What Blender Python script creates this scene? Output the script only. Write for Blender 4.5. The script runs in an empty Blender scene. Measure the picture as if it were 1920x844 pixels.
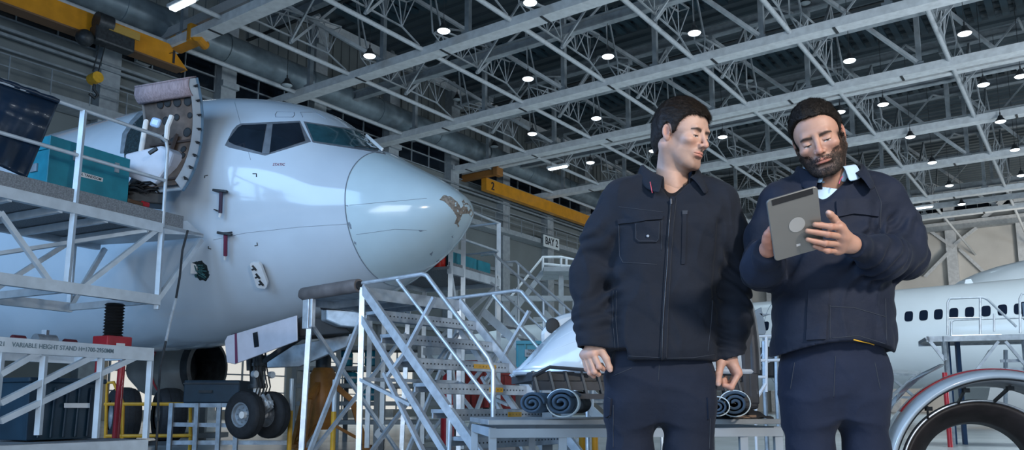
import bpy, bmesh, math, random
import numpy as np
from mathutils import Vector, Matrix, Euler
from mathutils.bvhtree import BVHTree
from mathutils.geometry import delaunay_2d_cdt
random.seed(7); PI=math.pi
SC=bpy.context.scene; COL=SC.collection
V=Vector
# ---------- camera model (1920x844 frame) ----------
FPX,CX,CY,EYE=1530.,960.,535.,.74   # principal point sits low: the photograph is a crop
TH=.147; cT,sT=math.cos(TH),math.sin(TH)
def ray(px,py):
    a=(px-CX)/FPX;b=(CY-py)/FPX
    return V((a,cT-b*sT,sT+b*cT))
def at(px,py,y):
    r=ray(px,py);t=y/r.y;return V((r.x*t,y,EYE+r.z*t))
def atz(px,py,z):
    r=ray(px,py);t=(z-EYE)/r.z;return V((r.x*t,r.y*t,z))
def proj(p):
    z=p[2]-EYE;d=p[1]*cT+z*sT;up=-p[1]*sT+z*cT
    return (CX+FPX*p[0]/d,CY-FPX*up/d)
HA=.6205
EU=V((math.sin(HA),math.cos(HA),0)); EV=V((math.cos(HA),-math.sin(HA),0))
def hall(u,v,z): return EU*u+EV*v+V((0,0,z))
def onv(px,py,v):
    r=ray(px,py);t=v/r.dot(EV);p=r*t;return (p.dot(EU),EYE+p.z)
def onu(px,py,u):
    r=ray(px,py);t=u/r.dot(EU);p=r*t;return (p.dot(EV),EYE+p.z)
HROT=math.pi/2-HA   # rotation about z taking +X to EU
# ---------- materials ----------
MATS={}
def mat(name,col,rough=.5,metal=0.,noise=0.,nscale=8.,bump=0.,bscale=40.,coat=0.,emit=None,estr=0.,spec=.5,trans=0.,col2=None,stretch=None,ior=1.45,sheen=0.):
    m=bpy.data.materials.new(name);m.use_nodes=True;N=m.node_tree;n=N.nodes;b=n['Principled BSDF']
    b.inputs['Base Color'].default_value=(*col,1);b.inputs['Roughness'].default_value=rough;b.inputs['Metallic'].default_value=metal
    b.inputs['Coat Weight'].default_value=coat;b.inputs['Coat Roughness'].default_value=.06;b.inputs['Specular IOR Level'].default_value=spec
    b.inputs['Transmission Weight'].default_value=trans;b.inputs['IOR'].default_value=ior;b.inputs['Sheen Weight'].default_value=sheen
    if emit: b.inputs['Emission Color'].default_value=(*emit,1);b.inputs['Emission Strength'].default_value=estr
    tc=n.new('ShaderNodeTexCoord');out=tc.outputs['Object']
    if stretch:
        mp=n.new('ShaderNodeMapping');mp.inputs['Scale'].default_value=stretch;N.links.new(out,mp.inputs[0]);out=mp.outputs[0]
    t=n.new('ShaderNodeTexNoise');t.inputs['Scale'].default_value=nscale;t.inputs['Detail'].default_value=6;N.links.new(out,t.inputs['Vector'])
    mx=n.new('ShaderNodeMix');mx.data_type='RGBA'
    if noise<=0 and col2 is None: noise=.04
    c2=col2 or tuple(max(0,c*(1-noise)) for c in col)
    c1=col if col2 else tuple(min(1,c*(1+noise)) for c in col)
    mx.inputs[6].default_value=(*c1,1);mx.inputs[7].default_value=(*c2,1)
    rp=n.new('ShaderNodeMapRange');rp.inputs[1].default_value=.35;rp.inputs[2].default_value=.65
    N.links.new(t.outputs[0],rp.inputs[0]);N.links.new(rp.outputs[0],mx.inputs[0]);N.links.new(mx.outputs[2],b.inputs['Base Color'])
    if bump>0:
        t2=n.new('ShaderNodeTexNoise');t2.inputs['Scale'].default_value=bscale;t2.inputs['Detail'].default_value=4;N.links.new(out,t2.inputs['Vector'])
        bp=n.new('ShaderNodeBump');bp.inputs['Strength'].default_value=min(1,bump);bp.inputs['Distance'].default_value=.02*max(1,bump);N.links.new(t2.outputs[0],bp.inputs['Height']);N.links.new(bp.outputs[0],b.inputs['Normal'])
    MATS[name]=m;return m
# ---------- mesh builder ----------
class MB:
    def __init__(s): s.v=[];s.f=[];s.m=[];s.cm=0
    def add(s,vs,fs):
        o=len(s.v);s.v+=[tuple(p) for p in vs];s.f+=[tuple(i+o for i in f) for f in fs];s.m+=[s.cm]*len(fs);return s
    def box(s,c,size,R=None,bev=0.):
        hx,hy,hz=[q/2 for q in size];c=V(c)
        if bev>0:
            bm=bmesh.new();bmesh.ops.create_cube(bm,size=1);bmesh.ops.scale(bm,vec=size,verts=bm.verts)
            bmesh.ops.bevel(bm,geom=bm.edges[:],offset=bev,segments=2,affect='EDGES',profile=.5)
            vs=[(c+(R@v.co if R else v.co)) for v in bm.verts];bm.verts.index_update();fs=[[v.index for v in f.verts] for f in bm.faces];bm.free();return s.add(vs,fs)
        vs=[V((x,y,z)) for x in(-hx,hx) for y in(-hy,hy) for z in(-hz,hz)]
        if R: vs=[R@v for v in vs]
        return s.add([c+v for v in vs],[(0,1,3,2),(4,6,7,5),(0,4,5,1),(2,3,7,6),(0,2,6,4),(1,5,7,3)])
    def bar(s,p0,p1,w,h=None,up=(0,0,1)):
        p0=V(p0);p1=V(p1);h=h or w;d=(p1-p0)
        if d.length<1e-6: return s
        x=d.normalized();up=V(up)
        if abs(x.dot(up))>.98: up=V((1,0,0)) if abs(x.x)<.9 else V((0,1,0))
        y=up.cross(x).normalized();z=x.cross(y)
        R=Matrix((x,y,z)).transposed()
        return s.box((p0+p1)/2,(d.length,w,h),R)
    def tube(s,p0,p1,r,n=10,r1=None,cap=True):
        return s.path([p0,p1],[r,r if r1 is None else r1],n,cap)
    def path(s,pts,r,n=8,cap=True,closed=False):
        pts=[V(p) for p in pts];k=len(pts);rs=r if isinstance(r,(list,tuple)) else [r]*k
        T=[]
        for i in range(k):
            if closed: t=pts[(i+1)%k]-pts[i-1]
            elif i==0:t=pts[1]-pts[0]
            elif i==k-1:t=pts[-1]-pts[-2]
            else:t=(pts[i+1]-pts[i]).normalized()+(pts[i]-pts[i-1]).normalized()
            T.append(t.normalized() if t.length>1e-9 else V((0,0,1)))
        a=V((0,0,1)) if abs(T[0].z)<.9 else V((1,0,0))
        u=T[0].cross(a).normalized();vs=[]
        for i in range(k):
            u=(u-T[i]*u.dot(T[i]))
            u=u.normalized() if u.length>1e-6 else T[i].orthogonal().normalized()
            w=T[i].cross(u)
            for j in range(n):
                t=2*PI*j/n;vs.append(pts[i]+(u*math.cos(t)+w*math.sin(t))*rs[i])
        fs=[]
        for i in range(k if closed else k-1):
            i2=(i+1)%k
            for j in range(n): fs.append((i*n+j,i*n+(j+1)%n,i2*n+(j+1)%n,i2*n+j))
        if cap and not closed: fs+=[tuple(range(n))[::-1],tuple((k-1)*n+j for j in range(n))]
        return s.add(vs,fs)
    def lathe(s,prof,M=None,n=24,cap=True):
        vs=[];k=len(prof)
        for r,z in prof:
            for j in range(n):
                t=2*PI*j/n;p=V((r*math.cos(t),r*math.sin(t),z));vs.append(M@p if M else p)
        fs=[(i*n+j,i*n+(j+1)%n,(i+1)*n+(j+1)%n,(i+1)*n+j) for i in range(k-1) for j in range(n)]
        if cap: fs+=[tuple(range(n))[::-1],tuple((k-1)*n+j for j in range(n))]
        return s.add(vs,fs)
    def prism(s,poly,vec):
        k=len(poly);vec=V(vec);a=[V(p) for p in poly]
        return s.add(a+[p+vec for p in a],[tuple(range(k))[::-1],tuple(range(k,2*k))]+[(i,(i+1)%k,(i+1)%k+k,i+k) for i in range(k)])
    def sphere(s,c,r,n=12,sc=(1,1,1),R=None):
        c=V(c);vs=[];fs=[]
        for i in range(n+1):
            a=PI*i/n
            for j in range(n*2):
                t=PI*j/n;p=V((sc[0]*r*math.sin(a)*math.cos(t),sc[1]*r*math.sin(a)*math.sin(t),sc[2]*r*math.cos(a)));vs.append(c+(R@p if R else p))
        m=n*2
        for i in range(n):
            for j in range(m): fs.append((i*m+j,(i+1)*m+j,(i+1)*m+(j+1)%m,i*m+(j+1)%m))
        return s.add(vs,fs)
    def grid(s,rows,thick=None,closed=False):
        k=len(rows);n=len(rows[0]);vs=[p for r in rows for p in r]
        fs=[(i*n+j,i*n+(j+1)%n,(i+1)*n+(j+1)%n,(i+1)*n+j) for i in range(k-1) for j in range(n if closed else n-1)]
        return s.add(vs,fs)
    def build(s,name,mt,parent=None,smooth=False,loc=None,bev=0.,sub=0,world=True,auto=None,solid=0.):
        off=V((0,0,0))
        if parent is not None and world:
            q=parent
            while q is not None: off+=q.location;q=q.parent
        elif loc is not None: off=V(loc)
        me=bpy.data.meshes.new(name);me.from_pydata([(p[0]-off.x,p[1]-off.y,p[2]-off.z) for p in s.v],[],s.f)
        bm=bmesh.new();bm.from_mesh(me);bmesh.ops.recalc_face_normals(bm,faces=bm.faces);bm.to_mesh(me);bm.free()
        ms=mt if isinstance(mt,(list,tuple)) else [mt]
        for m in ms: me.materials.append(m)
        if len(ms)>1: me.polygons.foreach_set('material_index',s.m)
        if smooth: me.shade_smooth() if auto is None else me.shade_smooth()
        if smooth and auto!=0: me.set_sharp_from_angle(angle=math.radians(auto or 40))
        o=bpy.data.objects.new(name,me);COL.objects.link(o)
        if parent is not None:o.parent=parent
        elif loc is not None:o.location=V(loc)
        if solid: a=o.modifiers.new('s','SOLIDIFY');a.thickness=solid;a.offset=0
        if bev>0:
            b=o.modifiers.new('b','BEVEL');b.width=bev;b.segments=2;b.limit_method='ANGLE'
        if sub: a=o.modifiers.new('u','SUBSURF');a.levels=sub;a.render_levels=sub
        return o
def tag(o,label=None,cat=None,group=None,kind=None):
    if label:o['label']=label
    if cat:o['category']=cat
    if group:o['group']=group
    if kind:o['kind']=kind
    return o
def thing(name,label,cat,loc=(0,0,0),rz=0,group=None):
    o=bpy.data.objects.new(name,None);COL.objects.link(o);o.location=loc;o.rotation_euler=(0,0,rz);o.empty_display_size=.1
    return tag(o,label,cat,group)
def copy_tree(o,parent=None):
    c=o.copy();COL.objects.link(c)
    c.parent=parent
    for ch in list(o.children): copy_tree(ch,c)
    return c
def struct(mb,name,m,**k):
    o=mb.build(name,m,**k);o['kind']='structure';return o
def text_mesh(txt,size,depth,M,name,m,parent=None,align='CENTER',sx=1.):
    cu=bpy.data.curves.new(name,'FONT');cu.body=txt;cu.size=size;cu.extrude=depth;cu.align_x=align;cu.align_y='CENTER';cu.offset=size*.012
    to=bpy.data.objects.new('txt',cu);COL.objects.link(to)
    dg=bpy.context.evaluated_depsgraph_get();me=bpy.data.meshes.new_from_object(to.evaluated_get(dg))
    bpy.data.objects.remove(to)
    me.transform(Matrix.Diagonal((sx,1,1,1)));me.transform(M)
    off=V((0,0,0));q=parent
    while q is not None: off+=q.location;q=q.parent
    me.transform(Matrix.Translation(-off));me.materials.clear();me.materials.append(m)
    o=bpy.data.objects.new(name,me);COL.objects.link(o);o.name=name
    if parent is not None:o.parent=parent
    return o
def frame(o,x,z):
    """matrix with local X along x, local Z along z (text faces +Z)"""
    x=V(x).normalized();z=V(z);z=(z-x*z.dot(x)).normalized();y=z.cross(x)
    M=Matrix((x,y,z)).transposed().to_4x4();M.translation=V(o);return M
# ---------- palette ----------
M_steel=mat('painted_steel',(.62,.64,.65),.5,noise=.10,nscale=3)
M_steel_m=mat('mid_grey_steel',(.30,.33,.35),.55,noise=.12,nscale=3)
M_steel_d=mat('grey_roof_steel',(.22,.25,.27),.6,noise=.12,nscale=3)
M_alu=mat('brushed_aluminium',(.60,.64,.68),.40,.6,noise=.14,nscale=12)
M_alu_d=mat('dull_aluminium',(.36,.40,.44),.45,.6,noise=.18,nscale=9)
M_galv=mat('pale_painted_tube',(.55,.62,.68),.38,.2,noise=.08,nscale=7)
M_white=mat('white_paint',(.78,.80,.82),.3,coat=.3,noise=.03)
M_black=mat('black_rubber',(.015,.016,.018),.6,noise=.2)
M_dark=mat('dark_metal',(.04,.045,.05),.45,.4,noise=.25)
M_yellow=mat('crane_yellow',(.58,.24,.012),.42,noise=.10,nscale=2,coat=.2)
M_yel2=mat('safety_yellow_tube',(.62,.33,.02),.4,noise=.1)
M_red=mat('red_paint',(.42,.02,.03),.35,noise=.12,coat=.3)
M_teal=mat('teal_box_paint',(.015,.24,.32),.45,noise=.12,nscale=5)
M_cyan=mat('cyan_paint',(.02,.30,.45),.4,noise=.1)
M_wallp=mat('wall_panel',(.30,.32,.325),.75,noise=.08,nscale=.6)
M_glassd=mat('dark_window_glass',(.008,.012,.018),.12,noise=.3,nscale=1)
M_lamp=mat('lamp_lens',(1,1,1),.3,emit=(.80,.92,1.),estr=3.5)
M_label=mat('white_label',(.75,.78,.8),.5)
M_ink=mat('dark_ink',(.02,.022,.03),.6)
M_deck=mat('grating_deck',(.23,.25,.27),.7,.2,noise=.25,nscale=60,bump=.3,bscale=120)
# ================= HALL =================
ZB_=18.9
UB=[21.9,30.2,39.4,47.7,58.5,68.0,79.2,87.2]
WV=-40.5;WU=114.;ZC=26.2
fl=mat('epoxy_floor',(.44,.47,.48),.25,noise=.14,nscale=.5,bump=.04,bscale=3)
mb=MB();mb.box(hall(50,15,-.1),(150,130,.2),Matrix.Rotation(HROT,3,'Z'));struct(mb,'floor',fl)
# corrugated roof deck: ribs run along the hall, real corrugation geometry through a wave bump
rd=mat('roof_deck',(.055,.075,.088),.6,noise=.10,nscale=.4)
def wavebump(m,scale,rot,dist=.12,strength=1.):
    N=m.node_tree;n=N.nodes;tc=n.new('ShaderNodeTexCoord');mp=n.new('ShaderNodeMapping');mp.inputs['Rotation'].default_value=(0,0,rot);N.links.new(tc.outputs['Object'],mp.inputs[0])
    w=n.new('ShaderNodeTexWave');w.inputs['Scale'].default_value=scale;w.wave_profile='SIN';N.links.new(mp.outputs[0],w.inputs['Vector'])
    b=n.new('ShaderNodeBump');b.inputs['Distance'].default_value=dist;b.inputs['Strength'].default_value=strength;N.links.new(w.outputs[1],b.inputs['Height']);N.links.new(b.outputs[0],n['Principled BSDF'].inputs['Normal'])
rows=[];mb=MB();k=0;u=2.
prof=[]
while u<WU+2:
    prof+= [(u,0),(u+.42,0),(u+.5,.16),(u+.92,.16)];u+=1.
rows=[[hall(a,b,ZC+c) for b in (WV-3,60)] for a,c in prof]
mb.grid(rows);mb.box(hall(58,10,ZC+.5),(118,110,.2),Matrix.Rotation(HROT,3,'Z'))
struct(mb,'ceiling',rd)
# darker smoke-vent bands under the deck
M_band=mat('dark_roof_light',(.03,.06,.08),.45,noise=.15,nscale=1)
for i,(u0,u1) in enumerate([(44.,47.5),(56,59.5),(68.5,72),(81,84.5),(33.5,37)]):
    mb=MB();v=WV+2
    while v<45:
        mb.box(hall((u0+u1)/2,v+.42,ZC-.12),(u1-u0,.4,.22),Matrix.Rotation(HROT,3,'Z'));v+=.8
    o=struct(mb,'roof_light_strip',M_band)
# walls
WLm=mat('wall_cladding',(.165,.185,.185),.75,noise=.07,nscale=.5)
mb=MB();mb.box(hall(55,WV-.25,13.3),(120,.5,26.6),Matrix.Rotation(HROT,3,'Z'));struct(mb,'wall_left',WLm)
WFm=mat('far_wall_panel',(.60,.58,.54),.75,noise=.05,nscale=.4)
mb=MB();mb.box(hall(WU+.25,10,13.3),(.5,106,26.6),Matrix.Rotation(HROT,3,'Z'));struct(mb,'wall_far',WFm)
RH=Matrix.Rotation(HROT,3,'Z')
# left wall vertical cladding ribs, columns, window strips, rails
cu_=[13.5+6.9*i for i in range(14)]
for c in cu_:
    mb=MB();mb.box(hall(c,WV+.35,13.3),(1.0,.7,26.6),RH)
    for z in (12.6,19.2,24.4): mb.box(hall(c,WV+.8,z),(1.1,.3,.35),RH)
    struct(mb,'wall_column',M_steel_m)
for i,c in enumerate(cu_[:-1]):
    n=MB();g=MB();a,b=c+.55,cu_[i+1]-.55
    g.box(hall((a+b)/2,WV+.03,19.7),(b-a,.06,1.7),RH)
    o=struct(g,'window_%d'%(i+1),M_glassd)
    for z in (18.8,19.7,20.55): n.box(hall((a+b)/2,WV+.1,z),(b-a,.12,.08),RH)
    q=a
    while q<=b+.01: n.box(hall(q,WV+.1,19.7),(.06,.12,1.8),RH);q+=(b-a)/3
    n.build('window_frame',M_steel_d,o)
for i,(z,v,w,h,m) in enumerate([(15.2,WV+.8,1.2,.4,M_steel_m),(18.0,WV+.75,.14,.14,M_steel_d),(17.7,WV+.75,.14,.14,M_steel_d),(17.1,WV+.6,.10,.10,M_steel_d),(21.3,WV+.7,.25,.25,M_steel_d),(25.8,WV+.6,.3,.6,M_steel),(12.0,WV+.4,.2,.25,M_steel_d),(6.5,WV+.5,.3,.4,M_steel_d)]):
    mb=MB();mb.box(hall(55,v,z),(110,w,h),RH);struct(mb,'trim_%d'%(i+1),m)
# gallery guard rail along the left wall ledge
mb=MB()
for z in (16.0,16.55): mb.tube(hall(8,WV+1.4,z),hall(105,WV+1.4,z),.035,6)
u=8
while u<105: mb.tube(hall(u,WV+1.4,15.3),hall(u,WV+1.4,16.55),.035,6);u+=1.85
struct(mb,'gallery_rail',M_steel_d)
# vertical ribs on upper cladding
mb=MB();u=8.
while u<110: mb.box(hall(u,WV+.03,23.2),(.12,.1,5.2),RH);u+=.75
struct(mb,'wall_ribs',WLm)
# insulated air duct
mb=MB();pts=[hall(u,WV+2.0,20.7) for u in range(5,112,3)];mb.path(pts,.82,20)
for u in range(8,110,6): mb.path([hall(u-.06,WV+2.0,20.7),hall(u+.06,WV+2.0,20.7)],.87,20)
M_duct=mat('foil_duct',(.19,.24,.27),.38,.3,noise=.2,nscale=1.5)
o=struct(mb,'air_duct',M_duct,smooth=True)
# ---- roof steel
for i,u in enumerate(UB):
    mb=MB();mb.box(hall(u+.38,4,ZB_+.22),(.78,92,.44),RH)
    o=struct(mb,'roof_beam',M_steel)
    d=MB();v=-40.
    while v<48:
        d.box(hall(u+.38,v+(i%2)*1.5,ZB_-.012),(.80,.13,.03),RH);v+=6.2
    d.build('joint_strip',M_dark,o)
    # upper chord right above
    mb=MB();z=24.4
    mb.box(hall(u+.38,4,z),(.55,92,.08),RH);mb.box(hall(u+.38,4,z+.55),(.55,92,.08),RH);mb.box(hall(u+.38,4,z+.28),(.08,92,.5),RH)
    struct(mb,'upper_chord',M_steel_d)
    v=-36.6
    while v<40:
        mb=MB();mb.box(hall(u+.38,v,21.8),(.26,.26,5.3),RH)
        mb.box(hall(u+.38,v,19.4),(.5,.5,.3),RH);mb.box(hall(u+.38,v,24.2),(.6,.5,.3),RH)
        struct(mb,'roof_post',M_steel_d);v+=6.0
UM=[26,35.3,43.6,54.2,63.2,73.6,83.2]
for u in UM[1:]:
    z=20.4
    mb=MB();mb.box(hall(u,4,z),(.42,92,.07),RH);mb.box(hall(u,4,z+.5),(.42,92,.07),RH);mb.box(hall(u,4,z+.25),(.07,92,.48),RH)
    struct(mb,'intermediate_beam',M_steel_m)
# lower tubes along the hall + thin space-truss webs above them
tv=[-37.5,-32.9,-27.4,-21.7,-16.3,-11.1,-5.1,.6,6.3,12.]
M_tube=mat('light_grey_tube',(.42,.45,.47),.42,noise=.08)
for j,v in enumerate(tv):
    mb=MB();mb.tube(hall(12,v,19.25),hall(WU,v,19.25),.125,10);struct(mb,'roof_tube',M_tube,smooth=True)
    if j==0: continue
    allu=sorted(UB+UM)
    for a,b in zip(UB,UB[1:]):
        m_=(a+b)/2;mb=MB();me_=b-.9
        # small triangular lattice purlin climbing from the beam to the upper chord
        n=5
        P=[];Q=[]
        for k in range(n+1):
            t=k/n;uu=a+1.2+(me_-a-1.2)*t;zz=20.7+.9*t
            P.append(hall(uu,v-.3,zz));Q.append(hall(uu,v+.3,zz))
        R_=[hall(a+1.2+(me_-a-1.2)*(k+.5)/n,v,19.9) for k in range(n)]
        for L in (P,Q):
            for x,y in zip(L,L[1:]): mb.bar(x,y,.075)
        for x,y in zip(R_,R_[1:]): mb.bar(x,y,.075)
        for k in range(n):
            for L in (P,Q): mb.bar(L[k],R_[k],.05);mb.bar(R_[k],L[k+1],.05)
        for k in (0,n): mb.bar(P[k],Q[k],.05)
        mb.bar(P[0],hall(a+.4,v,24.3),.08);mb.bar(Q[0],hall(a+.4,v,24.3),.08);mb.bar(R_[-1],hall(b-.2,v,19.4),.07)
        mb.bar(R_[0],hall(a+.5,v,19.4),.09)
        struct(mb,'lattice_purlin',M_steel_m)
        # long diagonal struts
        mb=MB();mb.bar(hall(b+.3,v,24.3),hall(m_,v+.1,19.5),.14);mb.bar(hall(m_,v,19.5),hall(m_,v+3.1,22.9),.1);mb.bar(hall(m_,v+3.1,22.9),hall(b,v+3.1,24.3),.1)
        struct(mb,'roof_strut',M_steel_m)
# sway braces across bays under the upper chord
for i,(a,b) in enumerate(zip(UB,UB[1:])):
    v=-36.6+(i%2)*6
    while v<20:
        mb=MB();mb.bar(hall(a+.4,v,24.3),hall(b+.4,v+6,19.5),.17,.2);struct(mb,'sway_brace',M_steel_m);v+=12
# cable trays / thin conduits
for k,(u,z) in enumerate([(40.0,24.4),(49.6,24.4),(28.9,22.8),(62.4,24.2),(75,24.2)]):
    mb=MB();mb.box(hall(u,4,z),(.22,92,.07),RH);struct(mb,'cable_tray',M_dark)
# far wall: columns, X bracing, window strip, gutters
def fw(px,py,d=.4):
    v,z=onu(px,py,WU-d);return v,z
vc,_=fw(1785,470);vs_=7.6
for i in range(-4,4):
    mb=MB();mb.box(hall(WU-.4,vc+i*vs_,13),(.8,1.2,26),RH);struct(mb,'wall_column',M_steel)
k=20
z0,z1=fw(1780,402)[1],fw(1800,358)[1]
for i in range(-3,2):
    v0,v1=vc+i*vs_,vc+(i+1)*vs_
    mb=MB();g=MB();g.box(hall(WU-.05,(v0+v1)/2,(z0+z1)/2),(.1,v1-v0-1.2,z1-z0),RH);o=struct(g,'window_%d'%k,M_glassd);k+=1
    q=v0+.6
    while q<v1: mb.box(hall(WU-.15,q,(z0+z1)/2),(.1,.08,z1-z0),RH);q+=1.28
    for z in (z0,(z0+z1)/2,z1): mb.box(hall(WU-.15,(v0+v1)/2,z),(.1,v1-v0-1.2,.1),RH)
    mb.build('window_frame',M_steel_m,o)
_,zc=fw(1790,466)
for a_,b_ in (((1745,434),(1790,466)),((1790,460),(1832,428)),((1780,474),(1735,520)),((1800,468),(1855,520))):
    p,q=fw(*a_),fw(*b_)
    mb=MB();mb.bar(hall(WU-.7,*p),hall(WU-.7,*q),.45,.35);struct(mb,'cross_brace',M_steel)
p,q=fw(1893,368),fw(1845,412)
mb=MB();mb.bar(hall(WU-1.2,*p),hall(WU-1.2,*q),.5);struct(mb,'cross_brace',M_steel)
for i,(py,h,d,m) in enumerate([(424,.6,1.2,M_steel_m),(416,.35,1.6,M_steel),(398,.6,1.0,M_steel)]):
    v,z=fw(1800,py,d)
    mb=MB();mb.box(hall(WU-d/2,0,z),(d,84,h),RH);struct(mb,'trim_%d'%(i+20),m)
mb=MB();mb.box(hall(81.6,4,18.8),(.25,92,.5),RH);struct(mb,'crane_rail',M_steel_m)
mb=MB();mb.tube(hall(80.9,-39,19.3),hall(80.9,48,19.3),.09,8);struct(mb,'rusty_pipe',mat('rust_pipe',(.28,.12,.06),.6))
# ---- lamps
LP=[(693,105),(832,58),(994,5),(990,148),(1140,106),(1302,62),(998,251),(1118,222),(1593,114),(1809,63),(1107,305),(1225,283),(1355,257),(1656,196),(1844,159),(1914,143),(1707,257),(1876,228),(1369,364),(1484,347),(1748,305),(1903,281),(1780,348),(1915,329),(1803,383),(1575,210),(1612,325),(1303,325),(1426,393)]
M_dull=mat('unlit_lens',(.35,.40,.42),.2,coat=.4)
rows_={}
def lamp_parts(root,lit,shape='bell'):
    b=MB()
    if shape=='bell':
        b.lathe([(.04,.6),(.04,.42),(.12,.38),(.16,.24),(.32,.04),(.345,0)],n=20)
        b.build('lamp_shade',M_dark,root,smooth=True,world=False)
        s=MB();s.tube((0,0,.4),(0,0,5.8),.015,6);s.build('hanger',M_dark,root,world=False)
        l=MB();l.lathe([(.001,-.10),(.16,-.09),(.28,-.04),(.325,.02)],n=20,cap=False);l.build('lens',M_lamp if lit else M_dull,root,smooth=True,world=False)
    else:
        b.box((0,0,.12),(1.75,.5,.16),bev=.03);b.build('lamp_housing',M_steel,root,world=False)
        s=MB();s.tube((-.6,0,.15),(-.6,0,.9),.015,6);s.tube((.6,0,.15),(.6,0,.9),.015,6);s.build('hanger',M_dark,root,world=False)
        l=MB();l.box((0,0,0),(1.6,.34,.12),bev=.05);l.build('lens',M_lamp,root,world=False)
names=['first row from the near end, left of the nose cone','first row, above the fuselage','top edge of the picture above the nose','second row, above the left beam end','second row, middle','second row, above the dark haired man','third row near the left wall','third row, right of the wall','third row above the bearded man','third row at the far right']
PL=[]
def add_light(p,en,kind='POINT'):
    l=bpy.data.lights.new('hall_lamp_light',kind);l.energy=en;l.color=(.62,.84,1.0);l.shadow_soft_size=.35
    if kind=='SPOT': l.spot_size=math.radians(78);l.spot_blend=.6
    o=bpy.data.objects.new('hall_lamp_light',l);COL.objects.link(o);o.location=p;return o
proto=None;LO=[]
for k,(x,y) in enumerate(LP):
    p=atz(x,y,18.55)
    PL.append(p)
    if proto is None:
        proto=thing('high_bay_lamp','x','ceiling lamp',(0,0,0));lamp_parts(proto,True);o=proto
    else:o=copy_tree(proto)
    o.location=p
    o['group']='lit round lamps under the hangar roof'
    o['category']='ceiling lamp';LO.append((x,y,p.dot(EU),o))
    add_light(p-V((0,0,.3)),2000,'SPOT')
ORD=['first','second','third','fourth','fifth','sixth','seventh','eighth','ninth','tenth']
LO.sort(key=lambda q:q[2]);RW=[]
for q in LO:
    if RW and abs(RW[-1][-1][2]-q[2])<3.4: RW[-1].append(q)
    else: RW.append([q])
for i,row in enumerate(RW):
    row.sort(key=lambda q:q[0])
    for j,q in enumerate(row): q[3]['label']='lit round roof lamp, %s from the left in the %s row from the front'%(ORD[j],ORD[i])
DL=iter(['unlit dark round lamp at the top edge above the bearded man','unlit dark round lamp between the lit lamps above the nose cone','unlit dark round lamp just above the radome, left of the roof post','unlit small dark lamp above the end of crane 2','unlit dark lamp above and between the two men','unlit dark lamp hanging just above the fuselage roof'])
dp=None
for x,y in [(1510,6),(905,157+32),(857,187),(927,275),(1405,152),(538,160)]:
    v=-36 if x<1000 else None
    if v: u,z=onv(x,y,v);p=hall(u,v,z)
    else:p=atz(x,y,24.6)
    if dp is None: dp=thing('high_bay_lamp','x','ceiling lamp',group='unlit round lamps under the hangar roof');lamp_parts(dp,False);o=dp
    else:o=copy_tree(dp)
    o['label']=next(DL)
    o.location=p
for (x,y,z,lb) in [(1042,9,18.6,'white lit tube lamp above the yellow crane beam end with the 1'),(1046,315,18.6,'white lit tube lamp above the yellow crane beam with the 2'),(1730,390,18.6,'white lit tube lamp below the far roof beams at right')]:
    pass
tl=[((342,9),16.2,'elongated white lamp glowing above the end of crane 1',16.),((1046,315),None,'elongated white lamp glowing above the crane marked 2',0),((1730,390),None,'elongated white lamp glowing near the far wall windows',0)]
for (x,y),z,lb,_ in tl:
    p=atz(x,y,18.5 if x!=342 else 18.4)
    t=thing('tube_lamp',lb,'ceiling lamp',p);t.rotation_euler=(0,0,HROT-PI/2)
    lamp_parts(t,True,'tube');add_light(p-V((0,0,.4)),2500 if x>400 else 900,'SPOT')
# ================= AIRLINER WITH OPEN NOSE =================
NX,NY,ZK,AN,PIT=-.609,11.212,1.912,1.074,-.004
KD=1.074
def atk(x,y,Y): return at(x,y,Y*KD)
AX=V((-math.sin(AN),math.cos(AN),PIT)); LA=V((-math.cos(AN),-math.sin(AN),0)); FW=-AX.normalized()
_X=np.array([0,.03,.06,.2,.5,.9,1.3,1.8,2.1,2.5,3.0,3.6,4.4,5.4,6.6,20,38])
_ZT=np.array([1.60,1.68,1.742,1.873,2.087,2.317,2.558,2.821,3.10,3.39,3.60,3.776,3.928,4.025,4.04,4.04,4.04])
_ZB=np.array([1.60,1.515,1.454,1.292,1.027,.779,.586,.393,.293,.185,.078,-.014,-.108,-.19,-.2,-.2,-.2])
_W=np.array([.004,.15,.24,.42,.68,.92,1.11,1.28,1.37,1.48,1.60,1.72,1.84,1.90,1.92,1.92,1.92])
def _sm(x,Y):
    # monotone cubic (Fritsch-Carlson)
    h=np.diff(_X);d=np.diff(Y)/h;m=np.zeros_like(Y);m[0]=d[0];m[-1]=d[-1]
    for i in range(1,len(Y)-1):
        m[i]=0 if d[i-1]*d[i]<=0 else 3*(h[i]+h[i-1])/((2*h[i]+h[i-1])/d[i-1]+(h[i]+2*h[i-1])/d[i])
    i=min(max(np.searchsorted(_X,x)-1,0),len(h)-1);t=(x-_X[i])/h[i]
    return float(Y[i]*(1+2*t)*(1-t)**2+m[i]*h[i]*t*(1-t)**2+Y[i+1]*t*t*(3-2*t)+m[i+1]*h[i]*t*t*(t-1))
def fpt(x,y,z): return V((NX,NY,ZK+z))+AX*x+LA*y
def fsec(x,n=96,k=0.):
    zt,zb,w=_sm(x,_ZT)+k,_sm(x,_ZB)-k,_sm(x,_W)+k
    zm=zb+(zt-zb)*(.5+.053*min(1,x/1.3))
    # eyebrow flattening of the cockpit: pinch upper sides a little
    e=1.0+.0*x
    out=[]
    for j in range(n):
        t=2*PI*j/n;out.append(fpt(x,w*math.cos(t),zm+((zt-zm) if math.sin(t)>0 else (zm-zb))*math.sin(t)))
    return out
M_skin=mat('fuselage_white',(.60,.68,.76),.13,coat=.5,noise=.035,nscale=1.2)
M_radome=mat('radome_paint',(.56,.70,.76),.15,coat=.4,noise=.03,nscale=2)
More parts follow.
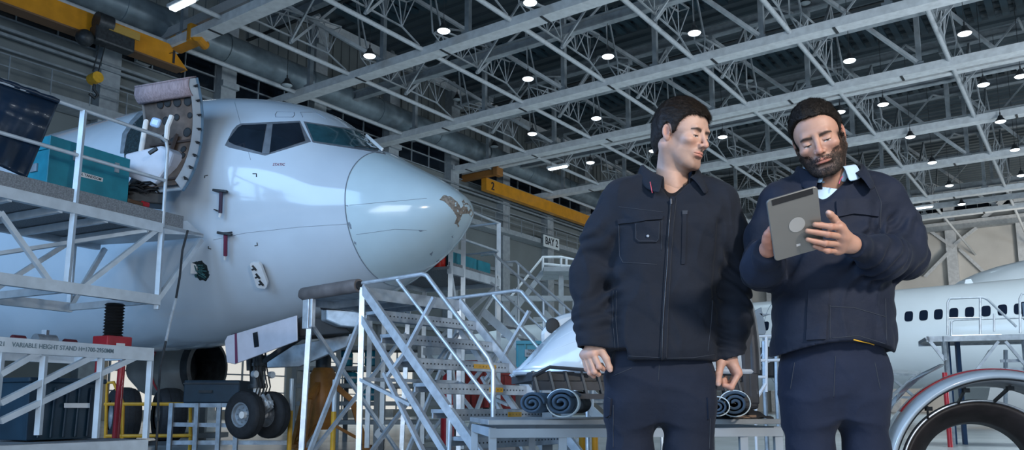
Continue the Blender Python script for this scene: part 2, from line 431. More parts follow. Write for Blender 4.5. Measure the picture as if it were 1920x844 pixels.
M_seam=mat('panel_seam',(.22,.27,.33),.6)
PLANE=thing('airliner','large white airliner nose with cockpit windows, open front door and chipped radome','airplane',(NX+AX.x*3.9,NY+AX.y*3.9,0))
xs=[.0]+[.03,.06,.1,.15,.2,.28,.36,.46,.58]+[.7+.1*i for i in range(7)]
mb=MB();mb.grid([fsec(x) for x in xs],closed=True);mb.add(fsec(0.),[tuple(range(96))])
radome=mb.build('radome',M_radome,PLANE,smooth=True,auto=0)
xs=[1.31+.1*i for i in range(60)]+[7.3+.8*i for i in range(30)]+[31.5]
mb=MB();mb.grid([fsec(x) for x in xs],closed=True);mb.add(fsec(1.31),[tuple(range(96))]);mb.add(fsec(31.5),[tuple(range(96))])
# tapering tail cone
mb.grid([[fpt(x,_sm(7,_W)*s*math.cos(2*PI*j/48),2.3+dz+1.9*s*math.sin(2*PI*j/48)) for j in range(48)] for x,s,dz in((31.4,1,-.35),(34,.75,.1),(37,.4,.6),(39,.1,1.))],closed=True)
fus=mb.build('fuselage',M_skin,PLANE,smooth=True,auto=0)
mb=MB();mb.path([p for p in fsec(1.30,96,.004)],.007,6,closed=True);mb.build('radome_seam',M_seam,PLANE)
_all=MB();_all.grid([fsec(x) for x in [.0]+[.03,.06,.1,.15,.2,.28,.36,.46,.58]+[.7+.1*i for i in range(66)]+[7.3+.8*i for i in range(20)]],closed=True)
BV=BVHTree.FromPolygons([V(p) for p in _all.v],_all.f)
CAMP=V((0,0,EYE))
def hitn(px,py,off=0.):
    for k in range(40):
        p=hit(px-k*.7,py+k*.7,off)
        if p: return p
def hit(px,py,off=0.):
    p,n,i,d=BV.ray_cast(CAMP,ray(px,py).normalized())
    if p is None: return None
    if n.dot(ray(px,py))>0:n=-n
    return p+n*off
def poly_grid(poly,step):
    """2-D triangulation of a pixel polygon with inner points"""
    P=[];k=len(poly)
    for i in range(k):
        a,b=V(poly[i]),V(poly[(i+1)%k]);m=max(1,int((b-a).length/step))
        for j in range(m): P.append(a+(b-a)*j/m)
    E=[(i,(i+1)%len(P)) for i in range(len(P))]
    xs_=[p.x for p in P];ys_=[p.y for p in P];Q=list(P)
    def inside(x,y):
        c=False
        for i in range(len(P)):
            a,b=P[i],P[i-1]
            if (a.y>y)!=(b.y>y) and x<(b.x-a.x)*(y-a.y)/(b.y-a.y)+a.x:c=not c
        return c
    x=min(xs_)+step/2
    while x<max(xs_):
        y=min(ys_)+step/2
        while y<max(ys_):
            if inside(x,y) and min((V((x,y))-p).length for p in P)>step*.4: Q.append(V((x,y)))
            y+=step
        x+=step
    r=delaunay_2d_cdt([V((p.x,p.y)) for p in Q],E,[list(range(len(P)))],1,1e-5)
    return r[0],r[2],len(P)
def decal(name,poly,m,parent=PLANE,off=.006,step=6,mirror=False,thick=.0,smooth=True,proj3=None):
    vs,fs,nb=poly_grid(poly,step);f=proj3 or hit
    P=[f(v.x,v.y,off) for v in vs];B=[f(v.x,v.y,-.03 if not thick else off-thick) for v in vs]
    bad={i for i,p in enumerate(P) if p is None or B[i] is None}
    fs=[q for q in fs if not any(i in bad for i in q)]
    P=[p or V((0,0,0)) for p in P];B=[p or V((0,0,0)) for p in B]
    cnt={}
    for q in fs:
        for i in range(len(q)):
            e=(q[i],q[(i+1)%len(q)]);cnt[tuple(sorted(e))]=cnt.get(tuple(sorted(e)),0)+1
    mb=MB();n=len(P)
    side=[]
    for q in fs:
        for i in range(len(q)):
            e=(q[i],q[(i+1)%len(q)])
            if cnt[tuple(sorted(e))]==1: side.append((e[0],e[1],e[1]+n,e[0]+n))
    mb.add(P+B,list(fs)+side+[tuple(i+n for i in q[::-1]) for q in fs])
    if mirror:
        k=len(mb.v);c=V((NX,NY,0));N=LA.normalized()
        mb2=MB();mb2.add([V(p)-N*2*((V(p)-c).dot(N)) for p in mb.v],[tuple(q[::-1]) for q in mb.f])
        mb2.build(name,m,parent,smooth=smooth,auto=35)
    return mb.build(name,m,parent,smooth=smooth,auto=35)
def wline(name,pts,r,m,parent=PLANE,off=.004,n=6,closed=False,step=8):
    Q=[]
    L=list(pts)+([pts[0]] if closed else [])
    for a,b in zip(L,L[1:]):
        k=max(1,int(math.dist(a,b)/step))
        for j in range(k): Q.append((a[0]+(b[0]-a[0])*j/k,a[1]+(b[1]-a[1])*j/k))
    if not closed: Q.append(L[-1])
    P=[hit(x,y,off) for x,y in Q];P=[p for p in P if p]
    mb=MB();mb.path(P,r,n,closed=closed);return mb.build(name,m,parent,smooth=True,auto=0)
# cockpit glazing (starboard, mirrored to port)
M_gl=mat('cockpit_glass',(.012,.018,.028),.06,noise=.4,nscale=1.5,coat=.5)
M_gl2=mat('windscreen_glass',(.02,.075,.095),.08,noise=.25,nscale=5,coat=.6)
M_fr=mat('window_surround',(.22,.24,.27),.4,.4,noise=.15)
decal('window_surround',[(425,267),(422,273),(430,277),(497,292),(583,266),(578,258),(562,227),(452,232),(444,236),(436,245)],M_fr,off=.006,mirror=True,step=8)
decal('side_window_pane',[(429,263),(430,267),(440,272),(491,287),(500,234),(455,235.5),(447,240)],M_gl,off=.013,mirror=True)
decal('side_window_pane',[(506,287),(572,265),(561,231),(512,234)],M_gl,off=.013,mirror=True)
decal('window_pillar',[(494,289),(506,289),(512,233),(502,233)],M_fr,off=.016,mirror=True)
decal('windscreen_surround',[(569,228),(586,267),(590,268),(634,275),(680,282),(723,290),(714,268),(692,247),(640,239),(600,233)],M_fr,off=.006,mirror=True,step=7)
decal('windscreen_pane',[(574,232),(588,265),(634,272),(674,277),(710,282),(702,270),(688,251),(640,242),(600,236)],M_gl2,off=.013,mirror=True,step=7)
M_bar=mat('bright_post',(.85,.84,.82),.25,noise=.03)
mb=MB();
a_,b_=hitn(691,250,.02),hitn(716,284,.03)
mb.bar(a_,b_,.05,.03,up=LA);mb.build('windscreen_post',M_bar,PLANE,bev=.008)
mb=MB();mb.path([hitn(709,283,.03),hitn(690,281,.045),hitn(664,279,.03)],.008,6);mb.build('windscreen_wiper',M_dark,PLANE)
# hatch and panel outlines
wline('panel_outline',[(516,215),(519,210),(551,211),(552,216),(549,220),(517,220)],.005,M_seam,closed=True,off=.003)
wline('panel_outline',[(567,220),(563,211),(592,211),(613,224)],.005,M_seam,off=.003)
for q in ([(655,385),(800,372)],[(400,450),(460,437),(560,426),(652,420)],[(668,440),(740,430),(800,432)],[(440,192),(470,300)]):
    wline('panel_joint',q,.0028,M_seam,off=.001)
for q in ([(474,326),(481,326),(481,332)],[(384,334),(384,330),(390,329)],[(391,462),(391,466),(396,467)],[(478,461),(483,460),(482,455)]):
    wline('corner_mark',q,.007,M_dark,off=.004,step=30)
M_stain=mat('bare_primer',(.26,.22,.18),.7,noise=.35,nscale=25,bump=.3,bscale=60)
def blob(poly,amp,seed):
    r=random.Random(seed);out=[];k=len(poly)
    for i in range(k):
        a,b=poly[i],poly[(i+1)%k];m=max(2,int(math.dist(a,b)/2.2))
        for j in range(m):
            out.append((a[0]+(b[0]-a[0])*j/m+r.uniform(-amp,amp),a[1]+(b[1]-a[1])*j/m+r.uniform(-amp,amp)))
    return out
for q in ([(824,375),(832,366),(845,369),(856,377),(864,390),(874,380),(882,386),(886,400),(884,408),(878,400),(866,402),(863,412),(858,422),(852,419),(857,408),(850,396),(840,385),(833,378)],
          [(866,378),(870,374),(873,384),(869,386)],[(856,418),(862,424),(858,427)]):
    decal('chipped_paint',blob(q,.8,3),M_stain,off=.0015,step=5)
for q in ([(805,476),(812,471),(809,480)],[(817,490),(824,486),(820,492)],[(846,444),(850,440),(849,447)],[(784,431),(795,433),(788,435)],[(645,384),(653,385),(652,388)],[(652,417),(656,416),(660,430),(656,429)],[(664,452),(668,455),(668,460),(664,457)]):
    decal('paint_scuff',blob(q,.5,5),M_seam,off=.0012,step=4)
# red stencil text smudge next to the window
M_sten=mat('faded_red_stencil',(.26,.10,.16),.6)
def surf_text(txt,px,py,size,m,name,dx=10):
    a,b=hit(px-dx,py,.004),hit(px+dx,py,.004);c=hit(px,py,.004);u=hit(px,py-8,.004)
    x=(b-a).normalized();z=x.cross(u-c);return text_mesh(txt,size,.001,frame(c,x,z),name,m,PLANE)
surf_text('STATIC',523,309,.055,M_sten,'stencil_text')
# open avionics hole with wiring
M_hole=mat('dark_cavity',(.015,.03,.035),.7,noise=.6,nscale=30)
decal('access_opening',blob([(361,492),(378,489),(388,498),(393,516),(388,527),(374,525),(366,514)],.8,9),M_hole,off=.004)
mb=MB()
for k in range(14):
    r=random.Random(k);a=hit(366+r.uniform(0,22),495+r.uniform(0,26),.01);b=hit(364+r.uniform(0,26),495+r.uniform(0,28),.01)
    mb.path([a,(a+b)/2+LA*r.uniform(.03,.08),b],.006+.006*r.random(),5)
mb.build('wiring',mat('teal_wiring',(.05,.16,.18),.5,noise=.5,nscale=40),PLANE,smooth=True)
mb=MB();p=hit(366,503,.02);mb.box(p,(.10,.05,.16),bev=.012);mb.build('connector_box',M_white,PLANE)
# pitot probes with flat mounting masts
for (x,y,dx,dy,l) in [(419,360,-4,40,0),(427,436,-2,40,1)]:
    t=mb=MB();a=hit(x,y,.0);n=(hit(x,y,.1)-a).normalized()
    mb.bar(a,a+n*.11,.16,.02,up=(0,0,1));mb.bar(hit(x-10,y-1,.11),hit(x+16,y+2,.11),.05,.035)
    mb.build('probe_mast',M_dark,PLANE,bev=.006)
    mb=MB();mb.tube(hit(x+4,y+3,.10),hit(x+4+dx*.4,y+dy,.10),.028,8);mb.build('probe_cover',mat('probe_cover_%d'%l,(.05,.03,.06) if l==0 else (.16,.03,.07),.6),PLANE,smooth=True)
    mb=MB();mb.tube(hit(x+4+dx*.4,y+dy,.10),hit(x+3+dx*.5,y+dy+7,.10),.02,8);mb.build('probe_cover_tip',M_white,PLANE,smooth=True)
    if l==0:
        mb=MB();mb.bar(hit(x-14,y+33,.03),hit(x-4,y+36,.09),.03,.012);mb.build('angle_vane',M_dark,PLANE)
# white instrument plate with three marks, standing off the skin
decal('instrument_plate',[(477,490),(480,487),(493,487),(497,491),(508,522),(507,529),(503,532),(491,531),(488,528)],M_white,off=.13,thick=.05,step=8)
for x,y in((485,496),(491,510),(497,522)):
    mb=MB();p=hit(x,y,.14);mb.bar(hit(x-3,y-4,.135),hit(x+4,y+4,.135),.03,.02);mb.bar(hit(x-4,y+3,.135),hit(x+3,y,.135),.02,.02);mb.build('plate_fastener',M_dark,PLANE)
mb=MB();mb.bar(hit(490,505,0),hit(492,508,.1),.1,.2);mb.build('plate_bracket',M_dark,PLANE)
# ---- doorway and opened door
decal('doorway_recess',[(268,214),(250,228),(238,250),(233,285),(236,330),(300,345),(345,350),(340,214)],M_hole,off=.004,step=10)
decal('doorway_frame',[(262,210),(245,228),(230,252),(226,288),(233,288),(239,253),(252,232),(270,214)],M_alu_d,off=.012,step=8)
ph=math.radians(189);An=LA*math.cos(ph)+FW*math.sin(ph);Aa=(-FW)*math.cos(ph)+LA*math.sin(ph)
dr=atk(377,245,10.35) # middle of the free edge
Rb=1.62
M_brown=mat('door_inner_structure',(.115,.085,.07),.7,noise=.3,nscale=6)
M_pad=mat('door_head_lining',(.36,.27,.28),.85,noise=.2,nscale=14,bump=.4,bscale=30,stretch=(4,4,.6))
def dpt(w,a,r):  # w along the door width from the free edge, a arc angle, r radius offset
    # arc bulges along An; centre behind
    return dr-Aa*w+An*((Rb+r)*math.cos(a)-Rb)+V((0,0,1))*((Rb+r)*math.sin(a))
as_=[-.62+i*1.08/22 for i in range(23)]
W_=.92
mb=MB()
mb.grid([[dpt(w,a,0) for a in as_] for w in (-.0,W_*.5,W_)]);mb.grid([[dpt(w,a,-.015) for a in as_] for w in (-.0,W_*.5,W_)])
mb.grid([[dpt(0,a,r) for a in as_] for r in (0,-.17)]);mb.grid([[dpt(W_,a,r) for a in as_] for r in (0,-.12)])
mb.grid([[dpt(0.004,a,r) for a in as_] for r in (0,-.17)])
D=mb.build('cabin_door',M_skin,PLANE,smooth=True)
# inner plate with lightening holes
holes=[(.12,.26,.05),(.30,.27,.055),(.47,.28,.05),(.60,.27,.045),(.1,.13,.03),(.33,.13,.035),(.52,.11,.05),(.14,-.03,.055),(.52,-.06,.06),(.38,-.1,.04),(.16,-.2,.035),(.15,-.27,.035),(.55,-.2,.05)]
mb=MB();mb.grid([[dpt(w,a,-.10) for a in as_] for w in (.03,W_*.5,W_-.03)]);mb.build('inner_panel',M_brown,D,smooth=True,solid=.01)
for w,a,r in holes:
    mb=MB();c=dpt(w,a,-.115);n=-(An*math.cos(a)+V((0,0,1))*math.sin(a));z=n.cross(Aa).normalized()
    mb.prism([c+Aa*r*math.cos(t)+z*r*1.05*math.sin(t) for t in [2*PI*i/18 for i in range(18)]],n*.006)
    mb.path([c+Aa*(r+.006)*math.cos(t)+z*(r+.006)*1.05*math.sin(t) for t in [2*PI*i/18 for i in range(18)]],.007,5,closed=True)
    mb.build('lightening_hole',M_black,D)
M_rb=mat('brown_rib',(.07,.05,.045),.6)
for a in (-.55,-.12,.33):
    mb=MB();mb.path([dpt(w,a,-.13) for w in (.02,.4,.76)],.018,6);mb.build('door_rib',M_rb,D)
mb=MB();mb.bar(dpt(.3,-.05,-.14),dpt(.36,-.35,-.14),.10,.04);mb.build('door_rib',M_rb,D)
mb=MB();mb.grid([[dpt(w,a,-.15-.05*math.sin((a-.30)/.16*PI)) for a in [.30+i*.02 for i in range(9)]] for w in (-.01,.2,.4,.6,W_+.02)]);mb.grid([[dpt(w,.47,r) for r in (-.16,.01)] for w in (-.01,.4,W_+.02)])
mb.build('head_lining',M_pad,D,smooth=True,solid=.02)
for i in range(8):
    mb=MB();a=-.52+i*.13;mb.tube(dpt(-.004,a,-.06),dpt(-.035,a,-.06),.018,8);mb.bar(dpt(-.02,a,-.10),dpt(-.02,a+.01,-.03),.025,.012);mb.build('door_latch',M_dark,D)
mb=MB();mb.path([dpt(-.01,a,.012) for a in as_],.02,6);mb.build('door_seal',mat('blue_grey_seal',(.12,.2,.28),.5),D,smooth=True)
mb=MB();mb.path([atk(272,240,10.1),atk(274,228,10.05),atk(268,262,10.05),atk(262,300,10.2)],.035,8);mb.build('hinge_arm',M_bar,D,smooth=True)
mb=MB();mb.path([atk(322,218,9.95),atk(314,238,9.9),atk(312,262,9.9)],.035,8);mb.build('door_handle_lever',M_bar,D,smooth=True)
mb=MB();c=atk(292,230,9.95);mb.box(c,(.14,.05,.13),Matrix.Rotation(.3,3,'Y'),bev=.03);mb.build('clear_gauge_cover',mat('clear_plastic',(.5,.65,.85),.1,coat=.6),D)
# slide bustle: white tapered moulded shell hanging below the door
mb=MB();q=[atk(x,y,10.1) for x,y in((233,288),(262,281),(302,272),(324,286),(316,310),(290,345),(278,350),(262,340),(236,330))]
mb.prism(q,-LA*.28);mb.build('slide_pack_cover',mat('moulded_white_plastic',(.55,.58,.66),.35,noise=.04),D,bev=.03)
mb=MB();mb.box(atk(287,283,9.75),(.13,.04,.05),Matrix.Rotation(-.6,3,'Y'),bev=.01);mb.build('cover_grip',M_dark,D)
# ---- nose gear
gx=3.75
M_tyre=mat('tyre_rubber',(.02,.022,.026),.7,noise=.2,nscale=20,bump=.1)
def wheel(c,axis,R,w,par,name='wheel'):
    axis=V(axis).normalized();M=frame(c,axis.orthogonal(),axis)
    pr=[(R*.52,-w*.5),(R*.62,-w*.53),(R*.86,-w*.5),(R*.96,-w*.36),(R,-w*.15),(R,w*.15),(R*.96,w*.36),(R*.86,w*.5),(R*.62,w*.53),(R*.52,w*.5)]
    mb=MB();mb.lathe(pr,M,36,cap=False)
    o=mb.build(name,M_tyre,par,smooth=True)
    mb=MB()
    for s in(-1,1):
        mb.lathe([(.001,s*w*.30),(R*.16,s*w*.30),(R*.18,s*w*.24),(R*.30,s*w*.18),(R*.42,s*w*.22),(R*.46,s*w*.42),(R*.535,s*w*.44),(R*.54,s*w*.2)],M,28,cap=False)
        for k in range(8):
            t=2*PI*k/8;p=M@V((R*.3*math.cos(t),R*.3*math.sin(t),s*w*.21));mb.tube(p,p+axis*s*.02,R*.03,6)
    mb.build('wheel_hub',M_alu_d,o,smooth=True)
    mb=MB()
    for z in (-.2,0,.2): mb.lathe([(R+.001,w*z-.006),(R+.001,w*z+.006)],M,36,cap=False)
    mb.build('tread_groove',M_black,o)
    return o
gc=atk(484,778,0+10.9); 
ax_=LA.normalized()
wheel(atk(459,778,10.75),ax_,.335,.19,PLANE);wheel(atk(507,778,11.05),ax_,.335,.19,PLANE)
mb=MB();c0=(atk(459,778,10.75)+atk(507,778,11.05))/2
mb.tube(c0-ax_*.3,c0+ax_*.3,.05,12);top=V((c0.x,c0.y,1.75))+AX*(.12)
mb.tube(c0+V((0,0,.02)),c0+(top-c0)*.5,.055,14);mb.build('gear_piston',M_bar,PLANE,smooth=True)
mb=MB();mb.tube(c0+(top-c0)*.33,top,.095,16);mb.tube(c0+(top-c0)*.33,c0+(top-c0)*.38,.125,16);mb.tube(c0+(top-c0)*.6,c0+(top-c0)*.64,.12,16)
mb.bar(c0+(top-c0)*.6,fpt(gx-1.5,.1,.3),.08,.06);mb.bar(c0+(top-c0)*.6,fpt(gx-1.5,-.1,.3),.08,.06)
for s in(-1,1): mb.tube(c0+(top-c0)*.55+ax_*.14*s,c0+(top-c0)*.75+ax_*.14*s,.035,8)
mb.build('gear_leg',M_dark,PLANE,smooth=True)
mb=MB();f=FW
for s in(-1,1):
    mb.bar(c0+f*.12+ax_*.05*s+V((0,0,.28)),c0+f*.24+V((0,0,.12))+ax_*.03*s,.03,.05);mb.bar(c0+f*.24+V((0,0,.12))+ax_*.03*s,c0+f*.04+ax_*.05*s,.03,.05)
mb.box(c0+f*.14+V((0,0,.16)),(.16,.16,.10),Matrix.Rotation(-.5,3,'Z'),bev=.02);mb.build('torque_link',M_alu,PLANE)
mb=MB()
for s in(-1,1): mb.tube(c0+(top-c0)*.5+ax_*.16*s+f*.1,c0+(top-c0)*.5+ax_*.16*s+f*.16,.05,12)
mb.build('taxi_light',M_alu,PLANE,smooth=True)
mb=MB()
for k in range(5):
    o_=ax_*(-.12+.06*k)+f*.06;mb.path([c0+(top-c0)*.2+o_,c0+(top-c0)*.35+o_+f*.08,c0+(top-c0)*.6+o_+f*.02,c0+(top-c0)*.9+o_],.011,5)
mb.build('hydraulic_hose',M_black,PLANE,smooth=True)
# wheel-well and doors
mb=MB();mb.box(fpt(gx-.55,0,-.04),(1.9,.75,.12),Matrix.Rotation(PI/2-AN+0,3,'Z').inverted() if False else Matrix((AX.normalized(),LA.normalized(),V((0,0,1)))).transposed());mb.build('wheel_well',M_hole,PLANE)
M_gd=mat('gear_door_paint',(.50,.50,.56),.28,coat=.4,noise=.05)
def door_pts(q,y): return [atk(a,b,y+ (555-a)/135.*.35) for a,b in q]
q=[(421,640),(426,630),(440,626),(557,591),(558,639),(440,683),(425,680)]
mb=MB();mb.prism(door_pts(q,9.75),V((0,.035,0)));gd=mb.build('gear_door',M_gd,PLANE,bev=.01)
mb=MB();mb.prism([p+V((0,-.006,0)) for p in door_pts([(440,626),(444,625),(446,680),(441,682)],9.75)],V((0,.004,0)));mb.build('red_stripe',mat('dark_red_stripe',(.12,.02,.06),.5),gd)
mb=MB();mb.prism([p+V((0,-.008,0)) for p in door_pts([(474,625),(483,622),(486,650),(477,652)],9.75)],V((0,.006,0)));mb.build('door_cutout',M_glassd,gd)
mb=MB()
for x,y in((450,684),(520,660)): mb.bar(door_pts([(x,y-15)],9.85)[0],fpt(gx-.5,.3,0),.05,.03)
mb.build('door_strut',M_alu_d,gd)
# far gear door and belly equipment behind the stair head
mb=MB();q=[atk(a,b,11.6) for a,b in((470,678),(540,650),(660,625),(650,650),(560,688),(500,690))];mb.prism(q,V((.02,.05,0)));mb.build('gear_door',M_alu_d,PLANE,bev=.01)
mb=MB()
for z,a in((3.0,0),):
    pass
# grey bare fairing parts below the radome, right of the door (open lower nose structure)
for q,m,y,th in (([(556,598),(570,592),(640,603),(660,625),(560,632)],M_black,9.9,.25),([(612,578),(640,580),(690,588),(690,616),(640,612),(612,600)],M_alu_d,9.75,.12),([(610,573),(622,569),(650,576),(655,582),(612,580)],M_black,9.7,.1)):
    mb=MB();mb.prism([atk(a,b,y) for a,b in q],V((-.1,th,0)));mb.build('lower_nose_structure',m,PLANE,bev=.015)
# ================= DOCKS AND STANDS =================
class Pl:
    """vertical plane through P0 with horizontal direction angle a; maps a pixel to its 3-D point"""
    def __init__(s,P0,a):
        s.P0=V(P0);s.D=V((math.sin(a),math.cos(a),0));s.n=V((s.D.y,-s.D.x,0))
    def __call__(s,px,py,off=0.):
        r=ray(px,py);n=s.n;c=V((0,0,EYE));t=((s.P0-c).dot(n)+off)/r.dot(n);return c+r*t
    def pt(s,d,z,off=0.): return V((s.P0.x,s.P0.y,0))+s.D*d+s.n*off+V((0,0,z))
def bars(L,w,h=None,f=None,up=(0,0,1)):
    mb=MB()
    for a,b in L: mb.bar(f(*a) if f else a,f(*b) if f else b,w,h or w,up=up)
    return mb
def part_each(L,w,name,m,par,f=None,h=None,tube=False,up=(0,0,1)):
    for i_,(a,b) in enumerate(L):
        if i_: w*=1.006;h=h*1.006 if h else h
        mb=MB();A=f(*a) if f else V(a);B=f(*b) if f else V(b)
        mb.tube(A,B,w/2,10) if tube else mb.bar(A,B,w,h or w,up=up)
        mb.build(name,m,par,smooth=tube)
PA=.479
# ---- boarding dock at the aircraft door
F1=Pl(at(380,437,11.25),PA)          # near face; n points to the right of the run
BK=-F1.n                             # deck lies to the left/aft of the face
dock=thing('boarding_dock','pale steel truss work dock with guard rail leading up to the open aircraft door','work platform',F1.pt(-3,0,-.9))
dz=3.14
mb=MB();mb.prism([F1.pt(-6.5,dz-.04,-.02),F1.pt(-.69,dz-.04,-.02),F1.pt(-.25,dz-.04,-.5),F1.pt(-.25,dz-.04,-1.8),F1.pt(-6.5,dz-.04,-1.8)],(0,0,.04));mb.build('deck',M_deck,dock)
part_each([(F1.pt(-6.5,dz-.06,0),F1.pt(-.69,dz-.06,0)),(F1.pt(-6.5,dz-.06,-1.8),F1.pt(-.3,dz-.06,-1.8)),(F1.pt(-6.5,2.12,0),F1.pt(-.66,2.12,0)),(F1.pt(-6.5,2.12,-1.8),F1.pt(-.66,2.12,-1.8))],.08,'chord_beam',M_galv,dock,h=.13)
mb=MB();mb.box((F1.pt(-6.5,dz+.09,0)+F1.pt(-.35,dz+.09,0))/2,(6.15,.02,.17),Matrix.Rotation(PI/2-PA,3,'Z'));mb.build('toe_board',M_deck,dock)
mb=MB();mb.prism([F1.pt(-.69,dz+.02,0),F1.pt(-.69,dz-.13,0),F1.pt(.02,dz-.02,0),F1.pt(-.28,dz+.13,-.0)],BK*.05);mb.prism([F1.pt(-.69,dz-.05,0),F1.pt(.02,dz-.05,0),F1.pt(-.1,dz-.05,-.9),F1.pt(-.3,dz-.05,-1.8),F1.pt(-.69,dz-.05,-1.8)],(0,0,.05));mb.build('nose_plate',M_galv,dock)
part_each([((157,208),(124,546)),((-150,60),(-190,540)),((303,430),(294,580))],.058,'post',M_galv,dock,f=F1)
part_each([((0,398),(105,545)),((295,430),(140,550)),((-140,545),(0,398))],.055,'diagonal_brace',M_galv,dock,f=F1)
mb=MB();r=.024
mb.path([F1.pt(-6.5,4.32),F1.pt(-.80,4.32),F1.pt(-.70,4.28),F1.pt(-.67,4.18),F1.pt(-.67,3.1)],r,10);mb.build('top_rail',M_galv,dock,smooth=True)
mb=MB();mb.tube(F1.pt(-6.5,3.74),F1.pt(-.67,3.74),r,10);mb.build('mid_rail',M_galv,dock,smooth=True)
mb=MB();mb.path([F1.pt(-6.5,4.32,-1.8),F1.pt(-2.2,4.32,-1.8),F1.pt(-2.2,3.1,-1.8)],r,10);mb.tube(F1.pt(-6.5,3.74,-1.8),F1.pt(-2.2,3.74,-1.8),r,8);mb.build('back_rail',M_galv,dock,smooth=True)
B=lambda d,z:F1.pt(d,z,-1.8)
part_each([(B(-.69,3.1),B(-.69,2.1)),(B(-1.9,3.1),B(-1.9,2.1)),(B(-3.3,3.1),B(-3.3,2.1))],.055,'post',M_galv,dock)
part_each([(B(-.7,3.1),B(-1.85,2.15)),(B(-3.2,3.1),B(-1.95,2.15)),(B(-3.4,2.15),B(-4.6,3.1))],.06,'diagonal_brace',M_galv,dock)
part_each([(F1.pt(d,dz-.1,0),F1.pt(d,dz-.1,-1.8)) for d in (-.9,-1.5,-2.1,-2.7,-3.3,-3.9)]+[(F1.pt(d,2.12,0),F1.pt(d,2.12,-1.8)) for d in (-.69,-1.9,-3.1)],.05,'cross_joist',M_galv,dock,h=.09)
part_each([(F1.pt(-.68,2.12),F1.pt(-.02,3.05)),(B(-.68,2.12),B(-.2,3.05))],.06,'diagonal_brace',M_galv,dock)
part_each([(F1.pt(-.9,dz-.13,0),F1.pt(-2.1,2.6,-1.8)),(F1.pt(-3.3,dz-.13,0),F1.pt(-2.1,dz-.13,-1.8))],.05,'diagonal_brace',M_galv,dock)
# lift columns carrying the dock (screw jacks), down to the stand
for d,o in ((-1.0,-.4),(-4.6,-.4)):
    mb=MB();p=F1.pt(d,0,o)
    prof=[]
    z=2.06
    while z>1.62: prof+=[(.10,z),(.125,z-.02),(.10,z-.04)];z-=.04
    mb.lathe(prof,Matrix.Translation(V((p.x,p.y,0))),16);mb.build('screw_bellows',M_black,dock,smooth=True)
    mb=MB();mb.box((p.x,p.y,1.50),(.36,.3,.26),Matrix.Rotation(PI/2-PA,3,'Z'),bev=.015);h=mb.build('jack_head',M_red,dock)
    mb=MB();q=F1.pt(d,1.52,o+.165);mb.box(q,(.12,.01,.035),Matrix.Rotation(PI/2-PA,3,'Z'));mb.build('rating_plate',M_label,h)
    for k,(a,b) in enumerate(((-.1,-.1),(.12,.05))):
        mb=MB();mb.tube((p.x+a,p.y+b,1.4),(p.x+a-.02,p.y+b,.0),.045,12);mb.box((p.x+a-.02,p.y+b,.02),(.16,.16,.04));mb.build('support_tube',M_red,dock,smooth=True)
# folding spindle between the two lift columns
mb=MB();a=F1.pt(-1.2,1.5,-.4);b=F1.pt(-4.4,1.5,-.4)
mb.tube(a,b,.02,8);mb.build('drive_shaft',mat('rusty_shaft',(.12,.05,.06),.5),dock)
mb=MB();c=a+(b-a)*.22;mb.tube(c-(b-a).normalized()*.12,c+(b-a).normalized()*.12,.09,14);mb.box(c+V((0,0,.1)),(.06,.06,.08));mb.build('gearbox',M_alu_d,dock,smooth=True)
mb=MB()
for t in (.12,.32): c=a+(b-a)*t;mb.tube(c-(b-a).normalized()*.07,c+(b-a).normalized()*.07,.055,12)
mb.build('shaft_coupling',mat('dark_red_coupling',(.12,.02,.03),.5),dock,smooth=True)
# ---- tarpaulin over the dock rail
M_tarp=mat('dark_blue_sheet',(.007,.020,.045),.30,noise=.3,nscale=2,coat=.25,bump=.25,bscale=5)
mb=MB();rows=[]
n=44
for j in range(25):
    t=j/24;row=[]
    for i in range(n+1):
        s=i/n
        # right edge goes from (110,193) down to (50,335); left edge off frame
        top=V((-120+230*s,112+83*s));bot=V((-140+190*s,250+88*s))
        p=top+(bot-top)*t
        w=.016*math.sin(s*19+1.2*t)*t+.008*math.sin(s*41+3*t)*t**.5+.012*math.sin(s*7+9*t)
        row.append(F1(p.x,p.y-3,-.035+w+ (.05*math.sin(t*PI*3) if t<.33 else 0)))
    rows.append(row)
mb.grid(rows);tp=mb.build('tarpaulin',M_tarp,None,smooth=True,auto=0,solid=.006,loc=F1.pt(-3,3.2,-.05))
tag(tp,'dark blue plastic sheet draped over the dock guard rail','tarpaulin')
mb=MB();mb.path([F1(-120+230*s/20,107+83*s/20+.5*math.sin(s*1.9),-.0) for s in range(21)],[.030+.004*math.sin(i*2.1) for i in range(21)],10);mb.build('rolled_hem',M_tarp,tp,smooth=True,world=True)
# ---- teal crate on the dock
F1b=Pl(F1.pt(0,0,-.42),PA)
a=F1b(95,256);b=F1b(245,297);zt=(a.z+b.z)/2;L=(b-a).length;ux=F1.D
crate=thing('tool_crate','teal wooden crate with metal catches standing on the boarding dock','crate',(a.x,a.y,dz))
c=V(((a.x+b.x)/2,(a.y+b.y)/2,0))-F1.n*.27
Rz=Matrix.Rotation(PI/2-PA,3,'Z')
mb=MB();mb.box((c.x,c.y,(dz+zt-.17)/2),(L,.54,zt-.17-dz),Rz,bev=.008);mb.build('body',M_teal,crate)
mb=MB();mb.box((c.x,c.y,zt-.08),(L,.54,.165),Rz,bev=.008);mb.build('lid',M_teal,crate)
for t in (.3,.82):
    mb=MB();p=V((a.x,a.y,0))+ux*L*t+F1.n*.01;mb.box((p.x,p.y,zt-.17),(.06,.02,.13),Rz);mb.build('catch',M_alu_d,crate)
mb=MB();p=V((a.x,a.y,0))-ux*.01-F1.n*.27;mb.box((p.x,p.y,zt-.38),(.02,.14,.1),Rz);mb.build('side_handle',M_alu_d,crate)
Fl=Pl(F1b.pt(0,0,.006),PA)
q0,q1,q2,q3=Fl(151,322),Fl(193,334),Fl(192,341),Fl(150,331)
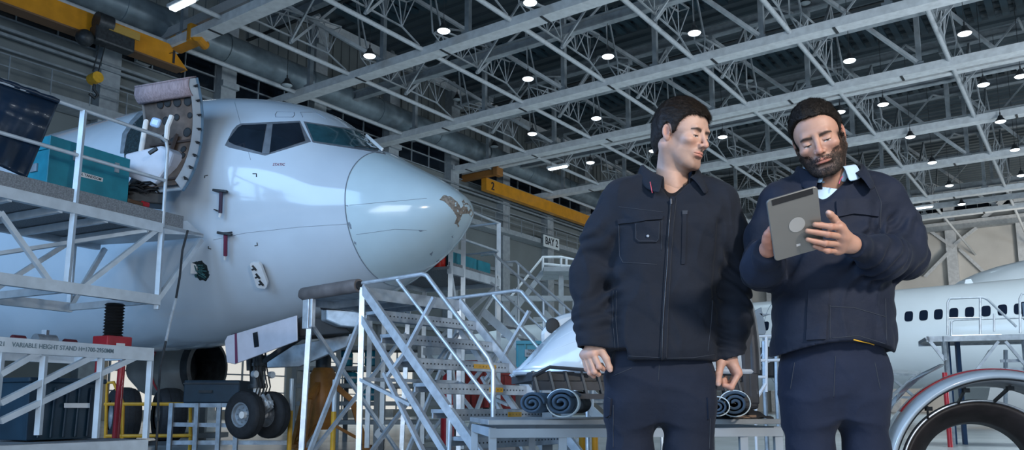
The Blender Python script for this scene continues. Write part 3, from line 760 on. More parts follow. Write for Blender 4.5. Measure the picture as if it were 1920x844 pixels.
mb=MB();mb.prism([q0,q1,q2,q3],F1.n*.003);lb=mb.build('label_strip',M_label,crate)
x=(q1-q0).normalized();text_mesh('JIGL TANDOOM',.046,.001,frame((q0+q1+q2+q3)/4-x*.03+F1.n*.005,x,F1.n),'label_text',M_ink,lb)
# small clutter next to the crate
mb=MB();p=F1b(262,384,-.1);p.z=dz+.05
cl=thing('cable_bundle','dark coiled cables and folded sheet lying on the dock beside the teal crate','cable',(p.x,p.y,dz))
mb=MB()
r=random.Random(5)
for k in range(9):
    c0=F1b(250+r.uniform(0,45),352+r.uniform(-6,10),-.12*r.random());mb.path([c0+V((.13*math.cos(t*.7+k),.10*math.sin(t*.7+k),.03*math.sin(t*1.3+k))) for t in range(9)],.014,6)
mb.build('coils',M_black,cl,smooth=True)
mb=MB();g=F1b(275,362,-.15);mb.box(g,(.42,.3,.05),Matrix.Rotation(.5,3,'Z'),bev=.02);mb.box(g-V((0,0,.10)),(.5,.35,.16),Matrix.Rotation(.4,3,'Z'),bev=.02);mb.build('folded_sheet',M_dark,cl)
t=thing('torque_wrench','brown and red handled tool lying on the dock beside the teal crate','tool',F1b(262,380))
mb=MB();mb.tube(F1b(240,376),F1b(268,384),.03,8);mb.build('shaft',mat('brown_handle',(.12,.07,.04),.6),t,smooth=True)
mb=MB();mb.tube(F1b(266,382),F1b(277,385),.042,8);mb.build('grip',M_red,t,smooth=True)
# ---- lower variable height stand
G1=Pl(at(285,655,9.0),.47);GB=-G1.n
st=thing('access_stand','pale blue steel stand with lettering along its top rail and sloping braces','work platform',G1.pt(-1,0,-.6))
def gz(d,z,o=0):return G1.pt(d,z,o)
part_each([(gz(-5,1.30),gz(0,1.30)),(gz(-5,.31),gz(0,.31)),(gz(-5,.31,-1.3),gz(0,.31,-1.3)),(gz(-5,1.30,-1.3),gz(0,1.30,-1.3))],.07,'chord_beam',M_galv,st,h=.14)
mb=MB();mb.box(((gz(-5,.37)+gz(0,.37,-1.3))/2),(5,1.3,.03),Matrix.Rotation(PI/2-.47,3,'Z'));mb.build('deck',M_deck,st)
for d in (0,-1.6,-3.4,-5): part_each([(gz(d,.31,0),gz(d,.31,-1.3)),(gz(d,1.30,0),gz(d,1.30,-1.3))],.06,'cross_joist',M_galv,st,h=.1)
part_each([((83,668),(71,816)),((190,668),(179,822)),((283,662),(273,822)),((2,660),(-14,816))],.052,'post',M_galv,st,f=G1)
part_each([((0,702),(80,656)),((0,756),(183,664)),((0,790),(275,660))],.055,'diagonal_brace',M_galv,st,f=G1)
for o in (0,-1.3):
    for d in (-.1,-2.4,-4.8):
        mb=MB();mb.tube(gz(d,.3,o),gz(d,.12,o),.03,8);mb.lathe([(.001,-.02),(.06,-.02),(.075,0),(.06,.02),(.001,.02)],frame(gz(d,.078,o),(0,0,1),(1,0,0)),16);mb.build('castor',M_dark,st,smooth=True)
q=G1(214,655,.04);text_mesh('MODEL 221    VARIABLE HEIGHT STAND H=1700-2950MM',.062,.001,frame(gz((q-gz(0,q.z)).dot(G1.D),1.305,.038),G1.D,G1.n),'rail_lettering',mat('grey_lettering',(.13,.2,.24),.6),st,align='RIGHT',sx=.90)
# dark blue bin on the stand
M_bin=mat('dark_blue_plastic',(.012,.035,.06),.45,noise=.2,nscale=3)
bn=thing('storage_bin','dark blue plastic bin with a white label standing on the lower stand','bin',gz(-1.3,.385,-.65))
pb0=Pl(gz(0,0,-.35),.47);a=pb0(48,815);b=pb0(186,815);d0=(V((a.x,a.y,0))-V((gz(0,0).x,gz(0,0).y,0))).dot(G1.D);d1=(V((b.x,b.y,0))-V((gz(0,0).x,gz(0,0).y,0))).dot(G1.D)
def binp(z,e): return [gz(d0-e,z,-.35+e),gz(d1+e,z,-.35+e),gz(d1+e,z,-1.0-e),gz(d0-e,z,-1.0-e)]
mb=MB();A=binp(.40,-.03);Bq=binp(.98,0.);mb.add(A+Bq,[(3,2,1,0),(0,1,5,4),(1,2,6,5),(2,3,7,6),(3,0,4,7),(4,5,6,7)])
for k in range(1,6):
    dd=d0+(d1-d0)*k/6;mb.bar(gz(dd,.42,-.36),gz(dd,.93,-.34),.04,.02)
mb.build('bin_body',M_bin,bn,bev=.01)
mb=MB();mb.box((gz(d0,1.0,-.33)+gz(d1,1.0,-1.02))/2,(d1-d0+.06,.72,.05),Matrix.Rotation(PI/2-.47,3,'Z'),bev=.015);mb.build('bin_lid',M_bin,bn)
pb1=Pl(gz(0,0,-.325),.47);mb=MB();mb.prism([pb1(120,756),pb1(168,756),pb1(168,765),pb1(120,765)],G1.n*.004);mb.build('paper_label',M_label,bn)
# hose hanging from the dock tip
hs=thing('hanging_hose','thin grey hose hanging from the dock tip in front of the fuselage','hose',(-4.2,9.9,0))
mb=MB();pp=[(352,432,10.75),(342,470,10.7),(337,520,10.6),(330,560,10.5),(320,600,10.4),(311,640,10.3),(300,690,10.2),(297,740,10.1),(296,790,10.0)]
mb.path([at(*p) for p in pp],.016,8);mb.build('hose_line',M_dark,hs,smooth=True)
mb=MB();mb.path([at(x,y,z-.005) for x,y,z in pp[3:6]],.018,8);mb.build('bright_sleeve',M_alu,hs,smooth=True)
mb=MB();mb.tube(at(296,790,10.),V((at(296,790,10.).x,10.,0)),.016,8);mb.build('hose_end',M_dark,hs)
# ---- step platform in front of the nose (aluminium)
TA=.687;CS=V((-1.48,8.0,0));SD=V((math.cos(TA),-math.sin(TA),0));TD=V((math.sin(TA),math.cos(TA),0))
sp=thing('step_platform','bright aluminium wheeled step platform with wide treads below the aircraft nose','stairs',CS+TD*.7)
def sq(s,z,w=0.): return CS+SD*s+TD*w+V((0,0,z))
SW=1.4
for w in (0,SW):
    part_each([(sq(0,1.9,w),sq(1.88,.02,w))],.04,'stringer',M_alu,sp,h=.085)
    part_each([(sq(-.02,1.62,w),sq(1.42,.05,w))],.04,'lower_rail',M_alu,sp,h=.06)
    part_each([(sq(0,1.9,w),sq(.01,.06,w)),(sq(-.82,1.88,w),sq(-.9,.06,w))],.05,'upright',M_alu,sp)
    part_each([(sq(-.0,1.62,w),sq(-.86,.1,w)),(sq(1.0,1.72,w),sq(.62,1.22,w)),(sq(.62,1.22,w),sq(.40,1.02,w)),(sq(.35,1.05,w),sq(1.05,.12,w)),(sq(0,1.0,w),sq(.72,.75,w))],.045,'brace',M_alu,sp,h=.03)
    mb=MB();mb.path([sq(-.9,1.94,w),sq(.84,1.95,w),sq(.90,1.93,w),sq(1.66,1.14,w),sq(1.71,1.04,w),sq(1.71,.14,w)],.021,10);mb.build('handrail',M_alu,sp,smooth=True)
    mb=MB();mb.path([sq(.5,1.93,w),sq(1.69,.77,w)],.018,10);mb.build('mid_rail',M_alu,sp,smooth=True)
    mb=MB();mb.tube(sq(1.22,.75,w),sq(1.2,.05,w),.02,8);mb.build('upright',M_alu,sp,smooth=True)
for k in range(1,8):
    s=.235*k;z=1.9-.237*k
    mb=MB();mb.box(sq(s-.10,z-.02,SW/2),(.24,SW-.04,.035),Matrix((SD,TD,V((0,0,1)))).transposed());mb.box(sq(s+.02,z-.055,SW/2),(.03,SW-.04,.10),Matrix((SD,TD,V((0,0,1)))).transposed());mb.box(sq(s-.2,z-.05,SW/2),(.02,SW-.04,.07),Matrix((SD,TD,V((0,0,1)))).transposed())
    tr=mb.build('tread',M_alu_d,sp,bev=.004)
    mb=MB()
    for j in range(26):
        p=sq(s+.036,z-.055,.08+j*.0495);mb.tube(p,p+SD*.003,.008,6)
    h=mb.build('punched_holes',M_dark,tr,world=True);h['kind']='stuff'
    if k in (3,4,5):
        mb=MB();w=1.0 if k==3 else .9;p=sq(s+.037,z-.055,w);mb.box(p,(.004,.34 if k==3 else .2,.045),Matrix((SD,TD,V((0,0,1)))).transposed());mb.build('warning_sticker',M_yel2,tr)
mb=MB();mb.box(sq(-.45,1.88,SW/2),(.9,SW,.04),Matrix((SD,TD,V((0,0,1)))).transposed());mb.box(sq(0,1.85,SW/2),(.04,SW,.12),Matrix((SD,TD,V((0,0,1)))).transposed());mb.box(sq(-.9,1.84,SW/2),(.04,SW,.1),Matrix((SD,TD,V((0,0,1)))).transposed())
for w in (.35,.7,1.05): mb.bar(sq(-.9,1.83,w),sq(0,1.83,w),.04,.08)
mb.build('deck',M_alu_d,sp)
mb=MB();mb.path([sq(-.98,1.90,-.02),sq(-.90,1.91,-.035),sq(-.1,1.92,-.035),sq(-.02,1.92,-.03)],[.03,.07,.07,.068],14);mb.build('bumper_roll',mat('brown_foam',(.15,.13,.125),.6,noise=.3,nscale=4),sp,smooth=True)
mb=MB();mb.tube(sq(-.02,1.92,-.03),sq(.0,1.92,-.03),.045,14);mb.build('roll_end',M_black,sp,smooth=True)
mb=MB();mb.box(sq(-.84,1.72,-.03),(.10,.05,.36),Matrix((SD,TD,V((0,0,1)))).transposed(),bev=.006);mb.box(sq(-.75,1.70,-.03),(.04,.05,.30),Matrix((SD,TD,V((0,0,1)))).transposed(),bev=.006);mb.build('hinge_bracket',M_alu,sp)
# rear cross bracing
part_each([(sq(-.88,.15,.02),sq(-.84,1.6,SW)),(sq(-.84,1.6,.02),sq(-.88,.15,SW)),(sq(0,.15,.02),sq(0,1.55,SW)),(sq(0,1.0,0),sq(0,1.0,SW)),(sq(-.88,.1,0),sq(-.88,.1,SW)),(sq(1.7,.1,0),sq(1.7,.1,SW)),(sq(.02,.1,0),sq(1.7,.1,0)),(sq(.02,.1,SW),sq(1.7,.1,SW))],.035,'cross_brace',M_alu_d,sp)
for s,w in ((-.88,0),(-.88,SW),(1.3,0),(1.3,SW)):
    mb=MB();mb.lathe([(.001,-.02),(.05,-.02),(.06,0),(.05,.02),(.001,.02)],frame(sq(s,.062,w),(0,0,1),TD),16);mb.build('castor',M_dark,sp,smooth=True)
# ---- second dock behind the nose
H1=Pl(at(935,528,14.6),PA);HS=Pl(at(935,528,14.6),PA+PI/2)   # HS runs to the right and towards the camera
z2=H1(935,528).z
d2=thing('nose_dock','grey steel work dock behind the radome with teal tray and descending stair','work platform',H1.pt(-1.2,0,-.6))
def hp(d,z,o=0):return H1.pt(d,z,o)
mb=MB();mb.box((hp(-1.7,z2,0)+hp(0,z2,-1.6))/2,(1.7,1.6,.05),Matrix.Rotation(PI/2-PA,3,'Z'));mb.build('deck',M_deck,d2)
part_each([(hp(-1.7,z2-.03),hp(.0,z2-.03)),(hp(-1.7,z2-.03,-1.6),hp(0,z2-.03,-1.6)),(hp(0,z2-.03,0),hp(0,z2-.03,-1.6)),(hp(-1.7,1.75),hp(.0,1.75)),(hp(0,1.75,0),hp(0,1.75,-1.6))],.07,'chord_beam',M_galv,d2,h=.14)
for d,o in ((0,0),(-1.25,0),(-1.65,0),(0,-1.6),(-1.25,-1.6),(-1.65,-1.6)): part_each([(hp(d,.05,o),hp(d,z2+1.08,o))],.075,'post',M_galv,d2)
for z in (z2+.55,z2+1.08): part_each([(hp(-1.7,z),hp(0,z)),(hp(0,z,0),hp(0,z,-1.6)),(hp(-1.7,z,-1.6),hp(-1.3,z,-1.6))],.045,'guard_rail',M_galv,d2,tube=True)
part_each([(hp(0,z2-.1),hp(-1.2,1.8)),(hp(-1.65,z2-.1),hp(-1.3,1.8)),(hp(0,1.7),hp(-1.2,.1)),(hp(-1.65,1.7),hp(-1.3,.1)),(hp(0,z2-.1,-.05),hp(0,1.8,-1.5)),(hp(0,1.7,-1.5),hp(0,.15,-.05)),(hp(0,1.7,-.05),hp(0,.15,-1.5))],.055,'diagonal_brace',M_galv,d2)
mb=MB();mb.box((hp(-1.7,z2+.05)+hp(0,z2+.05))/2,(1.7,.02,.09),Matrix.Rotation(PI/2-PA,3,'Z'));mb.build('toe_board',M_deck,d2)
# stair from second dock down to the right
SR=H1.n
zs=2.35
def s2(s,z,w=0):return hp(.35-w,z,s)
for w in (.15,1.0):
    part_each([(s2(0.05,zs,w),s2(2.7,.1,w))],.04,'stringer',M_galv,d2,h=.14)
    mb=MB();mb.path([s2(0,zs+1.0,w),s2(.25,zs+1.0,w),s2(2.85,1.0,w),s2(2.9,.9,w),s2(2.9,.0,w)],.024,8);mb.build('handrail',M_alu,d2,smooth=True)
    mb=MB();mb.path([s2(.2,zs+.5,w),s2(2.85,.55,w)],.02,8);mb.build('mid_rail',M_alu,d2,smooth=True)
    for s in (.3,1.2,2.05): part_each([(s2(s,zs-s*.84+.02,w),s2(s,zs+1.0-(s-.25)*.9,w))],.04,'baluster',M_galv,d2,tube=True)
for k in range(1,11):
    mb=MB();mb.box(s2(.26*k,zs-.22*k,.575),(.85,.24,.04),Matrix.Rotation(PI/2-PA,3,'Z'));mb.build('tread',M_alu_d,d2)
part_each([(s2(1.3,1.6,.15),s2(1.3,.05,.15)),(s2(1.3,1.6,1.),s2(1.3,.05,1.)),(s2(1.3,.1,.15),s2(2.3,.6,.15)),(s2(1.3,1.5,.15),s2(.05,.4,.15))],.05,'stair_support',M_galv,d2)
# things on the second dock
t=thing('teal_tray','teal plastic tray box standing on the dock behind the radome','tray',hp(-.6,z2+.03,-.15))
H2=Pl(hp(0,0,-.12),PA);a,b=H2(849,505),H2(920,508);a.z=b.z=z2+.03
mb=MB();
for k,(e0,e1) in enumerate(((0,.62),(.66,1.0))):
    p,q=a+(b-a)*e0,a+(b-a)*e1;mb2=MB();mb2.box((p+q)/2-H1.n*.2+V((0,0,.15)),((q-p).length,.4,.30),Matrix.Rotation(PI/2-PA,3,'Z'),bev=.02);mb2.build('tray_box',M_cyan if 0 else M_teal,t)
t=thing('cardboard_box','small brown box standing on the dock just behind the radome','box',H2(857,486))
mb=MB();mb.box(hp(-1.30,z2+.25,-.35),(.22,.22,.42),Matrix.Rotation(PI/2-PA,3,'Z'),bev=.01);mb.build('carton',mat('brown_card',(.16,.09,.07),.8),t);mb=MB();mb.box(hp(-1.30,z2+.465,-.35),(.23,.23,.02),Matrix.Rotation(PI/2-PA,3,'Z'));mb.build('carton_flap',mat('brown_card_flap',(.2,.12,.09),.8),t)
t=thing('red_canister','small red canister standing on the dock under the radome','canister',hp(-1.52,z2+.03,-.3))
mb=MB();p=hp(-1.52,0,-.3);mb.lathe([(.09,z2+.03),(.1,z2+.05),(.1,z2+.3),(.05,z2+.36),(.04,z2+.4)],Matrix.Translation(V((p.x,p.y,0))),16);mb.build('can_body',mat('bright_red',(.65,.03,.02),.4),t,smooth=True)
mb=MB();mb.path([p+V((-.05,0,z2+.38)),p+V((0,0,z2+.45)),p+V((.05,0,z2+.38))],.01,6);mb.build('can_handle',M_dark,t)
# ================= BENCH, COWLS, SECOND AIRCRAFT, BACKGROUND =================
# ---- bench with thrust reverser cowl
bt=.665
bench=thing('work_bench','long grey steel work bench standing behind the dark haired man','table',(.9,4.9,0))
x0,x1=at(915,780,4.6).x,at(1470,780,4.9).x
BD=V((x1-x0,.25,0)).normalized();BN=V((-BD.y,BD.x,0));B0=V((x0,4.6,0));BL=x1-x0
def bq(s,o,z): return B0+BD*s+BN*o+V((0,0,z))
RB=Matrix((BD,BN,V((0,0,1)))).transposed()
mb=MB();mb.box(bq(BL/2,.55,bt-.015),(BL,1.1,.03),RB,bev=.004);mb.build('bench_top',mat('bench_top_steel',(.30,.32,.33),.4,.3,noise=.2,nscale=4),bench)
part_each([(bq(.01,.02,bt-.075),bq(BL-.01,.02,bt-.075)),(bq(.01,1.08,bt-.075),bq(BL-.01,1.08,bt-.075)),(bq(.03,0.03,bt-.07),bq(.03,1.07,bt-.07)),(bq(BL-.03,0.03,bt-.07),bq(BL-.03,1.07,bt-.07)),(bq(.03,.55,.18),bq(BL-.03,.55,.18))],.04,'frame_rail',M_steel_m,bench,h=.05)
for s in (.03,BL*.245,BL*.62,BL*.86,BL-.03):
    for o in (.03,1.07): part_each([(bq(s,o,bt-.05),bq(s,o,0))],.045,'leg',M_steel_m,bench)
    part_each([(bq(s,.03,.18),bq(s,1.07,.18))],.035,'frame_rail',M_steel_m,bench)
# cowl: half barrel lying on foam rolls, long axis along the bench, closed white skin up, ribbed opening at the underside
M_cowl=mat('cowl_white',(.48,.53,.56),.22,coat=.5,noise=.03)
M_rib=mat('dark_composite',(.028,.03,.035),.55,noise=.3,nscale=6)
cz=bt+.265
cw=thing('engine_cowl','white engine cowl half with a dark ribbed underside lying on rolled mats on the bench','aircraft part',bq(1.3,.5,bt))
cx0=at(985,740,4.75).x-B0.x; cx1=at(1412,700,4.95).x-B0.x
mb=MB();rows=[]
def cwl(t):   # t 0..1 along the bench; returns width, crown height
    if t<.5: h=.05+.47*(max(0,t-.0)/.42)**.62 if t<.42 else .52+.05*(t-.42)/.08
    else: h=.57+.04*math.sin((t-.5)*PI)
    return h
N=34
for i in range(N+1):
    t=i/N;s=cx0+(cx1-cx0)*t;h=cwl(t);w=.10+.34*min(1,(t/.25))**.6
    row=[]
    for j in range(21):
        a=PI*j/20
        e=.72
        y=.5-w*math.copysign(abs(math.cos(a))**e,math.cos(a));z=cz+h*math.sin(a)**.8
        z+=.015*math.sin(t*46)*(1 if j in(1,19) else 0)
        row.append(bq(s+.12*(1-t)*math.sin(a),y,z))
    rows.append(row)
mb.grid(rows);mb.add(rows[0],[tuple(range(21))]);mb.build('outer_skin',M_cowl,cw,smooth=True,auto=50,solid=.02)
# pressed feature lines on the skin
for f_ in (.32,.55):
    mb=MB();pts=[]
    for i in range(3,N):
        r_=rows[i];k=int(20*f_/2);pts.append(r_[k]+V((0,-.006,0)))
    mb.path(pts,.008,6);mb.build('skin_bead',M_cowl,cw,smooth=True)
mb=MB()
mb.path([rows[i][0]+V((0,-.012,.012)) for i in range(N+1)],.018,8);mb.build('edge_rail',M_alu,cw,smooth=True)
mb=MB();c0_,c1_=bq(cx0+.05,.06,cz-.02),bq(cx1-.02,.06,cz-.02)
mb.box((c0_+c1_)/2+BN*.42,((c1_-c0_).length,.84,.05),RB);mb.bar(c0_-V((0,0,.055)),c1_-V((0,0,.055)),.03,.05);mb.build('under_frame',M_rib,cw)
M_gr=mat('grey_rib',(.06,.065,.07),.4,.4)
for k in range(15):
    mb=MB();t=k/14;p=c0_+(c1_-c0_)*t;mb.prism([p+V((0,-.02,.03)),p+V((.012,-.02,.03)),p+V((.045,-.02,-.10)),p+V((.03,-.02,-.10))],BN*.05);mb.build('cascade_rib',M_gr,cw)
mb=MB();mb.bar(c0_+V((0,-.01,-.11)),c1_+V((0,-.01,-.13)),.035,.03);mb.path([c0_+V((0,-.02,.0)),c0_+V((.1,-.02,.05)),c0_+V((.35,-.02,.03))],.012,6);mb.build('lower_rail',M_rib,cw)
mb=MB();mb.bar(c0_+(c1_-c0_)*.42+V((0,-.03,-.115)),c0_+(c1_-c0_)*.62+V((0,-.03,-.12)),.02,.018);mb.build('red_rail',mat('maroon',(.15,.02,.04),.5),cw)
# dark end seal: big curved bulkhead at the right end
mb=MB();pr=[];rr=[]
e=rows[-1]
cc=sum((p for p in e),V((0,0,0)))/len(e)
mb.path([p+BD*.01 for p in e],.035,10);mb.build('end_seal',M_rib,cw,smooth=True)
mb=MB();mb.path([p+BD*.05+(cc-p)*.06 for p in e],.02,8);mb.path([p+BD*.03+(cc-p)*.2 for p in e],.012,6);mb.build('seal_lip',M_alu_d,cw,smooth=True)
mb=MB();mb.box(bq(cx1-.02,.10,cz+.05),(.10,.12,.52),RB,bev=.02);mb.box(bq(cx1+.0,.06,cz-.08),(.06,.05,.2),RB,bev=.01);mb.build('hinge_bracket',M_rib,cw)
# rolled mats
M_mat=mat('navy_foam_mat',(.03,.055,.085),.75,noise=.2,nscale=10,bump=.15)
M_band=mat('pale_band',(.55,.65,.68),.6)
def roll(c,ax,L,R,label,flat=.8,tn=2.6,band=True):
    t=thing('rolled_mat',label,'foam roll',c-V((0,0,R*flat)),group=None)
    ax=ax.normalized();sd=V((0,0,1)).cross(ax).normalized();mb=MB()
    rows=[]
    for q in (0,1):
        for th in ((-1,1) if 0 else (0,)): pass
    sp=[]
    n=70
    for i in range(n+1):
        a=i/n*tn*2*PI;r=R*(.16+.82*i/n);sp.append((r*math.cos(a),r*math.sin(a)*flat))
    for k in range(2):
        rows.append([c+ax*(L*k-L/2)+sd*x+V((0,0,z)) for x,z in sp])
    mb.grid(rows);mb.build('foam_sheet',M_mat,t,smooth=True,auto=60,solid=R*.2)
    if band:
        mb=MB();mb.grid([[c+ax*(q)+sd*R*1.1*math.cos(a)+V((0,0,R*1.1*flat*math.sin(a))) for a in [2*PI*i/30 for i in range(30)]] for q in (-L/2+.05,-L/2+.12)],closed=True);mb.build('pale_band',M_band,t,smooth=True,solid=.006)
    return t
ra=V((.25,1,0))
roll(at(1022,757,4.78),ra,.7,.070,'dark blue rolled mat under the left tip of the white cowl',.85,2.5,False)
roll(at(1072,756,4.78),ra,.7,.080,'second dark blue rolled mat from the left under the white cowl, with a pale band',.85,2.4)
roll(at(1345,762,4.82),ra,.6,.060,'dark blue rolled mat with pale stripes just right of the dark haired man',.8,2.2)
roll(at(1376,757,4.9),ra,.6,.078,'dark blue rolled mat with a pale band beside the black cowl end',.85,2.4)
t=thing('folded_cover','dark crumpled cover heap on the right end of the bench','cover',bq(BL-.22,.4,bt))
mb=MB();rows=[]
for i in range(13):
    rows.append([bq(BL-.40+i*.034,.15+j*.05,bt+.002+max(0,.085*math.sin(PI*i/12)**.7*math.sin(PI*j/10)**.6+.012*math.sin(i*2.1+j*1.3))) for j in range(11)])
mb.grid(rows);mb.build('cloth',mat('black_cloth',(.02,.022,.026),.8,noise=.2),t,smooth=True,auto=0,solid=.008)
mb=MB();mb.box(bq(BL-.16,.18,bt+.012),(.12,.06,.02),RB,bev=.004);mb.build('tan_pad',mat('tan_pad',(.25,.17,.12),.8),t)
# ---- nacelle inlet arch, lower right
nc=at(1892,900,7.6);nc.z=.04
nac=thing('nacelle_inlet','white engine inlet arch with a thin red stripe standing on the floor at right','aircraft part',(nc.x,nc.y,0))
na=V((-.28,-.96,0)).normalized();nu=V((0,0,1));ns=na.cross(nu).normalized()
def arch(prof,a0=-4,a1=184,n=56):
    rows=[]
    for i in range(n+1):
        a=math.radians(a0+(a1-a0)*i/n);d=ns*math.cos(a)+nu*math.sin(a)
        rows.append([nc+na*y+d*r for r,y in prof])
    return rows
mb=MB();lip=[(1.05,-.42),(1.045,-.22),(1.02,-.05),(.99,.02),(.965,.015),(.95,-.03)]
mb.grid(arch(lip));mb.build('inlet_lip',M_cowl,nac,smooth=True,auto=0,solid=.008)
mb=MB();mb.grid(arch([(1.050,-.20),(1.057,-.34)],38,150));mb.build('red_stripe',M_red,nac,smooth=True,solid=.006)
mb=MB();mb.path([r[0] for r in arch([(.953,-.025)])],.014,8);mb.build('dark_lip_edge',M_black,nac,smooth=True)
mb=MB();mb.grid(arch([(.945,-.03),(.92,-.35),(.90,-.7)]));mb.build('acoustic_liner',mat('liner_grey',(.30,.31,.32),.5,.3,noise=.15,nscale=8),nac,smooth=True,auto=0,solid=.01)
mb=MB();mb.grid(arch([(.76,-.9),(.73,-.80),(.70,-.82),(.55,-1.05),(.52,-1.25)]));mb.build('inner_seal',mat('brown_black_seal',(.035,.028,.028),.5,noise=.4,nscale=5),nac,smooth=True,auto=0,solid=.02)
mb=MB();mb.path([r[0] for r in arch([(.755,-.80)])],.011,8);mb.build('seal_rim',M_alu,nac,smooth=True)
for a in (50,75,100,128,150):
    a=math.radians(a);d=ns*math.cos(a)+nu*math.sin(a);mb=MB();mb.bar(nc+na*-.3+d*.895,nc+na*-.78+d*.76,.02,.03);mb.box(nc+na*-.30+d*.88,(.06,.04,.04));mb.build('seal_bracket',M_dark,nac)
# translucent wrap beside the arch
t=thing('plastic_wrap','crumpled clear plastic wrap hanging on the left side of the inlet arch','plastic sheet',(nc.x-1.15,nc.y+.3,0))
mb=MB();rows=[];r=random.Random(3)
for i in range(14):
    z=.0+1.12*i/13;a=math.asin(min(.99,z/1.16));rows.append([nc+V((0,0,-.04))-V((1.03*math.cos(a)+.12+.07*r.random()-.03*j,-.05*j-.2,0))+V((0,0,z+.02*r.random())) for j in range(7)])
mb.grid(rows);mb.build('wrap_sheet',mat('clear_plastic_wrap',(.6,.68,.72),.12,trans=.6,coat=.5,noise=.1),t,smooth=True,auto=30,solid=.004)
# ---- second aircraft fuselage
fa=math.radians(-48);fdir=V((math.sin(fa),math.cos(fa),0));fp=at(1700,600,24.);fn=V((-fdir.y,fdir.x,0))  # fn towards camera-left/near?
if fn.y>0: fn=-fn
zt=at(1700,530,24).z;zb=at(1700,727,24).z;R=(zt-zb)/2;zc_=(zt+zb)/2
a2=thing('parked_airliner','long white airliner fuselage with a row of dark cabin windows parked at right','airplane',(fp.x,fp.y+R,0))
ctr=V((fp.x,fp.y,0))-fn*R+V((0,0,zc_))
mb=MB();rows=[]
for s,k,dz_ in [(-22,1,0),(-12,1,0),(0,1,0),(8,1,0),(12,.96,.05),(16,.82,.18),(20,.55,.35),(23,.25,.5),(24,.05,.6)]:
    rows.append([ctr+fdir*s+V((0,0,dz_))+(fn*math.cos(a)+V((0,0,1))*math.sin(a))*R*k for a in [2*PI*i/48 for i in range(48)]])
mb.grid(rows,closed=True);mb.add(rows[0],[tuple(range(48))]);mb.build('fuselage',mat('second_fuselage_white',(.66,.70,.72),.3,coat=.3,noise=.03,nscale=1),a2,smooth=True,auto=0)
M_win2=mat('dark_cabin_window',(.008,.014,.03),.15)
zw=at(1702,593,24).z
F2=Pl(V((fp.x,fp.y,0)),fa)
def onf2(px,py):
    z=zw;a=math.asin((zw-zc_)/R);p=F2(px,py);s=(p-F2.P0).dot(fdir);return s,a
for k,x in enumerate([1702,1730,1758,1787,1817,1848,1879,1910,1942,1975,1432,1452,1412]):
    s,a=onf2(x,593);q=ctr+fdir*s+(fn*math.cos(a)+V((0,0,1))*math.sin(a))*R
    tz=(V((0,0,1))*math.cos(a)-fn*math.sin(a));nn=(fn*math.cos(a)+V((0,0,1))*math.sin(a))
    mb=MB();pts=[]
    for i in range(24):
        t=2*PI*i/24;cx=math.copysign(abs(math.cos(t))**.55,math.cos(t));sy=math.copysign(abs(math.sin(t))**.55,math.sin(t));pts.append(q+fdir*cx*.118+tz*sy*.165)
    mb.prism([p-nn*.02 for p in pts],nn*.028);mb.build('cabin_window',M_win2,a2)
mb=MB()
for s in (-4.2,4.5):
    mb.path([ctr+fdir*s+(fn*math.cos(a)+V((0,0,1))*math.sin(a))*(R+.002) for a in [PI*(-.5+i/30) for i in range(31)]],.012,5)
mb.build('skin_joint',M_seam,a2)
s,a=onf2(1938,600);q=ctr+fdir*s+(fn*math.cos(.25)+V((0,0,1))*math.sin(.25))*(R-.02)
mb=MB();mb.box(q,(.55,.1,.7),Matrix((fdir,fn,V((0,0,1)))).transposed(),bev=.04);mb.build('open_hatch',M_win2,a2)
mb=MB();s,_=onf2(1800,520);q=ctr+fdir*s+V((0,0,R));mb.prism([q,q+fdir*.24,q+fdir*.20+V((0,0,.13)),q+fdir*.06+V((0,0,.14))],fn*.04);mb.build('blade_antenna',M_white,a2)
for s0 in (-9,9):
    mb=MB();c=ctr+fdir*s0+V((0,0,-zc_+.45));
    mb.tube(c+V((0,0,0)),c+V((0,0,zc_-R-.2)),.09,10);mb.build('gear_leg',M_dark,a2)
    for w in(-.25,.25):
        o=wheel(c+fn*w+V((0,0,.0)),fn,.45,.3,a2)
# white rising section further right and behind
t=thing('tail_section','white sloping aircraft section rising behind the parked fuselage at the right edge','airplane',hall(52,-2,0))
mb=MB();rows=[]
pc=[(1800,527,29),(1830,513,29),(1870,500,29),(1920,488,29),(1990,470,29),(2060,462,29)]
for x,y,d in pc:
    p=at(x,y,d);zl=.3;h=p.z-zl;rows.append([V((p.x,p.y+1.6*math.cos(a)*min(1,h/4),zl+h/2+h/2*math.sin(a))) for a in [2*PI*i/24 for i in range(24)]])
mb.grid(rows,closed=True);mb.add(rows[0],[tuple(range(24))]);mb.add(rows[-1],[tuple(range(24))]);mb.build('skin',MATS['second_fuselage_white'],t,smooth=True,auto=0)
mb=MB();q=at(1790,526,26);mb.prism([q,q+V((.3,0,0)),q+V((.25,0,.25)),q+V((.08,0,.28))],V((0,.05,0)))
# ---- work stand in front of the second fuselage
ya=15.
W1=Pl(at(1790,628,ya),math.radians(-70));wz=at(1790,630,ya).z
ws=thing('wing_stand','grey steel work stand with tubular guard rails in front of the parked fuselage','work platform',at(1860,628,ya).xy.to_3d())
def wf(x,y,o=0): return W1(x,y,o)
pa,pb=wf(1737,638),wf(1990,628);pa.z=pb.z=wz;wd=(pb-pa).normalized();wn=V((-wd.y,wd.x,0))
mb=MB();mb.box((pa+pb)/2+wn*.6+V((0,0,-.03)),((pb-pa).length,1.2,.06),Matrix((wd,wn,V((0,0,1)))).transposed());mb.build('deck',M_deck,ws)
part_each([(pa+V((0,0,-.05)),pb+V((0,0,-.05))),(pa+wn*1.2+V((0,0,-.05)),pb+wn*1.2+V((0,0,-.05)))],.06,'chord_beam',M_alu_d,ws,h=.1)
q=wf(1772,676);part_each([(pa,q),(q,V((q.x,q.y,wz)))],.06,'end_brace',M_alu_d,ws)
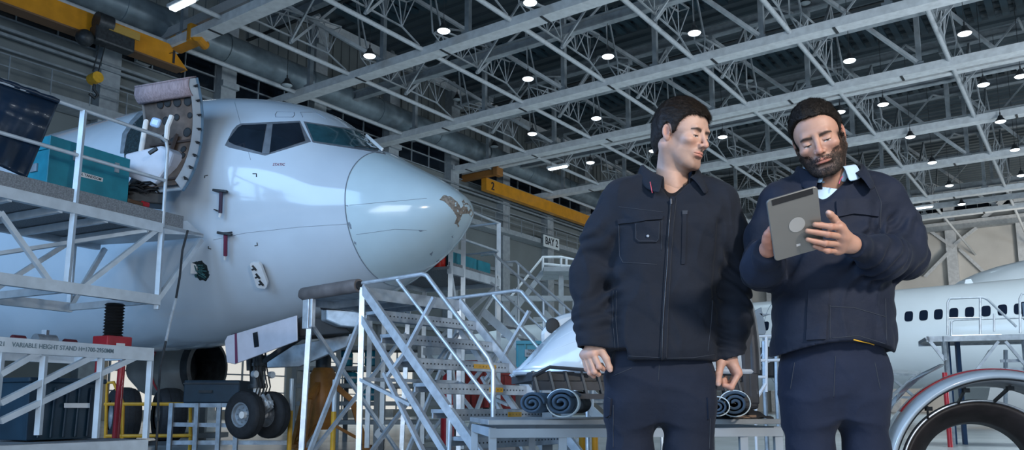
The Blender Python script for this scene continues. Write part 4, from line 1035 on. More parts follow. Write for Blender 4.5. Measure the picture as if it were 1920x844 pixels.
for L in ([(1777,628),(1777,567),(1781,560),(1843,558),(1852,562),(1906,613)],[(1838,627),(1838,559)],[(1913,625),(1912,560),(1916,551),(1990,548)]):
    mb=MB();mb.path([wf(*p) for p in L],.022,8);mb.build('guard_rail',M_alu,ws,smooth=True)
for L in ([(1777,597),(1838,596)],[(1864,622),(1864,588)]):
    mb=MB();mb.path([wf(*p) for p in L],.018,8);mb.build('mid_rail',M_alu,ws,smooth=True)
for L in ([(1803,628),(1803,592),(1810,588),(1920,584),(1990,582)],[(1803,620),(1905,618)]):
    mb=MB();mb.path([W1(*p,0)+wn*1.2 for p in L],.02,8);mb.build('back_rail',M_alu,ws,smooth=True)
for x in (1775,1790,1810,1925):
    p=wf(x,660)+wn*(.1 if x in(1775,1925) else .8);m=M_alu_d if x in(1775,1925) else mat('navy_lift_tube_%d'%x,(.02,.05,.11),.4)
    mb=MB();mb.bar((p.x,p.y,wz-.06),(p.x,p.y,.02),.07);mb.build('lift_column',m,ws)
p=wf(1771,690)+wn*.03;mb=MB();mb.tube((p.x,p.y,1.35),(p.x,p.y,0),.045,10);mb.build('red_leg',M_red,ws,smooth=True)
part_each([(wf(1872,640),wf(1822,706)),(wf(1885,640),wf(1935,700)),(W1(1880,650)+wn*1.1,W1(1840,710)+wn*1.1)],.05,'diagonal_brace',M_alu_d,ws)
part_each([(wf(1880,676)+wn*.2,wf(1990,674)+wn*.2),(wf(1880,692)+wn*.2,wf(1990,690)+wn*.2),(wf(1890,655)+wn*.2,wf(1890,780)+wn*.2)],.05,'ladder_tread',M_alu_d,ws)
# trolley under the fuselage
t=thing('parts_trolley','small low grey trolley on castors left of the inlet arch','cart',at(1690,752,17).xy.to_3d())
def tp_(x,y,o=0): p=at(x,y,17+o);return p
mb=MB();mb.prism([tp_(1664,703),tp_(1718,706),tp_(1728,700,1),tp_(1668,697,1)],(0,0,.05));mb.build('tray_top',M_alu_d,t)
part_each([(tp_(1668,706),tp_(1712,742)),(tp_(1712,708),tp_(1672,742)),(tp_(1668,744),tp_(1714,746))],.05,'scissor_arm',M_alu_d,t)
for x in (1672,1710): mb=MB();mb.lathe([(.001,-.02),(.07,-.02),(.08,0),(.07,.02),(.001,.02)],frame(V((tp_(x,748).x,17,.08)),(0,0,1),(1,0,0)),14);mb.build('castor',M_black,t)
# ---- between the two men: tube stand with seat frame
t=thing('tube_trestle','white tubular trestle standing behind the bench between the two men','stand',at(1435,700,9).xy.to_3d())
def tr(x,y,o=0): return at(x,y,9+o)
for L in ([(1417,800),(1419,640),(1422,631),(1462,629),(1475,634),(1477,800)],[(1437,632),(1437,735)],[(1419,676),(1475,675)],[(1405,707),(1436,707)]):
    mb=MB();mb.path([tr(*p) for p in L],.017,8);mb.build('tube_frame',M_white,t,smooth=True)
mb=MB();mb.path([tr(1436,720),tr(1412,757)],.02,8);mb.build('tube_frame',M_white,t,smooth=True)
for x in (1417,1477):
    p=tr(x,800);mb=MB();mb.tube(p,(p.x,p.y,0),.017,8);mb.build('tube_frame',M_white,t,smooth=True)
t=thing('seat_frame','grey aircraft seat back with bent metal fittings behind the white trestle','aircraft part',at(1435,690,11).xy.to_3d())
mb=MB();mb.prism([at(x,y,11) for x,y in((1416,583),(1428,576),(1437,622),(1434,628),(1418,627))],V((0,.12,0)));mb.build('back_panel',M_steel_m,t,bev=.01)
mb=MB();mb.prism([at(x,y,11) for x,y in((1424,588),(1446,589),(1430,593))],V((0,.3,0)));mb.build('tray_wing',M_steel_m,t)
mb=MB();r=random.Random(8)
for k in range(9):
    a=at(1420+r.uniform(0,40),632+r.uniform(0,60),11);mb.path([a,a+V((r.uniform(-.15,.15),0,r.uniform(-.12,.12))),a+V((r.uniform(-.2,.2),.1,r.uniform(-.2,.2)))],.014,6)
mb.path([at(1432,640,11),at(1433,720,11),V((at(1433,720,11).x,11,0))],.03,6);mb.path([at(1455,640,11),at(1456,720,11),V((at(1456,720,11).x,11,0))],.03,6)
mb.build('metal_fittings',M_alu_d,t,smooth=True)
mb=MB();p=at(1446,680,11.2);mb.box(p,(.30,.3,.42),bev=.03);mb.build('seat_pan',M_dark,t)
# ---- background clutter seen through the stairs
def crate_at(x0,y0,x1,y1,d,m,name,label,cat,dep=.8,ribs=4,group=None):
    a=at(x0,y0,d);b=at(x1,y1,d);t=thing(name,label,cat,((a.x+b.x)/2,d+dep/2,0))
    zl=max(0.12,b.z);mb=MB();w=b.x-a.x
    mb.box(((a.x+b.x)/2,d+dep/2,(a.z+zl)/2),(w,dep,a.z-zl),bev=.02);mb.build('body',m,t)
    mb=MB()
    for k in range(ribs): mb.box((a.x+w*(k+.5)/ribs,d-.015,(a.z+zl)/2),(w*.04,.03,(a.z-zl)*.92))
    mb.box(((a.x+b.x)/2,d-.02,a.z-.02),(w*1.02,.05,.05));mb.build('ribs',m,t)
    for sx in(.08,.92):
        for sy in (.1,.9): mb=MB();mb.box((a.x+w*sx,d+dep*sy,zl/2),(.1,.1,zl));mb.build('foot',M_dark,t)
    return t
M_dred=mat('dull_red_container',(.22,.02,.022),.5,noise=.15)
crate_at(846,676,915,765,19,M_dred,'freight_container','dull red steel container behind the lower steps','container',1.5,6)
crate_at(925,700,985,768,20,M_dred,'freight_container','dull red container behind the stair foot, right of the other red one','container',1.5,4)
crate_at(968,640,1034,718,12,M_teal,'supply_cabinet','teal cabinet with a grey printed sign behind the stair handrails','cabinet',.7,2)
g=at(984,663,11.93);mb=MB()
t=[o for o in COL.objects if o.name.startswith('supply_cabinet')][0]
a,b=at(984,655,11.9),at(1016,669,11.9);mb.box(((a.x+b.x)/2,11.95,(a.z+b.z)/2),(b.x-a.x,.02,a.z-b.z));sg=mb.build('sign_plate',M_steel_m,t)
text_mesh('TOOLING\nEQUIPMENT',.045,.001,frame(V(((a.x+b.x)/2,11.935,(a.z+b.z)/2+.012)),(1,0,0),(0,-1,0)),'sign_lettering',M_ink,sg,sx=.8)
for k,(x,y,w,h,lb) in enumerate([(648,668,22,30,'cyan drum on the rack behind the step platform, topmost'),(690,740,32,24,'wide cyan drum on the lowest shelf behind the step platform'),(660,705,16,22,'small cyan drum behind the platform legs'),(700,672,26,34,'cyan drum on the rack beside the red cylinder'),(850,800,30,30,'cyan drum low behind the stair foot')]):
    p=at(x,y,17.5);hh=h/1530*17;rr=w/2/1530*17*1.3;sh=[at(700,q,17.3).z+.03 for q in (652,690,722,755,790)];p.z=min(sh,key=lambda q:abs(q-(p.z-hh/2)))+hh/2+.005;t=thing('plastic_drum',lb,'drum',(p.x,17,p.z-hh/2))
    mb=MB();mb.lathe([(rr*.8,-hh/2),(rr,-hh*.42),(rr,hh*.3),(rr*.85,hh*.45),(rr*.3,hh*.5)],Matrix.Translation(p),16);mb.build('drum_body',M_cyan,t,smooth=True)
    mb=MB();mb.lathe([(rr*.3,hh*.5),(rr*.3,hh*.58)],Matrix.Translation(p),12);mb.lathe([(rr*1.03,-.02),(rr*1.03,.02)],Matrix.Translation(p),16,cap=False);mb.build('drum_cap',M_white,t)
# rack behind
rk=thing('storage_rack','dark grey multi level storage rack seen through the step platform','rack',at(720,760,17.3).xy.to_3d())
for y in (652,690,722,755,790):
    a,b=at(560,y,17.3),at(865,y,17.3);mb=MB();mb.box(((a.x+b.x)/2,17.5,a.z-.02),(b.x-a.x,.9,.09));mb.build('shelf',M_steel_d,rk)
for x in (560,640,712,790,865):
    for dy in (17.05,17.95):
        p=at(x,650,17.3);mb=MB();mb.bar((p.x,dy,p.z),(p.x,dy,0),.09);mb.build('upright',M_steel_d,rk)
r=random.Random(11)
BL_=[]
for k,(x,y,w,h,m,lb) in enumerate([(600,640,26,18,M_dark,'black case on the rack top'),(745,640,30,22,M_dred,'red case on the rack top'),(770,680,22,18,M_steel_m,'grey case on the second shelf of the rack'),(620,682,30,14,M_dark,'black flat case on the second shelf'),(745,712,26,18,M_dark,'black case on the third shelf of the rack'),(600,712,26,16,M_steel_m,'grey case on the third shelf of the rack'),(640,745,26,18,M_dred,'red case on the fourth shelf of the rack'),(765,745,30,18,M_steel_m,'grey case on the fourth shelf of the rack'),(590,780,30,20,M_dark,'black case on the lowest shelf of the rack'),(820,780,34,20,M_bin,'dark blue case on the lowest shelf of the rack')]):
    pass
# red cylinder
t=thing('fire_cylinder','red gas cylinder standing behind the step platform','cylinder',at(840,700,15).xy.to_3d())
p=at(840,700,15);mb=MB();mb.lathe([(.11,.02),(.125,.08),(.125,1.15),(.09,1.28),(.04,1.33)],Matrix.Translation(V((p.x,p.y,0))),16);mb.build('cylinder_body',M_red,t,smooth=True);mb=MB();mb.lathe([(.035,1.33),(.035,1.42),(.06,1.42),(.06,1.46)],Matrix.Translation(V((p.x,p.y,0))),12);mb.build('valve',M_alu,t)
# fixed equipment plate with lifting eye (grey shield shaped)
t=thing('towing_head','grey shield shaped steel plate with a round eye behind the platform legs','plate',at(720,812,13).xy.to_3d())
mb=MB();q=[at(x,y,13) for x,y in((718,795),(726,803),(728,815),(720,824),(708,824),(701,816),(704,808))];mb.prism(q,V((0,.06,0)));mb.build('plate',M_steel,t,bev=.01)
mb=MB();p=at(716,808,12.98);mb.tube(p,p+V((0,.05,0)),.03,12);p=at(714,824,13);mb.bar((p.x,13.05,p.z),(p.x,13.05,0),.08);mb.build('eye',M_dark,t)
# orange aircraft jack
t=thing('aircraft_jack','orange brown tripod aircraft jack standing behind the step platform legs','jack',at(612,760,14).xy.to_3d())
M_or=mat('ochre_jack_paint',(.30,.12,.02),.45,noise=.15)
p=at(606,700,14);P0=V((p.x,14,0));ztop=at(606,690,14).z
mb=MB();mb.lathe([(.20,.35),(.22,.5),(.22,ztop-.12),(.16,ztop)],Matrix.Translation(P0),18);mb.build('cylinder',M_or,t,smooth=True)
mb=MB();mb.lathe([(.13,ztop),(.13,ztop+.25),(.06,ztop+.27),(.06,ztop+.33)],Matrix.Translation(P0),16);mb.build('ram',M_dark,t,smooth=True)
for a in (20,140,260):
    d=V((math.cos(math.radians(a)),math.sin(math.radians(a)),0));mb=MB();mb.bar(P0+d*.15+V((0,0,ztop-.25)),P0+d*.5+V((0,0,ztop-.55)),.09);mb.bar(P0+d*.5+V((0,0,ztop-.55)),P0+d*.75+V((0,0,.08)),.09);mb.tube(P0+d*.75,P0+d*.75+V((0,0,.08)),.12,12);mb.bar(P0+d*.75+V((0,0,.12)),P0+d*.15+V((0,0,.45)),.05);mb.build('leg',M_or,t)
# main wheels, yellow frame, dark equipment box under the fuselage
for x,y,d,R,lb in ((232,765,15.5,.52,'large black tyre behind the yellow frame at left'),(318,762,16,.52,'large black tyre right of the red tubes, right of the other one')):
    t=thing('spare_wheel',lb,'wheel',at(x,y,d).xy.to_3d());c=at(x,y,d);c.z=R+.05
    wheel(c,V((-.8,-.6,0)),R,.46,t,'tyre')
    mb=MB();mb.box((c.x,c.y,.04),(.6,.5,.08));mb.build('chock_base',M_dark,t)
yf=thing('yellow_barrier','yellow tubular barrier frame standing in front of the large tyres','barrier',at(260,810,13).xy.to_3d())
def yp(x,y): return at(x,y,13)
zb_=0.0
for L in ([(198,822),(201,718),(213,717),(231,757),(229,820)],[(196,758),(345,758)],[(196,818),(360,817)],[(357,816),(357,765)],[(231,757),(229,820)]):
    mb=MB();mb.path([yp(*p) for p in L],.028,8);mb.build('yellow_tube',M_yel2,yf,smooth=True)
for x in (198,229,357):
    p=yp(x,820);mb=MB();mb.tube(p,(p.x,p.y,0),.028,8);mb.build('foot',M_yel2,yf,smooth=True)
t=thing('equipment_case','dark blue black equipment case on a pale stand beside the nose wheels','case',at(400,760,12.6).xy.to_3d())
a,b=at(345,713,12.4),at(448,756,12.4);mb=MB();mb.box(((a.x+b.x)/2,12.75,(a.z+b.z)/2),(b.x-a.x,.7,a.z-b.z),bev=.02);mb.build('case_body',M_bin,t)
mb=MB();mb.box(((a.x+b.x)/2,12.39,a.z-.05),(b.x-a.x,.02,.02));mb.box((a.x*.6+b.x*.4,12.385,(a.z+b.z)/2),(.2,.02,.04));mb.build('case_latch',M_dark,t)
part_each([(at(x,756,12.4),V((at(x,756,12.4).x,12.4,0))) for x in (322,370,412,445)]+[(at(322,760,12.44),at(445,760,12.4)),(at(322,796,12.45),at(445,798,12.45)),(at(322,830,12.45),at(540,830,12.45))],.06,'stand_frame',M_alu_d,t)
# engine behind: grey drum nacelle hanging further aft
t=thing('engine_nacelle','grey round engine nacelle with a dark intake below the fuselage, left of the nose gear','engine',at(370,690,17).xy.to_3d())
c=at(368,690,17);ax=V((.93,-.36,0));M=frame(c,ax.orthogonal(),ax)
mb=MB();mb.lathe([(.30,-1.6),(.55,-1.2),(.62,-.5),(.60,0),(.56,.12)],M,32,cap=False);mb.build('barrel',mat('grey_barrel',(.26,.26,.25),.4,.3,noise=.15,nscale=2),t,smooth=True)
mb=MB();mb.lathe([(.56,.12),(.62,.14),(.60,.3),(.52,.32),(.48,.1),(.46,-.4),(.001,-.45)],M,32,cap=False);mb.build('intake_ring',M_dark,t,smooth=True)
mb=MB();mb.lathe([(.622,-.62),(.625,-.56)],M,32,cap=False);mb.build('red_band',M_red,t)
mb=MB();mb.bar(c+V((-.4,0,-.6)),(c.x-.4,c.y,0),.12);mb.bar(c+V((.2,0,-.6)),(c.x+.2,c.y,0),.12);mb.box((c.x-.1,c.y,.15),(1.4,.8,.1));mb.build('cradle',M_steel_d,t)
# yellow posts
for k,(x,y0,y1,d,lb) in enumerate([(626,772,842,11,'yellow bollard post behind the step platform'),(545,770,844,12,'yellow bollard post left of the step platform'),(1091,792,842,9,'left yellow post under the bench'),(1115,792,842,9,'right yellow post under the bench')]):
    p=at(x,y0,d);t=thing('bollard_post',lb,'post',(p.x,d,0));mb=MB();mb.tube((p.x,d,0),(p.x,d,p.z),.035,10);mb.build('yellow_shaft',M_yel2,t,smooth=True)
    if k<2:
        q=at(x,y0-60,d);mb=MB();mb.tube((p.x,d,p.z),(p.x,d,q.z),.03,10);mb.build('pale_tube',M_galv,t,smooth=True)
# office mezzanine stairs far behind (grey steel) right of the stair handrails
fs=thing('far_stair_tower','grey steel stair tower with landing and rails against the left wall','stairs',at(1050,740,36).xy.to_3d())
def ft(x,y,o=0): return at(x,y,36+o)
part_each([(ft(1018,508),ft(1078,514)),(ft(960,590),ft(1018,510)),(ft(1052,514),ft(1052,760)),(ft(1020,585),ft(1085,655)),(ft(1085,580),ft(1015,655)),(ft(1078,514),ft(1078,760)),(ft(970,560),ft(970,760)),(ft(940,560),ft(1090,560)),(ft(1000,600),ft(1090,600))],.22,'steel_member',M_steel_m,fs)
for L in ([(955,560),(1018,482),(1052,482),(1078,487),(1078,512)],[(1052,512),(1052,482)],[(1062,512),(1062,484)],[(1018,508),(1018,482)],[(1018,495),(1078,500)]):
    mb=MB();mb.path([ft(*p) for p in L],.06,6);mb.build('hand_rail',M_steel,fs,smooth=True)
mb=MB();mb.box((ft(1018,511)+ft(1080,515))/2,(1.5,2.5,.2));mb.build('landing',M_steel_m,fs)
# white wing tip / fairing seen right of the stair
t=thing('white_fairing','white rounded aircraft fairing with a dark oval opening behind the white cowl','aircraft part',at(1035,640,8).xy.to_3d())
mb=MB();q=[(1012,622),(1030,598),(1055,588),(1090,580),(1090,660),(1025,660),(1012,640)]
mb.prism([at(x,y,8) for x,y in q],V((.1,.5,0)));mb.build('shell',M_cowl,t,bev=.05)
mb=MB();p=at(1036,611,7.99);mb.sphere(p,.07,8,(1.,.12,1.1));mb.build('oval_opening',M_black,t,smooth=True)
mb=MB();p=at(1060,660,8.2);mb.bar(p,(p.x,p.y,0),.1);p=at(1025,660,8.2);mb.bar(p,(p.x,p.y,0),.1);mb.build('stand_legs',M_steel_d,t)
# BAY sign on the ledge
u,z=onv(1034,455,WV+1.75);c=hall(u,WV+1.72,z);u0,_=onv(1019,455,WV+1.75);u1,_=onv(1048,455,WV+1.75)
sg=thing('bay_sign','white wall sign reading BAY 2 on the gallery ledge','sign',c)
mb=MB();mb.box(c,(u1-u0,.08,1.05),RH);mb.build('sign_board',mat('sign_white',(.62,.66,.66),.5),sg)
text_mesh('BAY 2',.95,.01,frame(c+EV*.06,EU,EV),'sign_lettering',M_ink,sg,sx=.84)
# ---- overhead cranes
def crane(name,lab,v,ptop,pbot,u_end,far,num,numpx):
    t=thing(name,lab,'crane',hall(u_end,v,17));return t
M_hook=M_yel2
# crane 1: girder along the hall, far end at px (355,130)
v=-37.0
ub,zb1=onv(352,128,v);_,zt1=onv(315,81,v)
zb1=(onv(0,8,v)[1]+zb1)/2
c1=thing('overhead_crane','yellow overhead crane girder marked 1 carrying a dark hoist','crane',hall(ub-5,v,zb1))
mb=MB();mb.prism([hall(ub,v,zb1),hall(ub-1.1,v,zt1),hall(-4,v,zt1),hall(-4,v,zb1)],EV*-.55);mb.build('box_girder',M_yellow,c1)
mb=MB();mb.box((hall(ub-.2,v-.27,zb1-.04)+hall(-4,v-.27,zb1-.04))/2,(ub-.2+4,.75,.08),RH);mb.build('lower_flange',mat('brown_flange',(.16,.09,.05),.5),c1)
u1_,_=onv(327,108,v+.02);uu,zz=onv(326,108,v+.03);text_mesh('1',.95,.01,frame(hall(uu,v+.03,zz),EU,EV),'number_mark',M_ink,c1);mb=MB();mb.bar(hall(uu-.24,v+.035,zz+.12),hall(uu,v+.035,zz+.30),.02,.12,up=EV);mb.build('number_flag',M_ink,c1)
pe=atz(330,86,zt1+.25);pe2=atz(370,66,zt1+.25)
mb=MB();mb.box((pe+pe2)/2,((pe2-pe).length*1.0,.7,.7),Matrix.Rotation(HROT-PI/2,3,'Z'),bev=.05);mb.build('end_carriage',M_yellow,c1)
mb=MB();mb.box(pe2,(.35,1.,.9),Matrix.Rotation(HROT-PI/2,3,'Z'),bev=.05);mb.tube(pe2+V((.2,-.5,-.3)),pe2+V((.2,.5,-.3)),.25,12);mb.build('wheel_housing',M_yellow,c1)
hu,hz=onv(210,72,v+.3)
mb=MB();mb.box(hall(hu,v+.35,hz-.1),(1.9,.7,.8),RH,bev=.1);mb.build('hoist_body',M_dark,c1)
mb=MB();mb.tube(hall(hu-.9,v+.5,hz+.5),hall(hu-.2,v+.5,hz+.5),.42,16);mb.sphere(hall(hu-1.3,v+.4,hz-.5),.4,8);mb.build('hoist_drum',M_dark,c1,smooth=True)
mb=MB();mb.box(hall(hu+.35,v+.75,hz+.35),(1.5,.06,.38),RH);mb.build('rating_plate',mat('ochre_plate',(.42,.26,.06),.5),c1)
ku,kz=onv(178,147,v+.3)
mb=MB()
for k in(-.12,.12): mb.tube(hall(hu-.4+k,v+.3,hz-.4),hall(ku+k,v+.3,kz+.3),.03,5)
mb.build('hoist_rope',M_dark,c1)
mb=MB();mb.tube(hall(ku,v+.0,kz),hall(ku,v+.6,kz),.26,14);h=mb.build('hook_block',M_yel2,c1,smooth=True)
mb=MB();mb.path([hall(ku,v+.3,kz-.3),hall(ku,v+.3,kz-.55),hall(ku+.2,v+.3,kz-.75),hall(ku+.05,v+.3,kz-.95),hall(ku-.2,v+.3,kz-.8)],.07,8);mb.build('hook',M_dark,h,smooth=True)
# runway of crane 1
ru=(onv(330,80,v)[0]);p0=atz(345,98,zt1+.9);p1=atz(520,6,zt1+.9)
mb=MB();d=EV;mb.box(pe-EV*3+EV*30+V((0,0,.75)),(66,.55,.5),Matrix.Rotation(HROT-PI/2,3,'Z'));o=mb.build('runway_beam',mat('runway_gloss',(.50,.50,.50),.3,.3));o['kind']='structure'
# crane 2
v=-38.2
ua,zA=onv(912,343,v);ub2,_=onv(1180,430,v);zB=(onv(910,355,v)[1]);zA=zB+.98
c2=thing('overhead_crane','yellow overhead crane girder marked 2 below the roof beams beyond the nose','crane',hall(ua+4,v,zB))
mb=MB();mb.box((hall(ua,v-.25,(zA+zB)/2)+hall(ub2+14,v-.25,(zA+zB)/2))/2,(ub2+14-ua,.5,zA-zB),RH);mb.build('box_girder',M_yellow,c2)
uu,zz=onv(924,350,v+.02);text_mesh('2',.9,.01,frame(hall(uu,v+.03,zz),EU,EV),'number_mark',M_ink,c2)
mb=MB();q=hall(ua-.1,v-3.6,zA+.25);q2=hall(ua-.1,v+1.2,zA+.25);mb.box((q+q2)/2,(4.8,.5,.45),Matrix.Rotation(HROT-PI/2,3,'Z'));mb.box(q2+V((0,0,.1)),(.5,.8,.9),Matrix.Rotation(HROT-PI/2,3,'Z'),bev=.08);mb.build('end_carriage',mat('brown_orange',(.28,.12,.03),.5),c2)
mb=MB();mb.box(hall(ua-.1,4,zA+.75),(92,.5,.45),Matrix.Rotation(HROT-PI/2,3,'Z'));o=mb.build('runway_beam',M_steel);o['kind']='structure'
# doorway brightness put into panels that glow themselves, low on the left wall
M_lit=mat('glowing_doorway_panel',(.8,.78,.72),.6,emit=(1,.93,.82),estr=.55)
for k,(xa,xb) in enumerate([(190,300),(395,520),(590,760)]):
    u0,_=onv(xa,700,WV+.1);u1,_=onv(xb,700,WV+.1);mb=MB();mb.box(hall((u0+u1)/2,WV+.75,2.6),(abs(u1-u0),.12,4.2),RH);o=mb.build('window_%d'%(40+k),M_lit);o['kind']='structure'
    mb=MB()
    n=int(abs(u1-u0)/1.4)
    for j in range(n+1): mb.box(hall(min(u0,u1)+j*abs(u1-u0)/n,WV+.85,2.6),(.08,.1,4.2),RH)
    for z in (.5,1.5,2.5,3.5,4.7): mb.box(hall((u0+u1)/2,WV+.85,z),(abs(u1-u0),.1,.07),RH)
    mb.build('window_frame',M_steel_d,o)
# ================= IMPLICIT SURFACE TOOLS =================
class Grid:
    def __init__(s,lo,hi,h):
        s.lo=np.array(lo,np.float32);s.h=h;n=[int(math.ceil((b-a)/h))+1 for a,b in zip(lo,hi)];s.n=n
        ax=[s.lo[i]+np.arange(n[i],dtype=np.float32)*h for i in range(3)]
        s.X,s.Y,s.Z=np.meshgrid(*ax,indexing='ij',sparse=True)
        s.F=np.full(n,1.,np.float32)
def smin(a,b,k):
    if k<=0:return np.minimum(a,b)
    h=np.maximum(k-np.abs(a-b),0)/k;return np.minimum(a,b)-h*h*k*.25
def smax(a,b,k): return -smin(-a,-b,k)
def d_sph(g,c,r): return np.sqrt((g.X-c[0])**2+(g.Y-c[1])**2+(g.Z-c[2])**2)-r
def d_ell(g,c,r,R=None):
    x,y,z=g.X-c[0],g.Y-c[1],g.Z-c[2]
    if R is not None:
        x,y,z=[R[i][0]*x+R[i][1]*y+R[i][2]*z for i in range(3)]
    k0=np.sqrt((x/r[0])**2+(y/r[1])**2+(z/r[2])**2);k1=np.sqrt((x/r[0]**2)**2+(y/r[1]**2)**2+(z/r[2]**2)**2)+1e-6
    return k0*(k0-1)/k1
def d_cap(g,a,b,ra,rb,flat=None):
    a=np.array(a,np.float32);b=np.array(b,np.float32);ba=b-a;L=float(ba@ba)+1e-9
    x,y,z=g.X-a[0],g.Y-a[1],g.Z-a[2]
    t=np.clip((x*ba[0]+y*ba[1]+z*ba[2])/L,0,1)
    return np.sqrt((x-t*ba[0])**2+(y-t*ba[1])**2+(z-t*ba[2])**2)-(ra+(rb-ra)*t)
def noise3(X,Y,Z,seed,octs=3):
    r=np.random.default_rng(seed);o=0
    for k in range(octs):
        for j in range(4):
            d=r.normal(size=3);d/=np.linalg.norm(d);f=2.**k*(.8+.5*r.random());p=r.random()*6.28
            o=o+np.sin((X*d[0]+Y*d[1]+Z*d[2])*f+p+1.3*np.sin((X*d[1]-Y*d[2]+Z*d[0])*f*.7+p))/(2.**(k*.8))
    return o/5.
def nets(g,F=None):
    F=g.F if F is None else F
    n=F.shape;S=F<0
    c=S[:-1,:-1,:-1].astype(np.int8)
    tot=np.zeros([m-1 for m in n],np.int8)
    for i in(0,1):
        for j in(0,1):
            for k in(0,1): tot+=S[i:n[0]-1+i,j:n[1]-1+j,k:n[2]-1+k]
    act=(tot>0)&(tot<8);ids=np.argwhere(act);idx=np.full(act.shape,-1,np.int32);idx[act]=np.arange(len(ids))
    acc=np.zeros((len(ids),3),np.float32);cnt=np.zeros(len(ids),np.float32)
    cor=[(0,0,0),(1,0,0),(0,1,0),(1,1,0),(0,0,1),(1,0,1),(0,1,1),(1,1,1)]
    V_=[F[ids[:,0]+a,ids[:,1]+b,ids[:,2]+d] for a,b,d in cor]
    for e0 in range(8):
        for ax in range(3):
            if cor[e0][ax]: continue
            e1=e0|(1<<ax);a,b=V_[e0],V_[e1];m=(a<0)!=(b<0)
            t=np.where(m,a/(a-b+1e-12),0);p=np.zeros((len(ids),3),np.float32)+np.array(cor[e0],np.float32);p[:,ax]+=t
            acc+=p*m[:,None];cnt+=m
    P=(ids+acc/cnt[:,None])*g.h+g.lo
    quads=[]
    for ax in range(3):
        sl0=[slice(1,-1)]*3;sl1=[slice(1,-1)]*3;sl0[ax]=slice(0,n[ax]-1);sl1[ax]=slice(1,n[ax])
        A,B=S[tuple(sl0)],S[tuple(sl1)];E_=np.argwhere(A!=B)
        flip=A[tuple(E_.T)]
        base=E_.copy();o1,o2=[i for i in range(3) if i!=ax]
        base[:,o1]+=1;base[:,o2]+=1
        q=[]
        for d1,d2 in((0,0),(1,0),(1,1),(0,1)):
            t=base.copy();t[:,o1]-=d1;t[:,o2]-=d2;q.append(idx[tuple(t.T)])
        q=np.stack(q,1);
        f=flip if ax!=1 else ~flip
        q[~f]=q[~f][:,::-1];quads.append(q)
    Q=np.concatenate(quads);Q=Q[(Q>=0).all(1)]
    return P.astype(np.float64),Q
def relax(P,Q,it=2,lam=.5):
    E_=np.concatenate([Q[:,[0,1]],Q[:,[1,2]],Q[:,[2,3]],Q[:,[3,0]]]);n=len(P)
    for _ in range(it):
        acc=np.zeros_like(P);cnt=np.zeros(n)
        for a,b in((0,1),(1,0)):
            for c in range(3): acc[:,c]+=np.bincount(E_[:,a],P[E_[:,b],c],n)
            cnt+=np.bincount(E_[:,a],minlength=n)
        P=P+(acc/np.maximum(cnt,1)[:,None]-P)*lam
    return P
def mesh_np(name,P,Q,m,parent=None,col=None,smooth=True):
    off=np.zeros(3)
    q=parent
    while q is not None: off+=np.array(q.location);q=q.parent
    me=bpy.data.meshes.new(name);P=P-off
    me.vertices.add(len(P));me.vertices.foreach_set('co',P.astype(np.float32).ravel())
    me.loops.add(Q.size);me.loops.foreach_set('vertex_index',Q.astype(np.int32).ravel())
    k=Q.shape[1];me.polygons.add(len(Q));me.polygons.foreach_set('loop_start',np.arange(0,Q.size,k,dtype=np.int32))
    try: me.polygons.foreach_set('loop_total',np.full(len(Q),k,np.int32))
    except Exception: pass
    me.update(calc_edges=True);me.validate()
    if smooth: me.shade_smooth()
    if col is not None:
        a=me.color_attributes.new('Col','FLOAT_COLOR','POINT');c=np.ones((len(P),4),np.float32);c[:,:3]=col;a.data.foreach_set('color',c.ravel())
    me.materials.append(m);o=bpy.data.objects.new(name,me);COL.objects.link(o)
    if parent is not None:o.parent=parent
    return o
def join_np(parts):
    P=[];Q=[];C=[];o=0
    for p,q,c in parts: P.append(p);Q.append(q+o);C.append(c);o+=len(p)
    return np.concatenate(P),np.concatenate(Q),np.concatenate(C)
def vnormals(P,Q):
    a=P[Q[:,2]]-P[Q[:,0]];b=P[Q[:,3]]-P[Q[:,1]];N=np.cross(a,b);o=np.zeros_like(P)
    for j in range(4):
        for c in range(3):o[:,c]+=np.bincount(Q[:,j],N[:,c],len(P))
    return o/(np.linalg.norm(o,axis=1)[:,None]+1e-12)
def strands(P,N,idx,L,w,comb,rng,jit=.35,seg=3,lift=.5,droop=0.):
    """short tapered hair ribbons rooted on the points idx"""
    p=P[idx].copy();n=N[idx];m=len(idx);d=comb(p)+rng.normal(size=(m,3))*jit;d-=n*(d*n).sum(1)[:,None];d/=np.linalg.norm(d,axis=1)[:,None]+1e-9
    L=L*(.6+.7*rng.random(m))[:,None];sd=np.cross(n,d);rings=[]
    for k in range(seg+1):
        t=k/seg;q=p-n*.001+n*(lift*L*math.sin(t*1.4)*.75)+d*L*t*(.75+.25*t);q[:,2]-=droop*t*t*L[:,0]
        ww=w*(1-.75*t);rings.append((q-sd*ww,q+sd*ww))
    A=np.stack([x for r in rings for x in r],1).reshape(-1,3)
    base=np.arange(m)[:,None]*(2*(seg+1));Q=[]
    for k in range(seg): Q.append(np.concatenate([base+2*k,base+2*k+1,base+2*k+3,base+2*k+2],1))
    return A,np.concatenate(Q)
